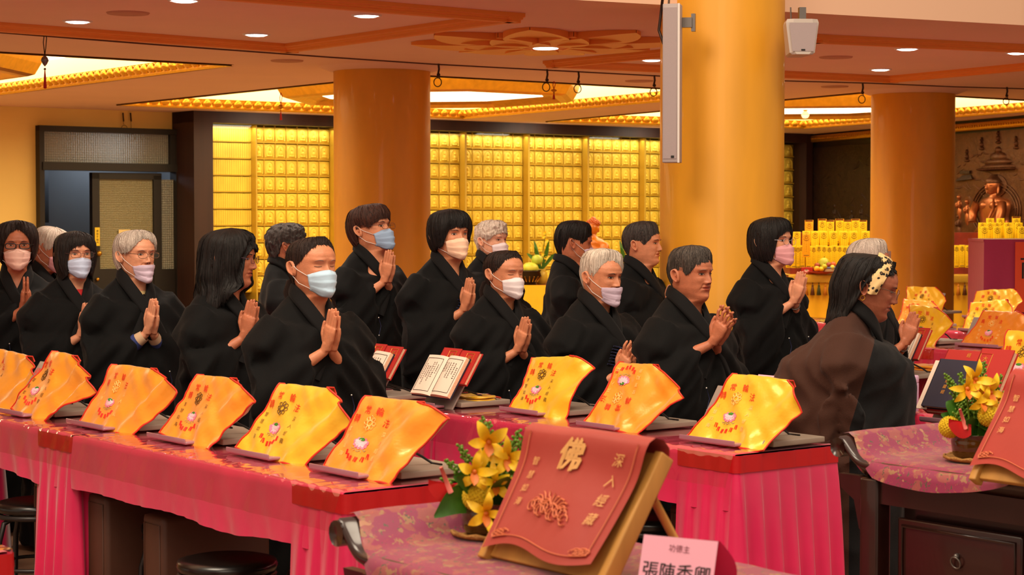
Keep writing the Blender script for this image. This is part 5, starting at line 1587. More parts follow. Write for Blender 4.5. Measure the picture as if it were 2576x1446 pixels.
    if hair_extra == 'pony':
        pts = [(.0, .105, .07), (0, .135, .05), (0, .145, .005), (0, .135, -.045), (0, .12, -.08)]
        rows = []
        for i, (p, r_) in enumerate(zip(pts, (.012, .026, .034, .028, .012))):
            rows.append([(p[0] + r_ * math.cos(2 * PI * j / 16) * 1.05, p[1] + r_ * .8 * math.sin(2 * PI * j / 16), p[2]) for j in range(17)])
        P = put(np.array(rows).reshape(-1, 3)).reshape(5, 17, 3); UV = np.zeros((5, 17, 2)); UV[..., 0] = np.linspace(0, 1, 17)[None]; UV[..., 1] = np.linspace(0, 1, 5)[:, None]
        build_uv('hair_tail', P, UV, HAIRM[hair], root, False)
        q = MB(); q.tube([put([(.016 * math.cos(t), .118 + .012 * math.sin(t), .062)])[0] for t in np.linspace(0, 2 * PI, 14)[:-1]], .005, n=6, closed=True); q.build('hair_tie', M_iris, root)
    if hair_extra == 'band':
        q = MB(); rows = []
        for j in range(41):
            an = math.radians(-104 + 208 * j / 40)
            row = []
            for kk in range(9):
                f = kk / 8 - .5; r_ = .010 * math.cos(PI * f) + .0025 * math.sin(an * 9 + kk)
                wdt = .062 * (.65 + .35 * math.cos(an))
                row.append(((.088 + r_) * math.sin(an), -.016 + f * wdt - .012 * math.cos(an), .128 + (.106 + r_) * math.cos(an) - .012 * abs(math.sin(an)) + f * .022 * math.cos(an)))
            rows.append(row)
        P = put(np.array(rows).reshape(-1, 3)).reshape(41, 9, 3)
        q.grid(P); q.build('headband', M_leopard, root)
        e = MB(); e.tube([put([(.082, .014 + .008 * math.sin(t), .066 + .009 * math.cos(t))])[0] for t in np.linspace(0, 2 * PI, 13)[:-1]], .0013, n=5, closed=True); e.build('earring', M_goldm, root)
        e = MB(); e.tube([put([(-.082, .014 + .008 * math.sin(t), .066 + .009 * math.cos(t))])[0] for t in np.linspace(0, 2 * PI, 13)[:-1]], .0013, n=5, closed=True); e.build('earring', M_goldm, root)
    if wristlet is not None:
        for s in wristlet[1]:
            c0 = (np.array([s * .024, .010, -.030]) * .85) @ Rx.T + hand_p; c1_ = (np.array([s * .055, .030, -.068]) * .85) @ Rx.T + hand_p; d_ = c1_ - c0
            if wristlet[2] == 'cuff':
                q = MB(); q.tube([c0, c0 + d_ * .5, c1_ + d_ * .2], [.026, .029, .033], n=18, caps=False); q.build('cuff', wristlet[0], root)
                q = MB(); q.tube([c0 + d_ * .7, c1_ + d_ * .5], [.033, .038], n=18, caps=False); q.build('undersleeve', mat('undersleeve_blue', (40, 52, 110), .8), root)
            else:
                q = MB(); d1 = d_ / np.linalg.norm(d_); o1 = np.cross(d1, [0, 0, 1]); o1 /= np.linalg.norm(o1); o2 = np.cross(d1, o1)
                q.tube([c0 + d_ * .15 + (o1 * math.cos(t) + o2 * math.sin(t)) * .0245 for t in np.linspace(0, 2 * PI, 21)[:-1]], .0035, n=6, closed=True); q.build('bracelet', wristlet[0], root)
    if undercollar is not None:
        for nm, m_, r0, r1, h0, h1 in (('turtleneck', undercollar[0], .057, .054, -.03, .040), ('jacket_collar', undercollar[1], .068, .074, -.03, .034)):
            q = MB(); rows = []
            for h, r in ((h0, r0 + .004), (h0 * .3 + h1 * .7, r0), (h1, r1), (h1 + .004, r1 - .006), (h1 - .01, r1 - .010)):
                rows.append([(xoff + r * math.cos(a_) * .95, .012 + r * math.sin(a_), neck_z + h + (r * math.sin(a_) * .5 if math.sin(a_) < 0 else 0)) for a_ in (np.linspace(0, 2 * PI, 33)[:-1] if nm == 'turtleneck' else np.linspace(-PI / 2 + .45, 1.5 * PI - .45, 33))])
            q.grid(np.array(rows), closed_v=(nm == 'turtleneck')); q.build(nm, m_, root)
    # ---- mask
    if mask is not None:
        ztopc = .098 - mask_low; zbot = -.012 - mask_low * .5
        NU_, NV_ = 33, 22; phm = math.radians(60)
        P = []
        for i in range(NU_):
            f = i / (NU_ - 1) * 2 - 1; ph = f * phm; row = []
            for j in range(NV_):
                t = j / (NV_ - 1)
                z1 = ztopc - (.020 if not mask_low else .006) * abs(f) ** 1.5; z0 = zbot + .030 * abs(f) ** 2
                z = z0 + (z1 - z0) * t
                zb_ = max(z, .006)
                x, y = base_xy(np.array(ph), np.array(zb_)); x, y = float(x), float(y)
                yn = float(surf_y(F, min(abs(x), .06) * np.sign(x), min(max(zb_, .0), .13))) if abs(f) < .75 else y
                c = math.cos(ph * 1.25)
                dome = (.026 + .006 * math.sin(PI * min(1, t * 1.05))) * max(0, c) ** 1.6 * (1 - .18 * t) if not mask_low else .020 * max(0, c) ** 1.5
                pinch = 0.0
                if t > .86 and not mask_low: pinch = (t - .86) / .14
                yy = y - dome - .005
                yy = min(yy, yn - .003) if pinch == 0 else min(yy * (1 - pinch) + (yn - .0028) * pinch, yn - .0025)
                saw = (t * 3.2 + .12 * (1 - abs(f))) % 1.0; pl = .0045 * (saw - .5) * (1 if .1 < t < .9 else .2) * (.45 + .55 * (1 - abs(f) ** 2)) + .0012 * fold_noise(f * 5, t * 6, seed)
                yy -= pl
                if t < .12: yy += (.12 - t) * .10
                if abs(f) > .93: x *= 1.0 + .015
                row.append((x * (1.03 if abs(f) > .6 else 1.02), yy, z + .003 * fold_noise(f * 3, t * 2, seed + 5)))
            P.append(row)
        Pm = put(np.array(P).reshape(-1, 3)).reshape(NU_, NV_, 3)
        mo = MB(); mo.grid(Pm, flip=False)
        mk = mo.build('face_mask', mask, root)
        so = mk.modifiers.new('thick', 'SOLIDIFY'); so.thickness = .0012
        for s in (0, -1):
            sg = -1 if s == 0 else 1
            for jv, zz in ((NV_ - 2, .125), (2, .083)):
                a0 = np.array(P[s][jv]); b0 = np.array([sg * .083, .028, zz]); m_ = (a0 + b0) / 2 + np.array([sg * .007, 0, -.002 if jv > 5 else -.008])
                q = MB(); q.tube(put([a0, m_, b0]), .0014, n=5); q.build('ear_loop', M_white, mk)
    # ---- glasses
    if glasses:
        gm, shape, lm = glasses
        g_root = MB(); zg = .1115; fy = -.107
        lens_x = .033
        for s in (-1, 1):
            pts = []
            for r in range(24):
                an = 2 * PI * r / 24
                if shape == 'round': x, z = .0225 * math.cos(an), .0185 * math.sin(an)
                else:
                    x = .0245 * math.copysign(abs(math.cos(an)) ** .65, math.cos(an)); z = .0145 * math.copysign(abs(math.sin(an)) ** .7, math.sin(an))
                xx = s * (lens_x) + x
                pts.append((xx, fy + .16 * max(0, abs(xx) - .02) ** 1.0 * .55, zg + z))
            g_root.tube(put(pts), .0026 if lm == 'thick' else .0011, n=6, closed=True)
            ex_ = lens_x + .0235
            g_root.tube(put([(s * ex_, fy + .012, zg + .006), (s * (ex_ + .018), fy + .03, zg + .008), (s * .080, .0, zg + .010), (s * .080, .030, zg + .004), (s * .077, .042, zg - .012)]), .0013 if lm != 'thick' else .002, n=6)
        g_root.tube(put([(-.0105, fy, zg + .003), (-.004, fy - .004, zg + .0065), (.004, fy - .004, zg + .0065), (.0105, fy, zg + .003)]), .0011 if lm != 'thick' else .002, n=6)
        go = g_root.build('glasses', gm, root)
        for s in (-1, 1):
            q = MB(); pts = []
            for r in range(20):
                an = 2 * PI * r / 20; x, z = .0218 * math.cos(an), .0155 * math.sin(an); xx = s * lens_x + x
                pts.append((xx, fy + .088 * max(0, abs(xx) - .02), zg + z))
            q.add(put(pts), [tuple(range(20))])
            q.build('lens', clear_film('spectacle_lens', (255, 250, 244), .02), go, smooth=False)
    return root, put, R3, hand_p, Rx

def leopard():
    m = mat('leopard_cloth', (216, 178, 118), .7)
    nt = m.node_tree; p = nt.nodes['Principled BSDF']; tc = nt.nodes.new('ShaderNodeTexCoord')
    vo = nt.nodes.new('ShaderNodeTexVoronoi'); vo.inputs['Scale'].default_value = 52; nt.links.new(tc.outputs['Object'], vo.inputs['Vector'])
    nz = nt.nodes.new('ShaderNodeTexNoise'); nz.inputs['Scale'].default_value = 90; nt.links.new(tc.outputs['Object'], nz.inputs['Vector'])
    ad = nt.nodes.new('ShaderNodeMath'); ad.operation = 'MULTIPLY_ADD'; ad.inputs[1].default_value = .5
    nt.links.new(nz.outputs[0], ad.inputs[0]); nt.links.new(vo.outputs['Distance'], ad.inputs[2])
    rp = nt.nodes.new('ShaderNodeValToRGB'); e = rp.color_ramp.elements
    rp.color_ramp.interpolation = 'CONSTANT'
    e[0].position = 0; e[0].color = (*lin((140, 98, 50)), 1); e[1].position = .36; e[1].color = (*lin((28, 18, 14)), 1)
    x = e.new(.62); x.color = (*lin((222, 186, 128)), 1)
    nt.links.new(ad.outputs[0], rp.inputs[0]); nt.links.new(rp.outputs[0], p.inputs['Base Color'])
    return m
M_leopard = leopard()
def mask_mat(name, rgb): return mat('mask_' + name, rgb, .75, bump=.06, bscale=500, sheen=.1)
MK = {'pink': mask_mat('pink', (246, 196, 180)), 'rose': mask_mat('rose', (230, 160, 166)), 'blue': mask_mat('blue', (196, 206, 236)), 'sky': mask_mat('sky', (186, 214, 238)), 'lav': mask_mat('lavender', (214, 190, 212)), 'white': mask_mat('white', (236, 220, 224)), 'slate': mask_mat('slate', (150, 172, 204)), 'peach': mask_mat('peach', (250, 202, 172))}
GL = {'black': mat('frame_black', (20, 16, 18), .3), 'wire': mat('frame_wire', (140, 110, 90), .3, metal=.8), 'brown': mat('frame_brown', (80, 50, 46), .35), 'silver': mat('frame_silver', (180, 170, 176), .25, metal=.6), 'plum': mat('frame_plum', (70, 28, 50), .35)}
SH = {'red': mat('shirt_red', (196, 30, 34), .8), 'leo': M_leopard, 'orange': mat('shirt_orange', (220, 70, 30), .8), 'pink': mat('shirt_pink', (214, 96, 110), .8), 'ivory': mat('shirt_ivory', (226, 200, 176), .85, bump=.2, bscale=200), 'dark': mat('shirt_dark', (26, 22, 22), .8)}
SK = {'fair': (222, 152, 118), 'mid': (208, 134, 98), 'tan': (190, 114, 82), 'brown': (166, 96, 70), 'pale': (230, 170, 138)}
PEOPLE = {}
def P_(key, *a, **k): PEOPLE[key] = person(*a, **k)
#       label, u, a, vtop, yaw
P_('p1', 'woman in round black glasses and pink mask, hands joined', 42, .9, 553, 15, hyaw=2, style='open', hair='dkbrown', mask=MK['pink'], glasses=(GL['black'], 'rect', 'thick'), skinrgb=SK['tan'], hand_z=1.07, hand_tilt=14, seed=11, brow='dark', hand_x=0.04, hs=0.97)
P_('p2', 'white-haired person looking down behind the bob-haired woman', 108, 1.25, 565, 60, hyaw=10, hpitch=18, style='crop', hair='white', mask=MK['rose'], skinrgb=SK['tan'], seed=12, brow='grey', age=1, hs=0.9)
P_('p3', 'woman with black bob, thin glasses and pale blue mask, red top showing', 186, .9, 580, 32, hyaw=0, style='bob', hair='streak', mask=MK['blue'], glasses=(GL['brown'], 'rect', 'thin'), skinrgb=SK['fair'], shirt=SH['red'], hand_z=.97, hand_tilt=18, seed=13, hs=0.9)
P_('p4', 'silver-haired woman with thin glasses, mask below her nose and patterned shirt', 338, .9, 577, 38, hyaw=6, style='parted', hair='silver', mask=MK['lav'], mask_low=.034, glasses=(GL['wire'], 'rect', 'thin'), skinrgb=SK['fair'], shirt=SH['leo'], hand_z=1.01, hand_tilt=18, seed=14, brow='grey', age=1, wristlet=(mat('beige_cuff', (206, 170, 138), .8), (-1, 1), 'cuff'), hs=0.88)
P_('p5', 'unmasked woman with long dark hair and plum glasses in profile', 565, .9, 572, 58, hyaw=24, hpitch=4, style='long', hair='black', glasses=(GL['plum'], 'rect', 'thin'), skinrgb=SK['tan'], shirt=SH['orange'], hand_z=1.03, hand_tilt=16, seed=15, hand_x=-0.05, hand_out=0.155, wristlet=(M_metal, (1,), 'ring'), hs=0.96)
P_('p6', 'grey curly-haired person facing away behind the long-haired woman', 714, 2.25, 560, 95, hyaw=8, style='curly', hair='saltpepper', mask=MK['white'], skinrgb=SK['tan'], seed=16, hs=0.9)
P_('p7', 'woman with tied-back dark hair, closed eyes and light blue mask', 780, .85, 595, 40, hyaw=0, style='back', hair='dkbrown', mask=MK['sky'], skinrgb=SK['mid'], closed=True, hand_z=1.025, hand_tilt=14, seed=17, hair_extra='pony', brow='grey', age=1, stout=1.08, hand_x=-0.04, hs=0.95)
P_('p8', 'tall woman with short brown hair, glasses and slate blue mask', 930, 2.25, 513, 50, hyaw=10, hpitch=-8, style='earbob', hair='brown', mask=MK['slate'], glasses=(GL['brown'], 'rect', 'thin'), skinrgb=SK['mid'], hand_z=1.2, hand_tilt=12, seed=18, hand_x=-0.05, hand_out=0.16, hs=0.96)
P_('p9', 'woman with thick black hair and peach mask', 1126, 2.35, 525, 36, hyaw=0, style='helmet', hair='black', mask=MK['peach'], skinrgb=SK['mid'], hand_z=1.08, hand_tilt=16, seed=19, stitch=True, stout=1.05, hs=0.95)
P_('p10', 'short woman with low ponytail, closed eyes and white mask', 1262, 2.22, 628, 38, hyaw=2, hpitch=4, style='back', hair='dkbrown', mask=MK['white'], skinrgb=SK['mid'], closed=True, hand_z=.93, hand_tilt=20, seed=20, hair_extra='pony', brow='grey', age=1, hand_x=-0.04, hs=0.88)
P_('p11', 'woman with white curly hair and white mask half hidden by the crowd', 1232, 3.85, 553, 48, style='curly', hair='white', mask=MK['white'], skinrgb=SK['pale'], seed=21, brow='grey', age=1, hs=0.9)
P_('p12', 'woman with short black hair and lavender mask turned to the altar', 1430, 3.8, 552, 84, hyaw=14, hpitch=8, style='crop', hair='black', mask=MK['lav'], skinrgb=SK['tan'], shirt=SH['pink'], seed=22, hs=0.96)
P_('p13', 'elderly person with swept white hair and lavender mask under the nose', 1502, 2.26, 622, 42, hyaw=4, hpitch=6, style='swept', hair='white', mask=MK['lav'], mask_low=.026, skinrgb=SK['mid'], hands='cup', hand_z=.86, hand_tilt=30, seed=23, brow='dark', age=1, stitch=True, part=-20, hand_x=-0.04, hs=0.88)
P_('p14', 'unmasked woman with cropped dark grey hair beside the tallest column', 1608, 3.76, 555, 62, hyaw=6, style='crop', hair='saltpepper', skinrgb=SK['mid'], hand_z=1.05, hand_tilt=25, seed=24, age=.8, nose=.85, hs=0.93)
P_('p15', 'unmasked woman with grey short hair and maroon collar, fingers interlaced', 1728, 2.26, 615, 44, hyaw=2, hpitch=2, style='crop', hair='dkgrey', skinrgb=SK['tan'], shirt=SH['ivory'], hands='clasp', hand_z=1.02, hand_tilt=28, seed=25, age=1, nose=.88, brow='grey', hand_x=-0.04, undercollar=(SH['ivory'], mat('maroon_jacket', (96, 16, 44), .7)), hs=0.88)
P_('p16', 'woman with smooth black bob, clear glasses and pink mask', 1932, 3.8, 545, 46, hyaw=4, style='bobside', hair='black', mask=MK['rose'], glasses=(GL['silver'], 'round', 'thin'), skinrgb=SK['fair'], hand_z=1.1, hand_tilt=18, seed=26, hand_x=-0.03, wristlet=(M_metal, (1,), 'ring'), hs=0.96)
P_('p17', 'bent woman in brown and black robe with leopard headband', 2098, 2.24, 634, 80, hyaw=0, hpitch=16, style='banded', hair='black', skinrgb=SK['brown'], hands='cup', hand_z=.66, hand_tilt=50, lean=16, deep=1.5, split=-.06, robe='brown', hair_extra='band', glasses=(GL['wire'], 'round', 'thin'), seed=27, age=1, cords=False, stout=1.15, hs=0.95)
P_('p18', 'grey-haired person hidden behind the leopard headband', 2176, 3.75, 598, 60, hyaw=10, style='crop', hair='silver', skinrgb=SK['tan'], hand_z=.93, hand_x=.03, hand_tilt=20, seed=28, age=1, wristlet=(M_metal, (1,), 'ring'), hs=0.9)

# ================================================================== RIGHT WALL, ALTARS, HANGING THINGS
rn = np.array([rd[1], -rd[0]]); 
if rn[1] > 0: rn = -rn                        # into the room
RN3 = np.array([rn[0], rn[1], 0.0]); RD3 = np.array([rd[0], rd[1], 0.0])
def on_rw(u, v, off=0.0):
    p = on_plane(u, v, np.array([RW0[0], RW0[1], 0]) + RN3 * off, RN3); w = p - np.array([RW0[0], RW0[1], 0]); return float(w @ RD3), float(p[2])
RWANG = math.atan2(rd[1], rd[0])
M_bronze = mat('bronze_relief', (92, 56, 36), .45, metal=.6, var=.25, vscale=10, bump=.5, bscale=30)
M_bronzed = mat('bronze_dark', (52, 32, 22), .5, metal=.4, var=.3, vscale=8, bump=.6, bscale=26)
M_bronzel = mat('bronze_polished', (168, 100, 62), .32, metal=.75, var=.15, vscale=14)
def half_lump(mb, c, rx, rz, d, n=14, k=5, m=0):
    P = [[(c[0] + rx * math.cos(2 * PI * j / n) * math.cos(i * PI / 2 / k), -d * math.sin(i * PI / 2 / k), c[1] + rz * math.sin(2 * PI * j / n) * math.cos(i * PI / 2 / k)) for j in range(n)] for i in range(k + 1)]
    mb.grid(np.array(P), m, closed_v=True)
def relief_root(s0, label):
    p = np.array([RW0[0], RW0[1], 0]) + RD3 * s0 + RN3 * .03
    return thing('bronze_relief', label, 'relief', tuple(p), RWANG)
# local frame of a relief: +x along the wall (towards the camera), -y into the room, z up
def gold_frame(root, w, z0, z1, t=.09):
    for nm, c, sz in (('frame_rail', (w / 2, -.03, z1 - t / 2), (w, .07, t)), ('frame_rail', (w / 2, -.03, z0 + t / 2), (w, .07, t)), ('frame_stile', (t / 2, -.03, (z0 + z1) / 2), (t, .07, z1 - z0)), ('frame_stile', (w - t / 2, -.03, (z0 + z1) / 2), (t, .07, z1 - z0))):
        q = MB(); q.rbox(c, sz, .02); q.build(nm, M_goldm, root)
    q = MB()
    for k in range(int((z1 - z0) / .05)): q.ball((t * .5, -.07, z0 + .03 + k * .05), .013, 6, 4)
    for k in range(int(w / .05)): q.ball((.03 + k * .05, -.07, z1 - t * .5), .013, 6, 4)
    tag(q.build('frame_beads', M_goldm, root), kind='stuff')
# panel 1
s0, zt1 = on_rw(2036, 343); s1, _ = on_rw(2235, 330)
r1 = relief_root(s0, 'dark framed bronze relief panel behind the yellow plaques')
gold_frame(r1, s1 - s0, .75, zt1)
q = MB(); q.box(((s1 - s0) / 2, 0, 1.58), (s1 - s0 - .05, .03, 1.78)); q.build('panel', M_bronzed, r1, smooth=False)
def standing_figure(root, x, z, h, m, d=.05, name='figure'):
    q = MB()
    half_lump(q, (x, z + h * .86), h * .085, h * .10, d); half_lump(q, (x, z + h * .58), h * .16, h * .20, d * .9); half_lump(q, (x, z + h * .25), h * .15, h * .30, d * .8)
    half_lump(q, (x - h * .09, z + h * .55), h * .05, h * .17, d * 1.1); half_lump(q, (x + h * .09, z + h * .55), h * .05, h * .17, d * 1.1)
    half_lump(q, (x, z + h * .52), h * .05, h * .07, d * 1.25)
    q.tube([(x + h * .17 * math.cos(t), -.012, z + h * .86 + h * .17 * math.sin(t)) for t in np.linspace(0, 2 * PI, 21)[:-1]], h * .012, n=5, closed=True)
    return q.build(name, m, root)
def seated_figure(root, x, z, h, m, d=.05, name='seated_figure'):
    q = MB(); half_lump(q, (x, z + h * .12), h * .36, h * .13, d); half_lump(q, (x, z + h * .42), h * .2, h * .24, d); half_lump(q, (x, z + h * .76), h * .12, h * .14, d); half_lump(q, (x, z + h * .93), h * .06, h * .06, d * .8)
    return q.build(name, m, root)
def clouds(root, rects, m, n=26, seed=3):
    rr = random.Random(seed); q = MB()
    for (x0, x1, z0, z1) in rects:
        for _ in range(n):
            x, z = rr.uniform(x0, x1), rr.uniform(z0, z1); L = rr.uniform(.08, .22); a0 = rr.uniform(-.5, .5); cu = rr.uniform(-3, 3)
            pts = []
            for k in range(7):
                t = k / 6; pts.append((min(max(x + L * t, x0), x1 + .05), -.012, z + L * (a0 * t + .25 * math.sin(cu * t + x * 9))))
            q.tube(pts, [.003, .008, .011, .012, .011, .008, .003], n=5)
    return tag(q.build('cloud_scrolls', m, root), kind='stuff')
for (u, v) in [(2107, 545), (2150, 560), (2175, 545), (2095, 580)]:
    s, z = on_rw(u, v); standing_figure(r1, s - s0, z - .1, .28, M_bronzed, .03)
clouds(r1, [(.15, s1 - s0 - .3, 1.0, 2.25)], M_bronzed, 60)
# panel 2
s2 = on_rw(2352, 330)[0]; zt2 = on_rw(2400, 314)[1]; s3 = on_rw(2640, 300)[0] + .5
r2 = relief_root(s2, 'large bronze relief of a seated Buddha with monks and pagoda')
w2 = s3 - s2; gold_frame(r2, w2, .75, zt2)
q = MB(); q.box((w2 / 2, 0, 1.6), (w2 - .05, .03, 1.80)); q.build('panel', M_bronze, r2, smooth=False)
def R2(u, v): s, z = on_rw(u, v); return s - s2, z
bx, bz = R2(2515, 470); sc = R2(2515, 450)[1] - R2(2515, 490)[1]           # 40 px of height there
ks = (R2(2535, 470)[0] - R2(2495, 470)[0]) / 40                            # metres along the wall per px
kz = sc / 40
# the central Buddha
def half_loft(mb, rows, cx, n=14):
    P = []
    for z, hw, d in rows: P.append([(cx + hw * math.cos(PI * k / n), -d * math.sin(PI * k / n) ** .8, z) for k in range(n + 1)])
    mb.grid(np.array(P))
def L_(rows): return [(bz + z * kz, w_ * ks, d) for z, w_, d in rows]
q = MB(); half_loft(q, L_([(-21, 3, .06), (-19, 6, .10), (-14, 9, .125), (-7, 11.5, .135), (0, 13, .135), (7, 13.4, .13), (14, 12.6, .12)]), bx)
half_loft(q, L_([(-6, 3.2, .15), (-4, 3.6, .165), (0, 2.0, .155), (5, 1.5, .14)]), bx); half_loft(q, L_([(-13, 1, .12), (-11.5, 4, .140), (-10, 4.4, .142), (-9, 2, .135)]), bx)
for s in (-1, 1):
    half_loft(q, L_([(1.5, 1, .12), (2.6, 4, .139), (4.2, 3.6, .139), (5, 1, .12)]), bx + s * 6 * ks)
    q.tube([(bx + s * 13 * ks, -.05, bz + 5 * kz), (bx + s * 15 * ks, -.06, bz - 5 * kz), (bx + s * 13.5 * ks, -.06, bz - 16 * kz)], [.012, .02, .014], n=6)
q.build('buddha_head', M_bronzel, r2)
q = MB(); half_loft(q, L_([(9, 13.8, .135), (14, 14, .14), (19, 12.5, .13), (23, 9, .11), (24.5, 6.5, .10), (28, 6, .09), (31, 3.5, .07), (32, .5, .03)]), bx); q.build('curled_hair', M_bronze, r2)
q = MB(); half_loft(q, L_([(-16, 8, .09), (-23, 9, .09), (-27, 18, .10), (-31, 29, .11), (-37, 35, .12), (-48, 37, .13), (-60, 35.5, .135), (-75, 33, .13), (-92, 33, .13), (-104, 42, .14), (-112, 50, .14), (-120, 50, .10)]), bx)
for s in (-1, 1): half_loft(q, L_([(-57, 2, .12), (-52, 11, .150), (-46, 13, .155), (-40, 11, .14), (-36, 3, .12)]), bx + s * 12 * ks); q.tube([(bx + s * 31 * ks, -.10, bz - 40 * kz), (bx + s * 36 * ks, -.13, bz - 62 * kz), (bx + s * 34 * ks, -.15, bz - 88 * kz)], [.05, .055, .045], n=10)
q.tube([(bx + 16 * ks, -.13, bz - 30 * kz), (bx + 22 * ks, -.16, bz - 55 * kz), (bx + 8 * ks, -.15, bz - 80 * kz)], [.012, .016, .012], n=6)
q.build('buddha_body', M_bronzel, r2)
for R_, dz, nm in ((27, 2, 'halo'), (62, -60, 'mandorla')):
    q = MB()
    for f in (1.0, .9, .8): q.tube([(bx + R_ * f * ks * math.cos(t), -.02, bz + dz * kz + R_ * f * (1.0 if R_ < 40 else 1.15) * kz * math.sin(t)) for t in np.linspace(0, 2 * PI, 41)[:-1]], .010, n=5, closed=True)
    q.build(nm, M_bronze, r2)
# pagoda canopy
q = MB(); px, pz = R2(2520, 420)
for k, (w_, h_, z_) in enumerate([(44, 10, 0), (36, 12, 12), (22, 16, 24), (8, 10, 42)]): half_lump(q, (px, pz + z_ * kz), w_ * ks, h_ * kz, .09 - .012 * k, 16, 4)
for k in range(13): half_lump(q, (px + (k - 6) * 6.6 * ks, pz - 5 * kz), 3.4 * ks, 4.5 * kz, .1, 8, 3)
q.build('pagoda_canopy', M_bronze, r2)
q = MB(); hx, hz_ = R2(2432, 455); q.add([(hx - 16 * ks, -.05, hz_), (hx + 30 * ks, -.05, hz_ + 4 * kz), (hx + 20 * ks, -.02, hz_ + 16 * kz), (hx - 2 * ks, -.02, hz_ + 14 * kz), (hx - 16 * ks, 0, hz_), (hx + 30 * ks, 0, hz_ + 4 * kz)], [(0, 1, 2, 3), (0, 4, 5, 1)]); q.box((hx + 8 * ks, -.02, hz_ + 22 * kz), (26 * ks, .04, 8 * kz)); q.build('temple_roof', M_bronzed, r2, smooth=False)
for (u, v) in [(2442, 408), (2479, 378), (2521, 362), (2566, 376)]:
    x, z = R2(u, v); seated_figure(r2, x, z, 34 * kz, M_bronze, .05)
for (u, v, h) in [(2422, 545, 66), (2442, 560, 70), (2401, 568, 66), (2421, 590, 62), (2400, 610, 50)]:
    x, z = R2(u, v); standing_figure(r2, x, z - 6 * kz, h * kz, M_bronzel if v < 580 else M_bronze, .05)
clouds(r2, [(.15, w2 * .45, 1.75, 2.3), (bx + .3, w2 - .15, 1.5, 2.3), (.1, .4, .9, 1.3)], M_bronze, 34, 5)

# ---- altar along the right wall: yellow skirt, tiers, plaques
M_yel = mat('altar_yellow_cloth', (246, 190, 24), .5, var=.06, vscale=6, sheen=.2)
M_plq = mat('plaque_yellow', (255, 212, 8), .55, var=.04, vscale=20); M_plq2 = mat('plaque_orange', (255, 176, 10), .55)
M_emb = mat('plaque_emblem', (112, 84, 6), .6); M_wood = mat('altar_red_wood', (120, 34, 20), .45, var=.2, vscale=12)
AY = 19.35; AZ = .945
ax0 = (1985 - 1288) / FPX * AY; ax1 = (2530 - 1288) / FPX * AY; ADEP = .85
alt = thing('altar_table', 'altar table with yellow tasselled skirt under the bronze reliefs', 'table', ((ax0 + ax1) / 2, AY, 0))
AW = ax1 - ax0
q = MB(); q.rbox((0, ADEP / 2, AZ - .02), (AW, ADEP, .04), .01); q.build('table_top', M_wood, alt)
for x in (-AW / 2 + .06, AW / 2 - .06):
    for y in (.07, ADEP - .07): q = MB(); q.box((x, y, AZ / 2 - .02), (.07, .07, AZ - .04)); q.build('leg', M_wood, alt, smooth=False)
ac_ = thing('altar_cloth', 'yellow altar cloth with gold band and dangling tassels', 'tablecloth', ((ax0 + ax1) / 2, AY, 0))
P = []
for i in range(260):
    x = -AW / 2 + AW * i / 259; P.append([(x, -.012 - (.0 if k < 2 else .02) * (.5 + .5 * math.sin(x * 42)) * (k / 7) - .004 * k, AZ + .003 - (AZ - .02) * (k / 7) ** 1.4) for k in range(8)])
q = MB(); q.grid(np.array(P)); q.build('skirt', M_yel, ac_)
q = MB(); q.rbox((0, ADEP / 2 - .015, AZ + .006), (AW + .03, ADEP + .02, .008), .002); q.rbox((0, -.035, AZ - .035), (AW + .02, .012, .075), .004); q.build('gold_band', mat('gold_brocade', (214, 172, 58), .4, metal=.3, bump=.4, bscale=120), ac_)
tas = MB(); tas.tube([(0, 0, 0), (0, 0, -.03)], .005, n=5); tas.ball((0, 0, -.035), .012, 8, 6); tas.lathe([(.004, -.13), (.024, -.128), (.016, -.07), (.010, -.042), (.0, -.036)], 10)
for i in range(34):
    x = -AW / 2 + .04 + (AW - .08) * i / 33
    me_t = globals().setdefault('_tas%d' % (i % 3), None)
    if me_t is None: me_t = globals()['_tas%d' % (i % 3)] = tas.mesh('tassel', mat('tassel_%d' % (i % 3), [(92, 46, 14), (58, 62, 20), (196, 120, 20)][i % 3], .6))
    link('tassel', me_t, ac_, (x, -.05, AZ - .07))
rack = thing('plaque_rack', 'stepped red wooden rack behind the yellow plaques', 'rack', ((ax0 + ax1) / 2, AY + .1, AZ + .01))
for k, hk in enumerate((.062, .192, .295, .42)):
    q = MB(); q.box((0, .06 + k * .17, hk / 2), (AW - .04, .17, hk)); q.build('step', M_wood, rack, smooth=False)
def plaque_meshes(w, h, arch):
    q = MB(); q.rbox((0, 0, h / 2), (w, .014, h), .002); b = q.mesh('board', M_plq)
    e = MB(); s = w * .30; zc_ = h * .86
    e.tube([(s * 1.15 * math.cos(t), -.0085, zc_ - s * .6 + s * .85 * math.sin(t)) for t in np.linspace(PI * 1.0, PI * 2.0, 9)], .0028, n=4)
    e.tube([(s * .42 * math.cos(t), -.0085, zc_ + s * .62 + s * .42 * math.sin(t)) for t in np.linspace(0, 2 * PI, 11)[:-1]], .0024, n=4, closed=True)
    e.tube([(s * .62 * math.cos(t), -.0085, zc_ - s * .25 + s * .5 * math.sin(t)) for t in np.linspace(0, 2 * PI, 11)[:-1]], .0024, n=4, closed=True)
    for t in (-1, 1): e.tube([(t * s * .8, -.0085, zc_ + s * .9), (t * s * 1.15, -.0085, zc_ + s * .3), (t * s * 1.0, -.0085, zc_ - s * .3)], .0016, n=4)
    em = e.mesh('emblem', M_emb)
    l = MB()
    rr = random.Random(5)
    for x in (-.28, 0, .28):
        z = h * (.66 if x else .7)
        while z > h * .18:
            l.box((x * w, -.0078, z), (.003 if x else .005, .001, .008)); z -= .016 if x else .018
    l.box((0, -.0078, h * .07), (w * .7, .001, h * .04))
    return b, em, l.mesh('lettering', mat('plaque_ink', (150, 116, 6), .6))
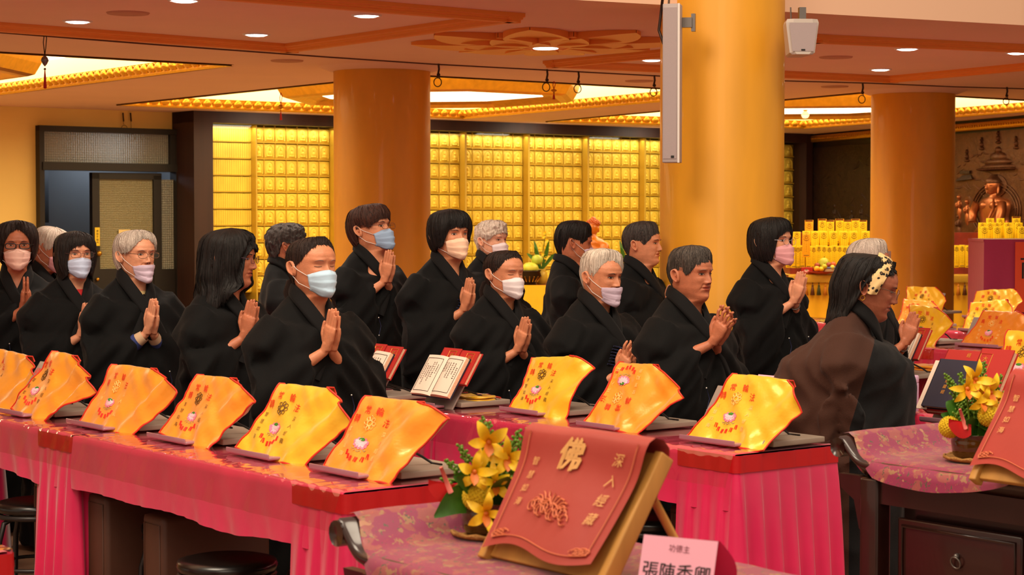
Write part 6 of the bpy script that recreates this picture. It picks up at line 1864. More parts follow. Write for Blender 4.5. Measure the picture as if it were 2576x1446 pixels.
small = plaque_meshes(.055, .228, False); big = plaque_meshes(.078, .235, False)
NPQ = [0]
def plaque(u, vtop, Y, kind, label_tail, orange=False, framed=False):
    X = (u - 1288) / FPX * Y; zt = CAM_H + (545 - vtop) * Y / FPX
    h = .228 if kind is small else .235
    t = thing('memorial_plaque', label_tail, 'plaque', (X, Y, zt - h), 0, 'yellow memorial plaques')
    b = link('board', kind[0], t)
    link('emblem', kind[1], t); link('lettering', kind[2], t)
    if orange: b.data = b.data.copy(); b.data.materials[0] = M_plq2
    if framed:
        q = MB(); w = .082
        q.box((0, .012, h / 2 + .008), (w, .01, h + .02)); q.build('brown_backing', mat('plaque_backing', (120, 62, 14), .5), t, smooth=False)
        q = MB(); q.tube([(-w / 2, .004, 0), (-w / 2, .004, h + .018), (w / 2, .004, h + .018), (w / 2, .004, 0)], .004, n=5); q.build('gold_edging', M_goldm, t)
    return t
ORDN = ['first', 'second', 'third', 'fourth', 'fifth', 'sixth', 'seventh', 'eighth', 'ninth', 'tenth', 'eleventh', 'twelfth', 'thirteenth']
def nth(i, n): return ORDN[n - 1 - i]
L1 = 'small yellow plaque in the lowest row beneath the dark relief'; L2 = 'yellow plaque in the middle row beneath the dark relief'; L3 = 'framed yellow plaque in the top row beneath the dark relief'
for i, u in enumerate([1984, 1997, 2007, 2018, 2034, 2047, 2060, 2073, 2086, 2099, 2112, 2125, 2138]): plaque(u, 617 + (i % 3), AY + .16, small, 'small yellow plaque in the lowest row, %s from the far gold column' % nth(i, 13))
plaque(2028, 588, AY + .04, big, 'taller orange plaque standing before the lowest row', True)
for i, u in enumerate([2004, 2050, 2072, 2097, 2124, 2148, 2176]): plaque(u, 583, AY + .33, big, 'yellow plaque in the middle row, %s from the far gold column' % nth(i, 7))
for i, u in enumerate([2028, 2050, 2070, 2095, 2120, 2146, 2178]): plaque(u, 581, AY + .38, big, 'half hidden plaque behind the middle row, %s from the far gold column' % nth(i, 7))
for i, u in enumerate([2035, 2068, 2088, 2112, 2132, 2152, 2170]): plaque(u, 558 - (i % 2) * 3, AY + .52, big, 'framed yellow plaque in the top row, %s from the far gold column' % nth(i, 7), i == 0, True)
R1_ = 'small yellow plaque in the lowest row beside the magenta podium'; R2_ = 'yellow plaque in the raised rows beneath the seated Buddha relief'
for i, u in enumerate([2391, 2406, 2420, 2435, 2449, 2466, 2480]): plaque(u, 616 + i % 2, AY + .16, small, 'small yellow plaque under the seated Buddha, %s from the magenta podium' % nth(i, 7))
for i, u in enumerate([2476, 2508, 2538, 2570]): plaque(u, 570, AY + .33, big, 'front raised plaque above the magenta podium, %s from the gold column' % ORDN[i])
for i, u in enumerate([2470, 2490, 2507, 2535, 2562]): plaque(u, 560, AY + .42, big, 'middle raised plaque above the magenta podium, %s from the gold column' % ORDN[i])
for i, u in enumerate([2490, 2516, 2556]): plaque(u, 549, AY + .52, big, 'rear raised plaque below the seated Buddha, %s from the gold column' % ORDN[i], False, i == 2)
# offerings on the altar
def fruit(u, v, Y, r, rgb, lb, sc=(1, 1, .9), stem=True, name='fruit'):
    X = (u - 1288) / FPX * Y; z = CAM_H + (545 - v) * Y / FPX
    t = thing(name, lb, 'fruit', (X, Y, z - r * sc[2]), 0, 'offered fruit')
    q = MB(); prof = [(0.0, .06), (.35, .0), (.75, .12), (.98, .45), (1, .95), (.88, 1.4), (.55, 1.78), (.18, 1.9), (0, 1.84)]
    q.lathe([(a * r * sc[0], b * r * sc[2]) for a, b in prof], 18); q.build('flesh', mat('fruit_%d_%d_%d' % rgb, rgb, .35, var=.12, vscale=20), t)
    if stem: q = MB(); q.tube([(0, 0, r * 1.8 * sc[2]), (.004, 0, r * 2.1 * sc[2])], .003, n=5); q.build('stem', M_brow, t)
fy = AY + .02
p = ((2066 - 1288) / FPX * fy, fy, AZ + .012)
t = thing('fruit_plate', 'red plate of offered fruit on the yellow altar', 'plate', p); q = MB(); q.lathe([(0, 0), (.07, 0), (.14, .02), (.15, .03), (.14, .026), (.07, .008), (0, .008)], 28); q.build('dish', mat('red_lacquer', (170, 40, 20), .3), t); q = MB(); q.lathe([(.05, -.002), (.06, -.002), (.06, .004)], 20); q.build('foot_ring', mat('red_lacquer', (0, 0, 0)), t)
fruit(2073, 664, fy + .03, .062, (176, 178, 40), 'green-yellow pomelo on the red plate', (1, 1, 1.15)); fruit(2056, 667, fy - .01, .03, (150, 50, 34), 'dark red apple left of the pomelo on the red plate')
fruit(2085, 666, fy - .02, .032, (140, 50, 34), 'dark red apple against the pomelo on the red plate'); fruit(2096, 664, fy, .03, (216, 92, 50), 'orange-red peach on the red plate'); fruit(2055, 675, fy - .07, .03, (244, 176, 30), 'bright orange on the rim of the red plate')
fruit(2066, 676, fy - .06, .028, (216, 190, 30), 'yellow citrus in front of the pomelo'); fruit(2074, 670, fy - .05, .03, (190, 180, 30), 'yellow-green citrus under the pomelo'); fruit(2094, 672, fy - .04, .028, (200, 196, 70), 'pale green pear near the plastic box')
X = (2092 - 1288) / FPX * (AY + .05)
t = thing('food_box', 'clear plastic food box with blue lid on the altar', 'box', (X, AY + .01, AZ + .012)); q = MB(); q.rbox((0, 0, .03), (.17, .1, .06), .01); q.build('tub', mat('clear_tub', (216, 200, 170), .3, trans=.4), t); q = MB(); q.rbox((0, 0, .066), (.178, .108, .014), .004); q.build('lid', mat('blue_lid', (96, 120, 190), .4), t)
X = (2030 - 1288) / FPX * (AY + .03)
t = thing('gift_box', 'red box printed with a pink lotus on the altar', 'box', (X, AY + .02, AZ + .012)); q = MB(); q.rbox((0, 0, .035), (.11, .06, .07), .004); q.build('carton', mat('red_carton', (170, 24, 20), .5), t); q = MB(); lotus_art(lambda x, y, l: (x, -.031 - l, y), -.01, .035, .022, q); q.build('lotus_print', THREADS, t, smooth=False)

# ---- statue altar in front of the tile cases
SY = 20.6; SZ = .80
sx0, sx1 = (1280 - 1288) / FPX * SY, (1625 - 1288) / FPX * SY; SW = sx1 - sx0
t = thing('offering_table', 'offering table with yellow cloth before the gold tile cases', 'table', ((sx0 + sx1) / 2, SY, 0))
q = MB(); q.rbox((0, .3, SZ - .02), (SW, .6, .04), .008); q.build('table_top', M_wood, t)
for x in (-SW / 2 + .06, SW / 2 - .06):
    for y in (.06, .54): q = MB(); q.box((x, y, SZ / 2 - .02), (.06, .06, SZ - .04)); q.build('leg', M_wood, t, smooth=False)
P = [[(-SW / 2 + SW * i / 120, -.01 - .012 * (.5 + .5 * math.sin(i * .9)) * k / 4, SZ + .002 - (SZ - .03) * k / 4) for k in range(5)] for i in range(121)]
q = MB(); q.grid(np.array(P)); q.build('cloth_skirt', M_yel, t)
M_amber = mat('amber_glaze', (198, 108, 16), .3, coat=.3, var=.15, vscale=9)
X = (1494 - 1288) / FPX * SY
t = thing('buddha_statue', 'amber seated Buddha statue in front of the gold tiles', 'statue', (X, SY + .3, SZ), -.5)
q = MB(); prof = [(.0, 0), (.22, 0), (.24, .05), (.2, .09), (.22, .13), (.19, .15), (0, .15)]; q.lathe(prof, 28); q.build('lotus_base', M_amber, t)
v = MB(); 
for c, r, sc in [((0, 0, .24), .2, (1.15, .95, .5)), ((0, 0, .36), .15, (1, .75, 1.0)), ((0, .0, .45), .15, (1.05, .68, .5)), ((.16, -.02, .36), .06, (1, 1, 1.9)), ((-.16, -.02, .36), .06, (1, 1, 1.9)), ((.1, -.13, .27), .06, (1.5, 1, .8)), ((-.1, -.13, .27), .06, (1.5, 1, .8)), ((0, -.01, .54), .05, (1, 1, 1.3))]: v.ball(c, r, 20, 14, sc=sc)
V, Fs = voxel(v, .012); V = laplacian(V, Fs, 4, .5); N = normals(V, Fs); V = V - N * (.006 * np.abs(np.sin(V[:, 0] * 28 + V[:, 2] * 22)))[:, None]
q = MB(); q.add(V, Fs); q.build('robed_body', M_amber, t)
v = MB(); v.ball((0, -.01, .615), .075, 22, 16, sc=(.92, .98, 1.12)); v.ball((0, -.088, .605), .012, 8, 6, sc=(1, 1.2, 1.8)); v.ball((.072, 0, .60), .014, 8, 8, sc=(.7, 1, 2.6)); v.ball((-.072, 0, .60), .014, 8, 8, sc=(.7, 1, 2.6)); v.ball((0, -.08, .575), .014, 8, 6, sc=(1.6, .8, .6))
V, Fs = voxel(v, .006); V = laplacian(V, Fs, 2, .5); q = MB(); q.add(V, Fs); q.build('head', M_amber, t)
q = MB(); q.ball((0, .006, .655), .078, 20, 12, sc=(.98, 1, .72)); q.ball((0, .01, .705), .036, 14, 10)
for i in range(60):
    an = i * 2.4; zz = .66 + .045 * (i / 60); r = .078 * math.sqrt(max(0, 1 - ((zz - .655) / .056) ** 2)); 
    if math.sin(an) * r < -.05 and zz < .67: continue
    q.ball((r * math.cos(an), .006 + r * math.sin(an), zz), .011, 6, 4)
q.build('curled_hair', mat('amber_dark', (186, 84, 16), .3, coat=.3), t)
def bowl_of(u, v, Y, lb, r=.13, footz=SZ):
    X = (u - 1288) / FPX * Y
    t = thing('bronze_bowl', lb, 'bowl', (X, Y, footz)); q = MB(); q.lathe([(0, 0), (.6 * r, 0), (.55 * r, .2 * r), (.75 * r, .4 * r), (1.0 * r, .75 * r), (.9 * r, 1.1 * r), (1.02 * r, 1.25 * r), (.92 * r, 1.2 * r), (.7 * r, .6 * r), (0, .4 * r)], 28); q.build('vessel', mat('black_gold_glaze', (46, 30, 10), .25, metal=.5), t)
    q = MB()
    for k in range(16): an = 2 * PI * k / 16; q.tube([(.66 * r * math.cos(an), .66 * r * math.sin(an), .3 * r), (1.0 * r * math.cos(an), 1.0 * r * math.sin(an), .72 * r)], .006, n=5)
    q.build('gold_ribs', M_goldm, t); return X
bowl_of(1332, 700, SY + .1, 'black and gold offering bowl heaped with fruit beside the black-haired woman')
bz_ = SZ + .17
fruit(1351, 652, SY + .1, .062, (168, 184, 60), 'round green apple topping the gold bowl'); fruit(1334, 672, SY + .06, .075, (196, 196, 66), 'pale green melon resting in the gold bowl', (1.2, 1, .8)); fruit(1311, 672, SY + .08, .045, (128, 52, 30), 'dark red plum at the edge of the gold bowl'); fruit(1309, 684, SY + .04, .04, (120, 46, 28), 'dark red plum under another by the gold bowl')
M_leafd = mat('leaf_green', (54, 104, 24), .4, var=.25, vscale=20); M_orch = mat('orchid_yellow', (246, 206, 30), .5)
def leaf(mb, base, tip, w, bendv=(0, 0, 0), m=0, n=8):
    base, tip, bendv = map(np.array, (base, tip, bendv)); d = tip - base; L = np.linalg.norm(d); d = d / L
    side = np.cross(d, np.array([0.3, -1, .2])); side /= np.linalg.norm(side); nr = np.cross(side, d); P = []
    for i in range(n + 1):
        t = i / n; c = base + d * L * t + bendv * math.sin(PI * t); ww = w * math.sin(PI * (.05 + .93 * t)) ** .8
        P.append([c - side * ww + nr * ww * .25, c, c + side * ww + nr * ww * .25])
    mb.grid(np.array(P), m)
def orchid_pot(u, lb, hh, Y):
    X = (u - 1288) / FPX * Y
    t = thing('orchid_vase', lb, 'flowers', (X, Y, SZ)); q = MB(); q.lathe([(0, 0), (.05, 0), (.07, .06), (.06, .13), (.045, .16), (.05, .17), (.04, .165), (0, .1)], 20); q.build('vase', mat('vase_glaze', (200, 170, 60), .3), t)
    for k in range(6): q = MB(); an = k * 1.05; leaf(q, (0, 0, .15), (.16 * math.cos(an), .05 * math.sin(an), .34 + .07 * (k % 3)), .02, (.02 * math.cos(an), 0, .04)); q.build('leaf', M_leafd, t)
    q = MB()
    rr = random.Random(u)
    q.tube([(0, 0, .15), (.02, 0, .4), (.05, 0, hh)], .003, n=5); q.build('stem', M_leafd, t)
    for k in range(9):
        f = .45 + .55 * k / 8; q = MB(); c = (.05 * f + rr.uniform(-.03, .03), rr.uniform(-.02, .02), hh * f)
        for j in range(5): an = 2 * PI * j / 5; leaf(q, c, (c[0] + .022 * math.cos(an), c[1] - .008, c[2] + .022 * math.sin(an)), .009, n=3)
        q.build('bloom', M_orch, t)
orchid_pot(1362, 'vase of yellow orchids by the gold bowl', .56, SY + .25); orchid_pot(1578, 'tall vase of yellow orchids by the amber statue', .58, SY + .2)

# ---- magenta podium with orange notice
PY = 15.2; X0 = (2484 - 1288) / FPX * PY; ztop = CAM_H + (545 - 602) * PY / FPX
t = thing('draped_podium', 'magenta cloth-covered podium with an orange notice', 'podium', (X0 + .42, PY + .35, 0), -.06)
P = []
for i in range(81):
    x = -.42 + .84 * i / 80; P.append([(x, -.35 - .012 * (k / 9) * math.sin(x * 30 + k * .3) - .004 * fold_noise(x * 8, k * .5), ztop * (1 - k / 9)) for k in range(10)])
q = MB(); q.grid(np.array(P)); q.box((0, 0, ztop - .01), (.85, .7, .02)); q.box((-.415, 0, ztop / 2), (.012, .7, ztop)); q.box((.415, 0, ztop / 2), (.012, .7, ztop)); q.build('cloth', mat('magenta_cloth', (168, 22, 74), .55, sheen=.2, bump=.2, bscale=14), t, smooth=False)
xn = (2560 - 1288) / FPX * PY - X0 - .42
q = MB(); q.box((xn + .16, -.372, ztop - .30), (.32, .006, .56)); q.build('notice', mat('orange_notice', (232, 72, 14), .5), t, smooth=False)
q = MB(); V, Fs = glyph('南'); q.add([(xn + .13 + x * .2, -.377, ztop - .22 + y * .2) for x, y in V], Fs); q.build('notice_lettering', M_ink, t, smooth=False)
q = MB(); z = CAM_H + (545 - 641) * 16.5 / FPX
# wall socket plate on the far column
X = (2229 - 1288) / FPX * 16.55
mb = MB(); mb.rbox((X, 16.53, CAM_H - (641 - 545) * 16.5 / FPX), (.075, .02, .065), .005); mb.box((X - .012, 16.515, CAM_H - (641 - 545) * 16.5 / FPX), (.014, .008, .02)); mb.box((X + .012, 16.515, CAM_H - (641 - 545) * 16.5 / FPX), (.014, .008, .02))
tag(mb.build('socket_plate', M_white), 'white socket plate on the far gold column', 'socket')

# ---- loudspeakers
SYK = 9.75
def at(u, v, Y): return np.array([(u - 1288) / FPX * Y, Y, CAM_H + (545 - v) * Y / FPX])
top = at(1684, 14, SYK); bot = at(1690, 410, SYK)
t = thing('column_speaker', 'slim grey column loudspeaker hung beside the tallest gold column', 'speaker', tuple(bot), math.radians(-14))
hgt = top[2] - bot[2]
q = MB(); q.rbox((0, 0, hgt / 2), (.088, .09, hgt), .006); q.build('housing', M_greypl, t)
q = MB(); q.box((-.005, -.046, hgt / 2), (.068, .004, hgt - .04)); q.build('grille', mat('speaker_grille', (172, 154, 154), .7, bump=.3, bscale=500), t, smooth=False)
q = MB(); q.box((.040, -.046, hgt / 2), (.010, .008, hgt)); q.build('edge_strip', M_white, t, smooth=False)
q = MB(); q.box((.01, -.049, .03), (.016, .003, .012)); q.build('badge', M_black, t, smooth=False)
q = MB(); q.box((.07, .04, hgt - .09), (.05, .03, .05)); q.box((.1, .05, hgt - .09), (.02, .03, .09)); q.build('bracket', M_metal, t, smooth=False)
q = MB(); q.tube([(-.05, 0, hgt + .04), (-.062, 0, hgt - .06), (-.07, 0, hgt - .13), (-.045, .0, hgt - .2)], .008, n=6); q.build('cable', M_wire, t)
q = MB(); q.tube([(-.02, 0, hgt), (-.02, .05, hgt + .12)], .006, n=6); q.build('hanger', M_metal, t)
c = at(2010, 97, 9.85)
t = thing('box_speaker', 'grey wedge-shaped box loudspeaker hung under the pink fascia', 'speaker', tuple(c), math.radians(4))
q = MB(); w0, w1, hh, dd = .085, .065, .09, .14
P = []
for z, w in ((-hh, w1 * .82), (-hh * .9, w1), (hh * .8, w0), (hh, w0 * .92)): P.append([(-w, -.05, z), (-w * .6, -.068, z), (w * .6, -.068, z), (w, -.05, z), (w * .7, dd, z), (-w * .7, dd, z)])
q.grid(np.array(P), closed_v=True); q.poly(P[0][::-1]); q.poly(P[-1]); q.build('cabinet', mat('speaker_white', (196, 182, 172), .5), t, smooth=False)
q = MB(); q.grid(np.array([[(x * (w1 if z < 0 else w0) / w0, -.0705, z) for x in (-.072, 0, .072)] for z in (-.075, .07)])); q.build('grille', mat('speaker_grille', (0, 0, 0)), t, smooth=False)
q = MB(); q.box((0, -.072, -.068), (.02, .003, .008)); q.build('badge', M_black, t, smooth=False)
q = MB(); q.box((.02, .05, hh + .03), (.035, .035, .08)); q.tube([(-.04, .04, hh), (-.04, .05, hh + .07)], .004, n=5); q.build('bracket', M_metal, t, smooth=False)

# ---- hooks, charms and tassels on the ceiling and wall
def hook(u, v0, v1, lb, ring=True):
    a, b = to_ab(on_z(u, v0, CEIL)); p = hall(a, b, CEIL); Y = p[1]; L = (v1 - v0) * Y / FPX
    t = thing('ceiling_hook', lb, 'hook', p, 0, 'wire hooks hanging from the ceiling joint')
    q = MB(); q.tube([(0, 0, 0), (.004, 0, -L * .25), (-.004, 0, -L * .5)], .008, n=6); q.ball((0, 0, -L * .5), .014, 8, 6); q.build('swivel', M_wire, t)
    q = MB(); q.tube([(0, 0, -L * .5), (.01, 0, -L * .66)], .003, n=5); r = L * .17
    q.tube([(-.006 + r * math.cos(k), 0, -L * .83 + r * 1.15 * math.sin(k)) for k in np.linspace(0, 2 * PI, 19)[:-1]], .004, n=5, closed=True); q.build('wire_ring', M_wire, t)
for u, v0, v1, lb in [(1103, 160, 216, 'wire hook next to the broad gold column'), (1376, 174, 228, 'wire hook next to a red tassel'), (1455, 179, 232, 'wire hook before the white glow'), (1646, 189, 240, 'wire hook beside the column speaker'), (2170, 208, 258, 'wire hook in front of the far gold column'), (2533, 219, 262, 'wire hook over the large bronze relief')]:
    hook(u, v0, v1, lb)
def charm(u, v0, v1, lb, brass=True, Y=None):
    a, b = to_ab(on_z(u, v0, CEIL)); p = hall(a, b, CEIL)
    if Y: p = tuple(at(u, v0, Y))
    L = (v1 - v0) * p[1] / FPX
    t = thing('hanging_charm', lb, 'charm', p, 0, 'charms with red tassels')
    q = MB(); q.tube([(0, 0, 0), (.012, 0, -L * .12), (.006, 0, -L * .3), (0, 0, -L * .42)], .003, n=5); q.tube([(0, 0, 0), (-.008, 0, -L * .2), (0, 0, -L * .42)], .003, n=5); q.build('cord', M_red if not brass else M_wire, t)
    q = MB(); q.lathe([(0, -L * .62), (.012, -L * .58), (.024, -L * .51), (.018, -L * .46), (.006, -L * .43), (0, -L * .42)], 14); q.ball((0, 0, -L * .66), .008, 8, 6); q.build('bell', M_metal if brass else M_goldm, t)
    q = MB(); q.lathe([(0.002, -L), (.010, -L * .99), (.007, -L * .8), (.003, -L * .68), (0, -L * .67)], 10); q.build('tassel', M_red, t)
charm(112, 78, 222, 'brass charm with red tassel before the bright coffer by the cream wall')
charm(708, 234, 303, 'small charm with red tassel before the tile case', False, 15.5)
charm(1393, 206, 251, 'red tassel charm next to a wire hook', False, 14.3)
for u, lb in [(307, 'wall wire hook above the transom'), (326, 'second wall wire hook above the transom'), (437, 'wall wire hook at the corner of the door frame')]:
    a, z = on_wall(u, 284); p = hall(a, WALL_B - .02, z)
    t = thing('wall_hook', lb, 'hook', p, TH, 'wire hooks on the cream wall')
    q = MB(); q.tube([(0, 0, 0), (.003, -.01, -.09)], .008, n=6); q.build('swivel', M_wire, t)
    L = {307: 40, 326: 62, 437: 40}[u] * p[1] / FPX
    q = MB(); q.tube([(0, -.01, -.09), (.004, -.01, -L + .04)], .002, n=4); q.tube([(.01 + .035 * math.cos(k), -.01, -L + .038 * math.sin(k)) for k in np.linspace(0, 2 * PI, 17)[:-1]], .003, n=4, closed=True); q.build('wire_ring', M_wire, t)

# ================================================================== FOREGROUND ALTAR TABLES
M_rose = mat('rosewood', (48, 22, 18), .3, var=.35, vscale=7, stretch=(1, .12, 1), coat=.3)
def brocade():
    m = mat('brocade_magenta', (140, 24, 70), .5, sheen=.3)
    nt = m.node_tree; p = nt.nodes['Principled BSDF']; tc = nt.nodes.new('ShaderNodeTexCoord'); last = None
    base = (*lin((138, 22, 70)), 1)
    def layer(prev, scale, thr, rgb, kind='vor', off=0):
        mp = nt.nodes.new('ShaderNodeMapping'); mp.inputs['Location'].default_value = (off, off * .7, 0); nt.links.new(tc.outputs['Object'], mp.inputs[0])
        if kind == 'vor':
            nz = nt.nodes.new('ShaderNodeTexNoise'); nz.inputs['Scale'].default_value = scale * 1.4; nt.links.new(mp.outputs[0], nz.inputs['Vector'])
            mixv = nt.nodes.new('ShaderNodeVectorMath'); mixv.operation = 'MULTIPLY_ADD'; mixv.inputs[1].default_value = (.09, .09, .09)
            nt.links.new(nz.outputs['Color'], mixv.inputs[0]); nt.links.new(mp.outputs[0], mixv.inputs[2])
            v = nt.nodes.new('ShaderNodeTexVoronoi'); v.inputs['Scale'].default_value = scale; nt.links.new(mixv.outputs[0], v.inputs['Vector']); val = v.outputs['Distance']
        else:
            w = nt.nodes.new('ShaderNodeTexWave'); w.wave_type = 'RINGS'; w.inputs['Scale'].default_value = scale; w.inputs['Distortion'].default_value = 14; w.inputs['Detail'].default_value = 3; nt.links.new(mp.outputs[0], w.inputs['Vector']); val = w.outputs[1]
        lt = nt.nodes.new('ShaderNodeMath'); lt.operation = 'LESS_THAN'; lt.inputs[1].default_value = thr; nt.links.new(val, lt.inputs[0])
        mx = nt.nodes.new('ShaderNodeMix'); mx.data_type = 'RGBA'; nt.links.new(lt.outputs[0], mx.inputs[0])
        if prev is None: mx.inputs[6].default_value = base
        else: nt.links.new(prev, mx.inputs[6])
        mx.inputs[7].default_value = (*lin(rgb), 1); return mx.outputs[2]
    o = layer(None, 16, .42, (150, 66, 66)); o = layer(o, 26, .26, (150, 104, 70), off=3); o = layer(o, 36, .22, (74, 70, 50), off=7); o = layer(o, 13, .13, (172, 116, 84), off=2); o = layer(o, 52, .13, (196, 100, 44), off=11)
    nt.links.new(o, p.inputs['Base Color']); return m
M_broc = brocade()
FZ = .85
def scroll_table(a0, b0, L, W, lab, runlab):
    """altar table whose ends curl up; far end at b0, running towards the camera (-b)"""
    t = thing('altar_table', lab, 'table', hall(a0, b0, 0), TH, 'carved rosewood altar tables')
    # board profile along y (0 .. -L) with an everted end
    def zprof(y):                                  # y: distance from the end
        return .062 * math.exp(-(y / .05) ** 2)
    rows = []
    ys = np.r_[np.linspace(0, .2, 22), np.linspace(.24, L - .2, 10), np.linspace(L - .2, L, 22)]
    pr = [(0, -.03), (-.012, -.022), (-.014, -.008), (-.004, 0), (.05, 0), (W / 2, 0), (W - .05, 0), (W + .004, 0), (W + .014, -.008), (W + .012, -.022), (W, -.03), (W - .02, -.05), (.02, -.05)]
    for y in ys:
        e = zprof(min(y, L - y)); rows.append([(x, -y, FZ + z + e) for x, z in pr])
    q = MB(); q.grid(np.array(rows), closed_v=True); q.poly(rows[0]); q.poly(rows[-1][::-1])
    q.build('table_top', M_rose, t)
    for yy in (0.0, -L):                            # rolled end moulding
        q = MB(); q.tube([(-.014, yy, FZ + .03), (W / 2, yy, FZ + .03), (W + .014, yy, FZ + .03)], .028, n=14); q.build('end_roll', M_rose, t)
    q = MB(); q.box((.03, -L / 2, FZ - .085), (.025, L - .1, .07)); q.box((W - .03, -L / 2, FZ - .085), (.025, L - .1, .07)); q.box((W / 2, -.09, FZ - .085), (W - .1, .025, .07)); q.build('apron', M_rose, t, smooth=False)
    for x in (.035, W - .035):
        for y in (-.10, -L + .1):
            q = MB(); q.rbox((x, y, (FZ - .05) / 2), (.06, .065, FZ - .05), .008); q.build('leg', M_rose, t)
            s = 1 if y > -L / 2 else -1
            q = MB(); q.add([(x - .012, y + s * .03, FZ - .05), (x - .012, y + s * .13, FZ - .05), (x - .012, y + s * .12, FZ - .09), (x - .012, y + s * .07, FZ - .12), (x - .012, y + s * .05, FZ - .2), (x - .012, y + s * .03, FZ - .22)] + [(x + .012, y + s * .03, FZ - .05), (x + .012, y + s * .13, FZ - .05), (x + .012, y + s * .12, FZ - .09), (x + .012, y + s * .07, FZ - .12), (x + .012, y + s * .05, FZ - .2), (x + .012, y + s * .03, FZ - .22)], [(0, 1, 2, 3, 4, 5), (11, 10, 9, 8, 7, 6)] + [(i, i + 6, (i + 1) % 6 + 6, (i + 1) % 6) for i in range(6)]); q.build('bracket', M_rose, t, smooth=False)
    # drawers on the front
    y0, y1 = -.16, -L + .16; nd = 3
    q = MB(); q.box((W / 2 + .03, (y0 + y1) / 2, FZ - .27), (W - .12, abs(y1 - y0), .32)); q.build('carcass', M_rose, t, smooth=False)
    for k in range(nd):
        ya, yb = y0 + (y1 - y0) * k / nd, y0 + (y1 - y0) * (k + 1) / nd; yc = (ya + yb) / 2; w = abs(yb - ya) - .035
        q = MB(); q.rbox((.052, yc, FZ - .255), (.022, w, .20), .006); d = q.build('drawer', M_rose, t)
        q = MB(); q.tube([(.038, yc - w / 2 + .02, FZ - .335), (.038, yc + w / 2 - .02, FZ - .335), (.038, yc + w / 2 - .02, FZ - .175), (.038, yc - w / 2 + .02, FZ - .175)], .005, n=5, closed=True); q.build('drawer_bead', M_rose, d)
        q = MB(); q.ball((.036, yc, FZ - .235), .009, 8, 6); q.tube([(.032 - .005 * math.cos(k_), yc + .016 * math.sin(k_), FZ - .252 + .016 * math.cos(k_)) for k_ in np.linspace(0, 2 * PI, 17)[:-1]], .0028, n=5, closed=True); q.build('ring_pull', M_metal, d)
    q = MB(); q.tube([(.035, y0 + .06, FZ - .40), (.035, y1 - .06, FZ - .40)], .02, n=10); q.build('stretcher', M_rose, t)
    # brocade runner
    rows = []
    for i in range(71):
        y = -.022 + (L - .03) * i / 70; r = []
        for k in range(13):
            s = k / 12; lo = .02 + .0 * y; fr_ = min(1, max(0, (y - .02) / .12))
            xs_ = .03 * (1 - fr_) - .018 * fr_
            if s < .2: f = 1 - s / .2; dz = (.055 * math.sin(PI * min(1, max(0, y - .02) / .6)) ** .8 + .008) * f * fr_; x = xs_ - .012 * f * fr_; z = FZ + .004 - dz
            else: x = xs_ + (W + .002 - xs_) * (s - .2) / .8; z = FZ + .006
            e = zprof(max(0, min(y, L - y))) if s >= .2 or fr_ < .5 else zprof(max(0, y)) * .9
            roll = .066 * math.exp(-(max(0, abs(y) - .012) / .03) ** 2)
            if y < 0: roll -= (y * y) * 20
            r.append((x, -y, z + max(e, roll) + .003 * fold_noise(y * 8, s * 4)))
        rows.append(r)
    q = MB(); q.grid(np.array(rows), flip=False); o = q.build('brocade_runner', M_broc); o.location = hall(a0, b0, 0); o.rotation_euler = (0, 0, TH); tag(o, runlab, 'table runner', 'floral brocade runners')
    return t
F1 = (-.80, -1.22); F2 = (1.14, -.84)
scroll_table(*F1, 1.7, .50, 'rosewood altar table with the red calligraphy cloth and name card', 'magenta floral brocade runner under the red calligraphy cloth')
scroll_table(*F2, 1.7, .56, 'rosewood altar table with ring-pull drawers next to the pleated pink skirt', 'magenta floral brocade runner above the ring-pull drawers')

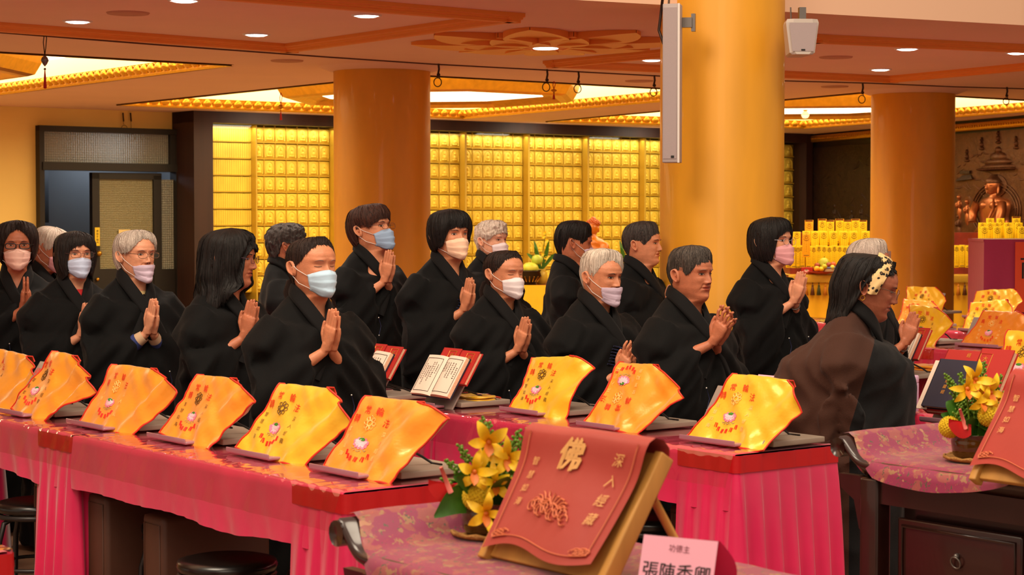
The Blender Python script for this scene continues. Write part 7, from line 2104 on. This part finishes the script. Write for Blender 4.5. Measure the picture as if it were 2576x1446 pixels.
# ---- lectern boards with red cloths
M_redc = mat('red_lectern_cloth', (166, 38, 22), .5, var=.06, vscale=5, sheen=.25, bump=.12, bscale=16)
M_gold2 = mat('gold_embroidery', (226, 168, 100), .5); M_bamboo = mat('pale_wood', (196, 140, 66), .5, var=.15, vscale=20, stretch=(1, 1, .1)); M_gold3 = mat('gold_embroidery_dim', (216, 116, 76), .5)
def lectern(pix, foot, lab, blab, chars=True):
    m0 = on_z(foot[0], foot[1], FZ + .03); O = np.array([m0[0], m0[1], FZ + .012])
    base = O + EN * .02
    def loc2(p): w = on_plane(p[0], p[1], base, EN) - base; return np.array([w @ EX, w @ EY])
    c = [loc2(p) for p in pix]; bl, br, tr, tl = c
    W = (np.linalg.norm(br - bl) + np.linalg.norm(tr - tl)) / 2; Hh = (tl[1] + tr[1]) / 2
    t = thing('lectern', blab, 'lectern', tuple(O), 0, 'slanted wooden lecterns')
    ax = np.array([EX, EY, EN]); cx = (bl[0] + br[0] + tl[0] + tr[0]) / 4
    q = MB(); q.rbox(EX * cx + EY * Hh * .5 - EN * .004, (W * .98, Hh * 1.02, .018), .003, ax=ax); q.build('board', M_bamboo, t)
    for s in (-1, 1):
        q = MB(); q.rbox(EX * (cx + s * W * .51) + EY * Hh * .48 + EN * .0, (.022, Hh * 1.06, .036), .004, ax=ax); q.build('side_rail', M_bamboo, t)
        top = EX * (cx + s * W * .4) + EY * Hh * .8 - EN * .02; ft = A3 * (Hh * math.cos(TAU) + .10) + EX * (cx + s * W * .4)
        q = MB(); q.tube([top, ft], .009, n=6); q.build('prop', M_bamboo, t)
    r = thing('lectern_cloth', lab, 'cloth', tuple(O), 0, 'red calligraphy cloths')
    def bul(x, y): return .014 + .010 * math.sin((x - cx) * 9 + 1 + y * 3) * (1 - y / Hh * .6) + .008 * fold_noise(x * 6, y * 4, 3) + .02 * math.exp(-((y - Hh) / .05) ** 2)
    def S(x, y, l=0.): return base + EX * x + EY * y + EN * (bul(x, y) + l) - O
    N1, N2 = 25, 30; P = []
    for i in range(N1):
        s = i / (N1 - 1); col = []
        for j in range(N2):
            tt = j / (N2 - 1); p = (bl * (1 - tt) + tl * tt) * (1 - s) + (br * (1 - tt) + tr * tt) * s; p = p + np.array([0, .015 * math.sin(s * PI * 2) * (1 - tt)])
            col.append(S(p[0], p[1]))
        tp = col[-1]
        for k in range(1, 9):
            an = PI * min(1, k / 4); col.append(tp - EN * (.03 * (1 - math.cos(an)) / 1.0) + EY * .022 * math.sin(an) - EY * max(0, k - 4) * .022 - EN * .004 * max(0, k - 4))
        P.append(col)
    q = MB(); q.grid(np.array(P), flip=True); q.build('cloth', M_redc, r)
    def uvp(s, tt): return (bl * (1 - tt) + tl * tt) * (1 - s) + (br * (1 - tt) + tr * tt) * s
    def SU(s, tt, l): p = uvp(s, tt); return S(p[0], p[1] + .015 * math.sin(s * PI * 2) * (1 - tt), l)
    q = MB()
    for (s0_, t0_, s1_, t1_) in [(.06, .07, .06, .97), (.06, .07, .94, .07), (.94, .07, .94, .97)]:
        q.tube([SU(s0_ + (s1_ - s0_) * k / 24, t0_ + (t1_ - t0_) * k / 24, .003) for k in range(25)], .0014, n=4)
    for cxs in (.1, .9):
        for k in range(5): q.tube([SU(cxs + (.03 * math.cos(a_) + .022 * (k - 1)) * (1 if cxs < .5 else -1), .10 + .022 * math.sin(a_) + .012 * (k % 2), .003) for a_ in np.linspace(0, 1.7 * PI, 12)], .0014, n=4)
    q.build('border_stitching', M_gold3, r)
    if chars:
        q = MB(); asp = W / Hh
        def put(ch, s, tt, h, bold=0):
            V, Fs = glyph(ch)
            for dx, dy in ([(0, 0)] if not bold else [(0, 0), (bold, 0), (0, bold), (-bold, -bold * .6)]): q.add([SU(s + (x + dx + y * .12) * h / W, tt + (y + dy) * h / Hh, .004 + .0003 * (dx != 0)) for x, y in V], Fs)
        put('佛', .46, .82, Hh * .27, .045)
        for k, ch in enumerate('深入經藏'): put(ch, .83, .84 - .155 * k, Hh * .105)
        for k, ch in enumerate('智慧如海'): put(ch, .16, .74 - .12 * k, Hh * .075)
        tag(q.build('calligraphy', M_gold2, r, smooth=False), kind='stuff')
        q = MB()
        for k in range(9):
            an = PI * k / 8; q.tube([SU(.47 + (.16 * math.cos(an)) * f * (1 + .15 * math.sin(f * 6)), .40 + .10 * math.sin(an) * f + .015 * math.sin(8 * f + k), .003) for f in np.linspace(.15, 1, 9)], .002, n=4)
        for k in range(14): q.tube([SU(.3 + .34 * k / 13 + .03 * math.cos(a_), .35 + .045 * math.sin(a_ * 1.0) + .03 * math.sin(k * 1.3), .003) for a_ in np.linspace(0, 1.8 * PI, 10)], .0016, n=4)
        q.build('lotus_embroidery', M_gold3, r)
    else:
        q = MB()
        for k, ch in enumerate('智慧如海'):
            V, Fs = glyph(ch); q.add([SU(.16 + x * Hh * .075 / W, .74 - .12 * k + y * .075, .004) for x, y in V], Fs)
        tag(q.build('calligraphy', M_gold2, r, smooth=False), kind='stuff')
lectern([(1220, 1382), (1502, 1430), (1662, 1135), (1352, 1094)], (1360, 1402), 'red cloth with gold calligraphy and lotus draped over the lectern', 'slanted pale wood lectern with a pale side rail under the calligraphy cloth')
lectern([(2444, 1176), (2690, 1226), (2790, 985), (2560, 950)], (2566, 1198), 'red cloth cut off by the picture edge beside the flowers with a yellow pompon', 'slanted pale wood lectern behind the flower bowl at the ring-pull table', False)

# ---- flower arrangements
M_amberg = mat('amber_glass', (92, 54, 10), .12, coat=.5, trans=.35); M_rattan = mat('rattan_plate', (176, 124, 56), .6, bump=.6, bscale=200)
M_pom = mat('pompon_yellow', (250, 206, 20), .7, bump=1.0, bscale=260); M_anth = mat('anthurium_red', (214, 38, 40), .25, var=.1); M_spad = mat('spadix_pink', (236, 120, 110), .5); M_fern = mat('fern_green', (104, 140, 34), .6); M_orch2 = mat('orchid_petal', (250, 196, 18), .5, var=.12, vscale=40); M_orchr = mat('orchid_throat', (214, 110, 20), .5)
def arrangement(p, lab, plab, seed, spec):
    rr = random.Random(seed)
    pl = thing('rattan_coaster', plab, 'coaster', tuple(p)); q = MB(); q.lathe([(0, 0), (.07, 0), (.085, .006), (.088, .012), (.08, .012), (.07, .006), (0, .005)], 32); q.build('disc', M_rattan, pl); q = MB(); q.tube([(.084 * math.cos(k), .084 * math.sin(k), .011 + .002 * math.sin(12 * k)) for k in np.linspace(0, 2 * PI, 49)[:-1]], .004, n=5, closed=True); q.build('braided_rim', M_rattan, pl)
    t = thing('flower_bowl', lab, 'flowers', (p[0], p[1], p[2] + .006))
    q = MB(); q.lathe([(0, 0), (.05, 0), (.062, .012), (.066, .05), (.060, .066), (.066, .07), (.058, .07), (.05, .02), (0, .015)], 28); q.build('glass_bowl', M_amberg, t)
    for k in range(10):
        an = 2 * PI * k / 10 + rr.random(); L = rr.uniform(.07, .13); q = MB(); leaf(q, (.02 * math.cos(an), .02 * math.sin(an), .06), (L * math.cos(an), L * math.sin(an), .06 + rr.uniform(.0, .09)), .022, (0, 0, .015)); q.build('leaf', M_leafd, t)
    spec = spec + [('fern', rr.uniform(-.11, .11), rr.uniform(-.03, .03), rr.uniform(.12, .25), 1.1) for _ in range(9)] + [('leaf', rr.uniform(-.09, .09), rr.uniform(-.06, .02), rr.uniform(.06, .15), .026) for _ in range(6)]
    for kind, x, y, z, s in spec:
        c = np.array([x, y, z])
        if kind == 'pom':
            q = MB(); q.ball(c, s, 20, 14)
            for i in range(220):
                zz = 1 - 2 * (i + .5) / 220; an = i * 2.39996; r_ = math.sqrt(1 - zz * zz); d = np.array([r_ * math.cos(an), r_ * math.sin(an), zz]); q.tube([c + d * s * .95, c + d * s * 1.07], [.0035, .001], n=4, caps=False)
            q.build('pompon', M_pom, t)
        elif kind == 'anth':
            P = []
            for i in range(9):
                f = i / 8; w = s * math.sin(PI * (.1 + .88 * f)) ** .7 * .62; P.append([c + np.array([sx_ * (f - .3) * s * 1.5, -.02 - .02 * f, w * kk * .8 + .018 * (1 - kk * kk) + .02 * f * f]) for sx_ in (rr.choice([1]) if x > 0 else -1,) for kk in (-1, -.6, -.2, .2, .6, 1)])
            q = MB(); q.grid(np.array(P)); o = q.build('anthurium', M_anth, t); q = MB(); q.tube([c + np.array([0, -.04, .01]), c + np.array([(.02 if x > 0 else -.02), -.055, .065])], [.006, .004], n=7); q.build('spadix', M_spad, o)
        elif kind == 'orchid':
            q = MB()
            jit = rr.uniform(-.5, .5)
            for j, an in enumerate([PI / 2 + jit, PI * .92 + jit, PI * .08 + jit, PI * 1.28 + jit, PI * 1.72 + jit]):
                an += rr.uniform(-.16, .16)
                leaf(q, c, c + np.array([s * math.cos(an) * rr.uniform(.7, 1.05), rr.uniform(-.035, .01), s * math.sin(an) * rr.uniform(.75, 1.1)]), s * rr.uniform(.17, .24), (0, -.018, 0), n=6)
            o = q.build('orchid', M_orch2, t); q = MB(); leaf(q, c + np.array([0, -.012, 0]), c + np.array([0, -.04, -s * .5]), s * .2, n=4); q.ball(c + np.array([0, -.014, 0]), s * .12, 8, 6); q.build('orchid_lip', M_orchr, o); q = MB(); q.tube([c, (x * .4, y * .4, .05)], .0028, n=5); q.build('stem', M_fern, o)
        elif kind == 'fern':
            q = MB(); d = c - np.array([0, 0, .05]); L = np.linalg.norm(d); d /= L
            st_ = [np.array([0, 0, .05]) + d * L * k / 8 + np.array([0, 0, .02 * math.sin(PI * k / 8)]) for k in range(9)]; q.tube(st_, .0022, n=5)
            for k in range(int(L / .006)):
                f = .3 + .7 * k / (L / .006); b_ = np.array([0, 0, .05]) + d * L * f; an = k * 2.4; sd = np.array([math.cos(an), math.sin(an) * .8, .7]); l = .028 * s * (1.15 - f); q.tube([b_, b_ + sd * l], [.003, .0034], n=4); q.ball(b_ + sd * l, .0038, 5, 4)
            q.build('fern_spray', M_fern, t)
        elif kind == 'leaf':
            q = MB(); leaf(q, (x * .2, y * .2, .05), c, s, (0, 0, .03)); q.build('leaf', M_leafd, t)
p1 = on_z(1236, 1348, FZ + .008)
arrangement(p1, 'bowl of yellow orchids, pompon and red anthuriums beside the calligraphy cloth', 'woven rattan coaster under the flowers beside the calligraphy cloth', 4,
  [('pom', -.03, -.045, .085, .030), ('anth', -.085, -.01, .085, .045), ('anth', .05, -.03, .075, .045), ('orchid', -.005, -.03, .20, .055), ('orchid', .035, -.02, .165, .05), ('orchid', -.035, -.05, .14, .05), ('orchid', -.01, -.07, .055, .048), ('orchid', .01, -.04, .115, .045), ('orchid', .07, -.01, .11, .035),
   ('fern', -.02, .01, .25, 1.0), ('fern', .06, .02, .22, 1.0), ('fern', -.07, .0, .19, 1.0), ('fern', .10, .0, .16, 1.0), ('fern', -.11, -.02, .12, .9), ('fern', .02, .03, .21, 1.0), ('leaf', -.12, -.06, .045, .03), ('leaf', .08, .02, .1, .03), ('leaf', -.05, -.06, .1, .03)])
p2 = on_z(2452, 1158, FZ + .008)
arrangement(p2, 'bowl of yellow orchids and two yellow pompons before the navy book', 'woven rattan coaster under the flowers before the navy book', 9,
  [('pom', .025, -.055, .125, .030), ('pom', -.075, -.02, .09, .030), ('anth', -.05, -.06, .085, .045), ('anth', .09, -.02, .13, .05), ('orchid', -.01, -.03, .225, .06), ('orchid', -.035, -.04, .2, .055), ('orchid', .03, -.04, .19, .055), ('orchid', .005, -.05, .165, .05), ('orchid', .06, -.01, .16, .045),
   ('fern', .03, .02, .27, 1.0), ('fern', -.07, .0, .22, 1.0), ('fern', .11, .0, .2, 1.0), ('fern', -.04, .02, .24, 1.0), ('leaf', -.08, .0, .16, .035), ('leaf', .06, -.04, .08, .035), ('leaf', .10, -.03, .1, .035)])

# ---- name card and cup at the bottom
m0 = on_z(1712, 1477, FZ + .012); cw = np.array([.86, -.51, 0]); cn = np.array([-.51, -.86, 0])
t = thing('name_card', 'folded pink name card with black lettering beside the lectern', 'card', (m0[0], m0[1], FZ + .008))
M_card = mat('pink_card', (246, 178, 200), .7); M_cardm = mat('magenta_card', (214, 46, 92), .6)
HW, HC = .075, .095; tl_ = 30
def CP(x, z, l=0.): return cw * x + Z3 * z + cn * (.030 * (1 - z / HC) + l)
q = MB(); q.grid(np.array([[CP(x, z) for x in (-HW, HW)] for z in (0, HC)])); q.build('front_leaf', M_card, t, smooth=False)
q = MB(); q.grid(np.array([[cw * (HW + .002 + .02 * math.sin(PI * k / 10)) * 1 + Z3 * (HC * (1 - k / 10)) - cn * (.004 + .055 * k / 10) for k in range(11)], [cw * (-HW) + Z3 * (HC * (1 - k / 10)) - cn * (.004 + .055 * k / 10) for k in []] or [cw * (HW - .03) + Z3 * (HC * (1 - k / 10)) - cn * (.004 + .055 * k / 10) for k in range(11)]])); q.build('back_leaf', M_cardm, t)
q = MB()
for k, ch in enumerate('張陳秀卿'): V, Fs = glyph(ch); q.add([CP(-.052 + .0345 * k + x * .034, .033 + y * .036, .0008) for x, y in V], Fs); q.add([CP(-.0512 + .0345 * k + x * .034, .033 + y * .036, .0009) for x, y in V], Fs)
q.build('lettering', M_ink, t, smooth=False)
q = MB()
for k, ch in enumerate('功德主'): V, Fs = glyph(ch); q.add([CP(-.014 + .0145 * k + x * .014, .076 + y * .014, .0008) for x, y in V], Fs)
q.build('small_lettering', mat('maroon_ink', (120, 30, 50), .7), t, smooth=False)
m0 = on_z(1705, 1512, FZ + .05)
t = thing('tea_cup', 'white cup rim showing in front of the name card', 'cup', (m0[0], m0[1], FZ + .008)); q = MB(); q.lathe([(0, 0), (.02, 0), (.03, .02), (.036, .05), (.0345, .05), (.028, .02), (0, .006)], 28); q.build('cup', M_white, t); q = MB(); q.tube([(.034, 0, .04), (.052, 0, .036), (.05, 0, .018), (.031, 0, .014)], .004, n=6); q.build('handle', M_white, t)
